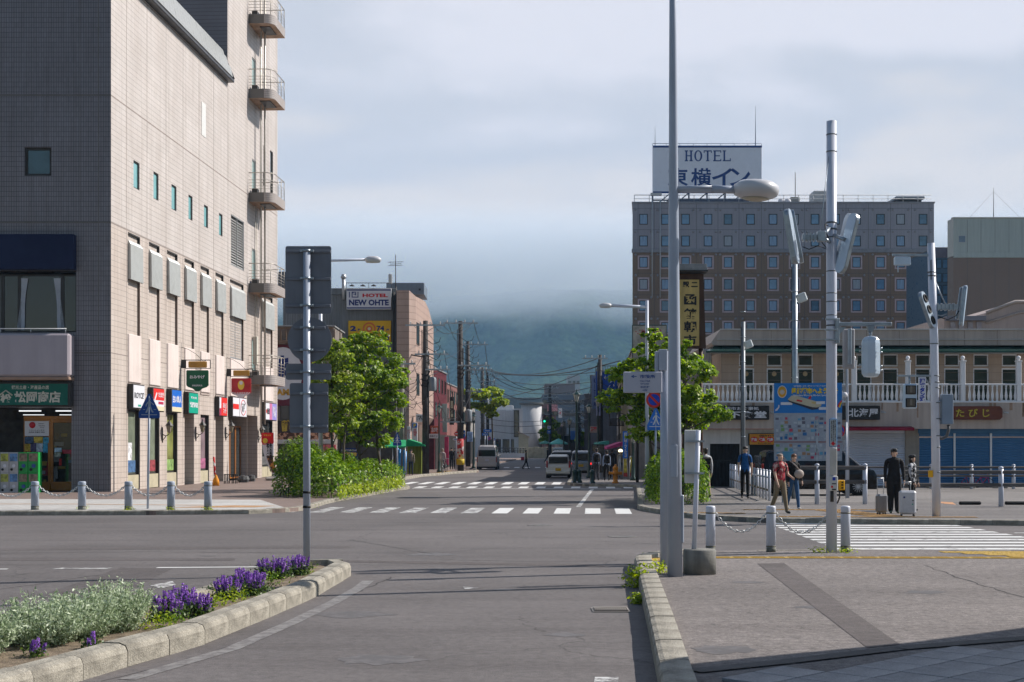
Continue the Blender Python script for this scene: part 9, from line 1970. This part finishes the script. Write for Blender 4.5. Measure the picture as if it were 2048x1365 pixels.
 t=np.clip(((cs[:,None]-A[None])*ab[None]).sum(-1)/(ab*ab).sum(-1)[None],0,1);dd=np.linalg.norm(cs[:,None]-(A[None]+t[...,None]*ab[None]),axis=-1)-rr[None]*.8;j=dd.argmin(1)
 tg=np.array(tag);mi=tg[j];z=cs[:,2]/k;mi=np.where((mi==4),np.where(z>1.2,1,0),mi);mi=np.where((mi==1)&(z<.93-coat)&(np.abs(cs[:,0])<.17*k),2,mi);mi=np.where((mi==2)&(z>.93-coat),1,mi);em.polygons.foreach_set('material_index',mi.astype(np.int32));em.polygons.foreach_set('use_smooth',[True]*len(em.polygons));em.update()
 M=T(g[0],g[1],g[2]if len(g)>2 else KZ,rz);s=thing('person',label,'person',M,group=group);link('body',em,s,M)
 HM=M@Matrix.Translation((0,(-lean-.012)*k,1.60*k))@Matrix.Rotation(R(turn),4,'Z')@Matrix.Scale(k,4)
 q=MB();q.ell((0,.022,.068),(.089,.106,.072)if not bald else(.084,.098,.045),14,8)
 if not bald:
  q.ell((0,.055,-.01-hairlen*.3),(.070,.050,.075+hairlen*.5),12,7);q.ell((0.01,-.05,.10),(.068,.045,.030),10,6)
  for xx in(-1,1):q.ell((xx*.062,.03,.01-hairlen*.45),(.022,.045,.045+hairlen*.5),8,5)
 q.build('hair',hair,s,HM)
 q=MB();q.add([(-.012,-.098,-.02),(.012,-.098,-.02),(0,-.122,-.022),(0,-.094,.02)],[(0,1,2),(1,3,2),(3,0,2)],0)
 for xx in(-1,1):q.ell((xx*.080,.0,-.005),(.012,.022,.032),8,5,0);q.ell((xx*.03,-.092,.012),(.014,.006,.006),8,4,1);q.ell((xx*.03,-.094,.03),(.018,.005,.004),8,4,1)
 q.ell((0,-.092,-.052),(.022,.007,.006),8,4,2);q.build('face',[SKN,HRB,mat('lips',(0.35,0.12,0.10))],s,HM)
 return s,M,k
def pack(M,k,label,m,w=.30,h=.44,z=1.0,dep=.15,front=False,y0=.10):
 yy=y0*k;s=thing('backpack',label,'backpack',M@Matrix.Translation((0,yy,z*k)));q=MB();q.box(-w/2,w/2,yy,yy+dep,z*k,z*k+h,0,.05);q.box(-w*.38,w*.38,yy+dep-.02,yy+dep+.05,z*k+.03,z*k+h*.5,0,.03);q.build('bag',m,s,M)
 q=MB()
 for xx in(-1,1):q.tube([(xx*.09,yy,z*k+h*.2),(xx*.155,0.02,z*k+h*.35),(xx*.13,-.135*k,1.28*k),(xx*.10,-.05,1.475*k),(xx*.08,yy+.02,z*k+h*.9)],.017,5)
 q.build('strap',m,s,M);return s
KH=cmat('khaki',(0.30,0.24,0.17));NV=cmat('navy',(0.025,0.03,0.05));BK=cmat('black',(0.013,0.012,0.013));WHs=mat('shoe white',(0.6,0.6,0.6),rough=.6)
def gp(px,py):g=G(px,py,KZ);return(g.x,g.y,KZ)
_,M,k=person(gp(1411,995),1.76,188,'person walking away in a pale shirt and beige trousers with a black backpack',cmat('pale grey',(0.50,0.51,0.53)),KH,stride=10,arms=((-10,20),(10,35)),bulk=1.0);pack(M,k,'black backpack on the person in the pale shirt',BK,.32,.50,.92)
_,M,k=person(gp(1490,997),1.82,-8,'person in a blue T-shirt and black trousers walking towards the crossing by the white railing',cmat('blue',(0.012,0.085,0.26)),BK,stride=14,arms=((10,8),(-6,8)),sleeve=0,turn=-35);pack(M,k,'dark backpack of the person in the blue T-shirt',BK,.28,.4,1.0)
SHR=mat('cloth red pattern',(0.36,0.06,0.06),rough=.85,var=1.0,scale=9);_,M,k=person(gp(1560,1027),1.64,28,'older person in a red patterned shirt and khaki trousers, looking at a companion',SHR,cmat('olive',(0.20,0.155,0.10)),hair=mat('hair grey',(0.25,0.2,0.17)),sleeve=0,stride=13,arms=((14,12),(12,60)),bulk=1.12,turn=40,legw=1.1,bald=1);pack(M,k,'black backpack of the person in the red patterned shirt',BK,.3,.42,.95)
_,M,k=person(gp(1587,1019),1.60,12,'person with short brown hair in a black top and blue jeans',BK,cmat('jeans',(0.03,0.085,0.19)),hair=HRN,stride=12,arms=((5,8),(10,18)),turn=-40,shoe=WHs,legw=1.05,bulk=.95)
s=thing('crossbody_bag','beige crossbody bag worn over the black top','bag',M@Matrix.Translation((.08,-.16,1.0)));q=MB();q.ell((.10,-.17,1.03),(.15,.06,.13),14,8);q.xf(Matrix.Identity(4)).build('bag',mat('bag beige',(0.36,0.31,0.28),rough=.6),s,M);q=MB();q.tube([(.14,-.17,1.12),(.02,-.16,1.25),(-.08,-.10,1.36),(-.09,.03,1.40),(.05,.13,1.2),(.19,.02,1.05),(.18,-.15,1.03)],.016,5);q.build('strap',mat('bag beige',(0,0,0)),s,M)
_,M,k=person(gp(1788,1027),1.76,-6,'tall person in a loose black jacket and wide black trousers standing with a grey suitcase',BK,BK,hair=HRB,arms=((4,6),(8,20)),bulk=1.12,legw=1.5,coat=.12,hairlen=.02,shoe=mat('shoe green sole',(0.06,0.09,0.06)))
FUR=mat('cloth black white pattern',(0.16,0.16,0.17),rough=.9,var=1.0,scale=9);_,M,k=person(gp(1824,1022),1.58,60,'person in a black and white patterned jacket looking up at the tall companion',FUR,BK,hair=HRB,arms=((5,20),(5,15)),bulk=1.22,coat=.12,hairlen=.08,turn=0)
def suitcase(px,py,w,h,dep,rz,m,label,hh):
 g=G(px,py,KZ);M=T(g.x,g.y,KZ,rz);s=thing('suitcase',label,'suitcase',M);q=MB();q.box(-w/2,w/2,-dep/2,dep/2,.055,.055+h,0,.05)
 for k_ in range(4):q.box(-w/2+.05+(w-.1)*k_/4,-w/2+.07+(w-.1)*k_/4,-dep/2-.006,-dep/2+.02,.12,h,0)
 q.build('shell',m,s,M)
 q=MB();
 for xx in(-.09,.09):q.tube([(xx,dep*.3,.05+h),(xx,dep*.3,.05+h+hh)],.010,6)
 q.tube([(-.10,dep*.3,.05+h+hh),(.10,dep*.3,.05+h+hh)],.018,6);q.build('handle',m_alu,s,M)
 for xx in(-w/2+.06,w/2-.06):
  for yy in(-dep/2+.05,dep/2-.05):q=MB();q.tube([(xx-.014,yy,.03),(xx+.014,yy,.03)],.03,8);q.build('wheel',m_blk,s,M)
 return s,M
suitcase(1763,1030,.29,.50,.22,14,mat('suitcase grey',(0.20,0.20,0.21),rough=.35,metal=.3,var=.08),'small grey ribbed suitcase with its handle pulled up',.42)
s,M=suitcase(1815,1033,.43,.62,.27,-8,mat('suitcase white',(0.52,0.52,0.55),rough=.4,var=.06,scale=8),'large white hard shell suitcase with small stickers',.22)
for a,b,c,m_ in((-.10,.50,.045,NAVY),(.11,.32,.03,GRN),(.12,.42,.03,BLK)):MB().box(a-c/2,a+c/2,-.145,-.1355,b-c/2,b+c/2).build('sticker',m_,s,M)
def hardmix(m,a,b,p=.5,w=.03):
 r=[n for n in m.node_tree.nodes if n.type=='VALTORGB'][0]
 for e_,q_,c in zip(r.color_ramp.elements,(p-w,p,p+w),(a,a,b)):e_.position=q_;e_.color=(*c,1)
hardmix(SHR,(0.30,0.03,0.04),(0.52,0.34,0.30),.52);hardmix(FUR,(0.02,0.02,0.022),(0.48,0.48,0.50),.5);hardmix(MT['banner food'],(0.06,0.03,0.02),(0.5,0.2,0.05));hardmix(MT['food print'],(0.10,0.04,0.02),(0.6,0.3,0.18));hardmix(MT['red white stripe'],(0.5,0.03,0.03),(0.6,0.6,0.6));hardmix(MT['red white wrap'],(0.4,0.02,0.02),(0.5,0.5,0.5))
# further people
GS=cmat('grey blue shirt',(0.12,0.15,0.22));LB=cmat('light blue shirt',(0.30,0.38,0.55))
for px,d,H_,rz,l,t_,b_,hr,kw,pk in((1193,76.5,1.72,180,'person from behind in a dim blue shirt with a backpack, left of the pair',GS,cmat('dark grey',(0.04,0.04,0.05)),HRB,dict(stride=8),.98),(1213.5,76.0,1.60,184,'person from behind in a light blue shirt with a backpack, right of the pair',LB,BK,HRB,dict(stride=10,bulk=.95),.98),(1224,81,1.68,170,'person in dark clothes just ahead of the pair of walkers',BK,BK,HRB,{},0),(1241,84,1.6,20,'person with a pale top standing under the shop lamp',cmat('cream top',(0.35,0.32,0.26)),NV,HRB,{},0),
  (822,91,1.62,10,'person in a pale top with a shoulder bag beside the green stall',cmat('taupe',(0.20,0.16,0.12)),NV,HRB,dict(stride=6),0),(885,99,1.66,160,'person in a pinkish shirt pushing a bicycle on the left pavement',cmat('pinkish grey',(0.42,0.34,0.34)),cmat('light grey',(0.3,0.3,0.3)),mat('hair grey',(0,0,0)),dict(stride=8),0),(903,112,1.7,0,'person in black standing in front of the dark shop, left of two',BK,BK,HRB,{},0),(911,113,1.68,0,'person in black standing in front of the dark shop, right of two',BK,BK,HRB,{},0)):
 _,M,k=person((X(px,d),d,KZ),H_,rz,l,t_,b_,hair=hr,fingers=False,**kw)
 if pk:pack(M,k,'backpack of the '+('left' if px<1200 else 'right')+' walker of the distant pair',BK,.3,.45,pk)
for px,py,H_,rz,l,t_,b_,st in((1052,938.5,1.62,95,'person in a cap crossing the street with a red bag',cmat('olive top',(0.16,0.15,0.1)),BK,15),(1003,914,1.7,80,'person walking by the low white wall in front of the white building',cmat('slate',(0.10,0.11,0.13)),NV,10),(1035,913,1.72,170,'person in black before the lean-to porch of the white building',BK,BK,0),(1095,926,1.75,100,'person in black striding across the far street left of the white car',BK,BK,18)):
 g=G(px,py,0);person((g.x,g.y,0),H_,rz,l,t_,b_,fingers=False,stride=st)
g=G(1045,938.5);q=MB();q.box(g.x-.15,g.x+.15,g.y-.3,g.y-.2,.75,1.05,0,.03);q.build('red_bag',mat('bag red',(0.4,0.03,0.06)),None,I4,label='red bag carried by the person crossing the street',cat='bag')
s_=bike(889,946.5,m_blk,'dark bicycle pushed along the left pavement',1.0,80)
# ================================================================ vehicles
m_tyre=mat('tyre',(0.015,0.015,0.015),rough=.8);m_rim=mat('alloy rim',(0.62,0.62,0.64),rough=.35,metal=.1);m_cg=mat('car glass',(0.008,0.012,0.016),rough=.06,var=0,spec=.35);m_tl=mat('tail light red',(0.35,0.01,0.012),rough=.25,spec=.6);m_pl=mat('plate yellow',(0.55,0.33,0.01),rough=.5)
def car(M,label,m,Lc,Wc,Hc,st,belt,glass,rear,cat='car',name='parked_car',wr=.30,wx=(.16,.82),yplate=m_pl,lit=0,rw=None):
 """st: roof profile [(y fraction, height fraction)] from the rear (y=0) to the nose; the rear faces -y"""
 s=thing(name,label,cat,M);w=Wc/2;q=MB();vs=[];zb=.24;secs=[]
 for f,h in st:
  z=h*Hc;bl=min(belt*Hc,z-.02);tw=w*(.80 if z>belt*Hc*1.1 else.94);y=f*Lc
  secs.append([(-w*.95,y,zb),(-w,y,zb+.2),(-w,y,bl*.8),(-w*.97,y,bl),(-tw,y,z-.07),(-tw*.86,y,z),(tw*.86,y,z),(tw,y,z-.07),(w*.97,y,bl),(w,y,bl*.8),(w,y,zb+.2),(w*.95,y,zb)])
 n=12;vs=[p for r in secs for p in r];fs=[(i*n+j,(i+1)*n+j,(i+1)*n+(j+1)%n,i*n+(j+1)%n)[::-1]for i in range(len(secs)-1)for j in range(n)];fs+=[tuple(range(n))[::-1][::-1],tuple(range((len(secs)-1)*n,len(secs)*n))[::-1]]
 q.add(vs,fs,0,False);q.build('body',m,s,M)
 for side in(-1,1):
  for a,b,c,d_ in glass:
   q=MB();z0=belt*Hc+.03;tw=w*.80
   def on(f,z):t_=(z-belt*Hc)/(Hc-.07-belt*Hc);return(side*(w*.97+(tw-w*.97)*t_+.012),f*Lc,z)
   p=[on(a,z0),on(b,z0),on(d_,Hc-.13),on(c,Hc-.13)];q.add(p,[(0,1,2,3)if side>0 else(3,2,1,0)]);q.build('side_window',m_cg,s,M)
  for f in wx:
   q=MB();q.tube([(side*(w-.20),f*Lc,wr),(side*(w+.015),f*Lc,wr)],wr,24);t_=q.build('wheel',m_tyre,s,M);q=MB();q.tube([(side*(w+.016),f*Lc,wr),(side*(w+.024),f*Lc,wr)],wr*.66,20,1)
   for j in range(14):a=2*math.pi*j/14;q.tube([(side*(w+.028),f*Lc,wr),(side*(w+.028),f*Lc+wr*.64*math.cos(a),wr+wr*.64*math.sin(a))],.012,4,0)
   q.build('rim',[m_rim,m_dark],t_,M)
  q=MB();y0=-.035;a,b,c,d_=rear['lamp'];q.box(side*w*a,side*w*b,y0,.05,c*Hc,d_*Hc,0,.02);q.build('tail_light',m_tl if not lit else mat('brake light lit',(0.9,0.02,0.02),emit=1.2),s,M)
  q=MB();q.ell((side*(w+.10),Lc*.70,belt*Hc+.05),(.09,.06,.08),8,5);q.build('wing_mirror',m,s,M)
 a,b,c=rear['win'];q=MB();q.box(-w*a,w*a,-.03,.0,b*Hc,c*Hc,0,.015);o=q.build('rear_window',m_cg,s,M)
 q=MB();q.box(-w*.98,w*.98,-.10,.2,.25,.25+.27*Hc*.6,0,.05);q.build('rear_bumper',m,s,M);q=MB();q.box(-.17,.17,-.12,-.095,rear['plate'],rear['plate']+.17,0,.006);o=q.build('number_plate',yplate,s,M)
 q=MB();q.tube([(w*.3,-.03,b*Hc+.02),(-w*.3,-.04,b*Hc+.12)],.008,4);q.build('wiper',m_blk,s,M);MB().box(-w*.88,w*.88,.1,.5,.14,.26).build('underside',m_dark,s,M);return s
hb=[(0,.50),(.015,.60),(.05,.93),(.12,.99),(.5,1.0),(.68,.95),(.86,.62),(.97,.55),(1.0,.42)]
car(T(X(1115.5,88),87,0,-4),'white compact car with a yellow plate seen from behind, first at the right kerb',mat('car white',(0.60,0.60,0.56),rough=.25,var=.03,spec=.6),3.4,1.48,1.44,hb,.60,[(.10,.36,.14,.36),(.38,.62,.38,.62),(.64,.80,.64,.69)],dict(lamp=(.86,.99,.44,.74),win=(.78,.63,.90),plate=.45),wr=.27)
car(T(X(1124,99),99,0,-4),'black car parked just ahead of the white compact car',mat('car black',(0.01,0.01,0.012),rough=.2,var=0,spec=.7),4.2,1.72,1.66,hb,.60,[(.10,.36,.14,.36),(.38,.62,.38,.62)],dict(lamp=(.84,.99,.5,.62),win=(.8,.64,.9),plate=.5),yplate=W)
car(T(X(1162,97),97,0,-4),'silver car with its brake lights lit, right of the white one',mat('car silver',(0.26,0.27,0.29),rough=.25,metal=.5,var=.03),3.4,1.48,1.66,hb,.58,[(.10,.36,.14,.36),(.38,.62,.38,.62)],dict(lamp=(.86,.99,.42,.50),win=(.8,.60,.88),plate=.55),lit=1)
vb=[(0,.48),(.01,.60),(.025,.93),(.06,.99),(.5,1.0),(.76,.97),(.90,.60),(.98,.5),(1.0,.35)]
car(T(X(974,118.5),117.5,0,-2),'silver high roof van seen from behind near the left kerb',mat('van silver',(0.50,0.47,0.45),rough=.3,metal=.3,var=.03),4.7,1.68,2.05,vb,.56,[(.05,.34,.06,.34),(.36,.62,.36,.62)],dict(lamp=(.90,.99,.30,.52),win=(.82,.55,.80),plate=.72),cat='van',yplate=W,wr=.31)
car(T(X(1116,172),172,0,-4),'small white truck under the mint parasol',mat('car white',(0,0,0)),3.4,1.5,1.8,vb,.55,[(.4,.6,.4,.6)],dict(lamp=(.86,.99,.3,.42),win=(.8,.6,.85),plate=.5),cat='van')
car(T(9.27,53.5,KZ,-90),'black minivan parked side-on before the market hall',mat('van black',(0.008,0.008,0.01),rough=.12,var=0,spec=.35),4.25,1.85,1.70,[(0,.45),(.01,.60),(.04,.95),(.08,.99),(.5,1.0),(.72,.97),(.88,.64),(.97,.56),(.995,.45),(1.0,.3)],.58,[(.05,.26,.07,.26),(.28,.48,.28,.48),(.50,.83,.50,.72)],dict(lamp=(.86,.99,.42,.7),win=(.78,.6,.88),plate=.5),cat='van',yplate=W,wr=.34,wx=(.18,.83))
bpy.data.scenes.remove(TMP)
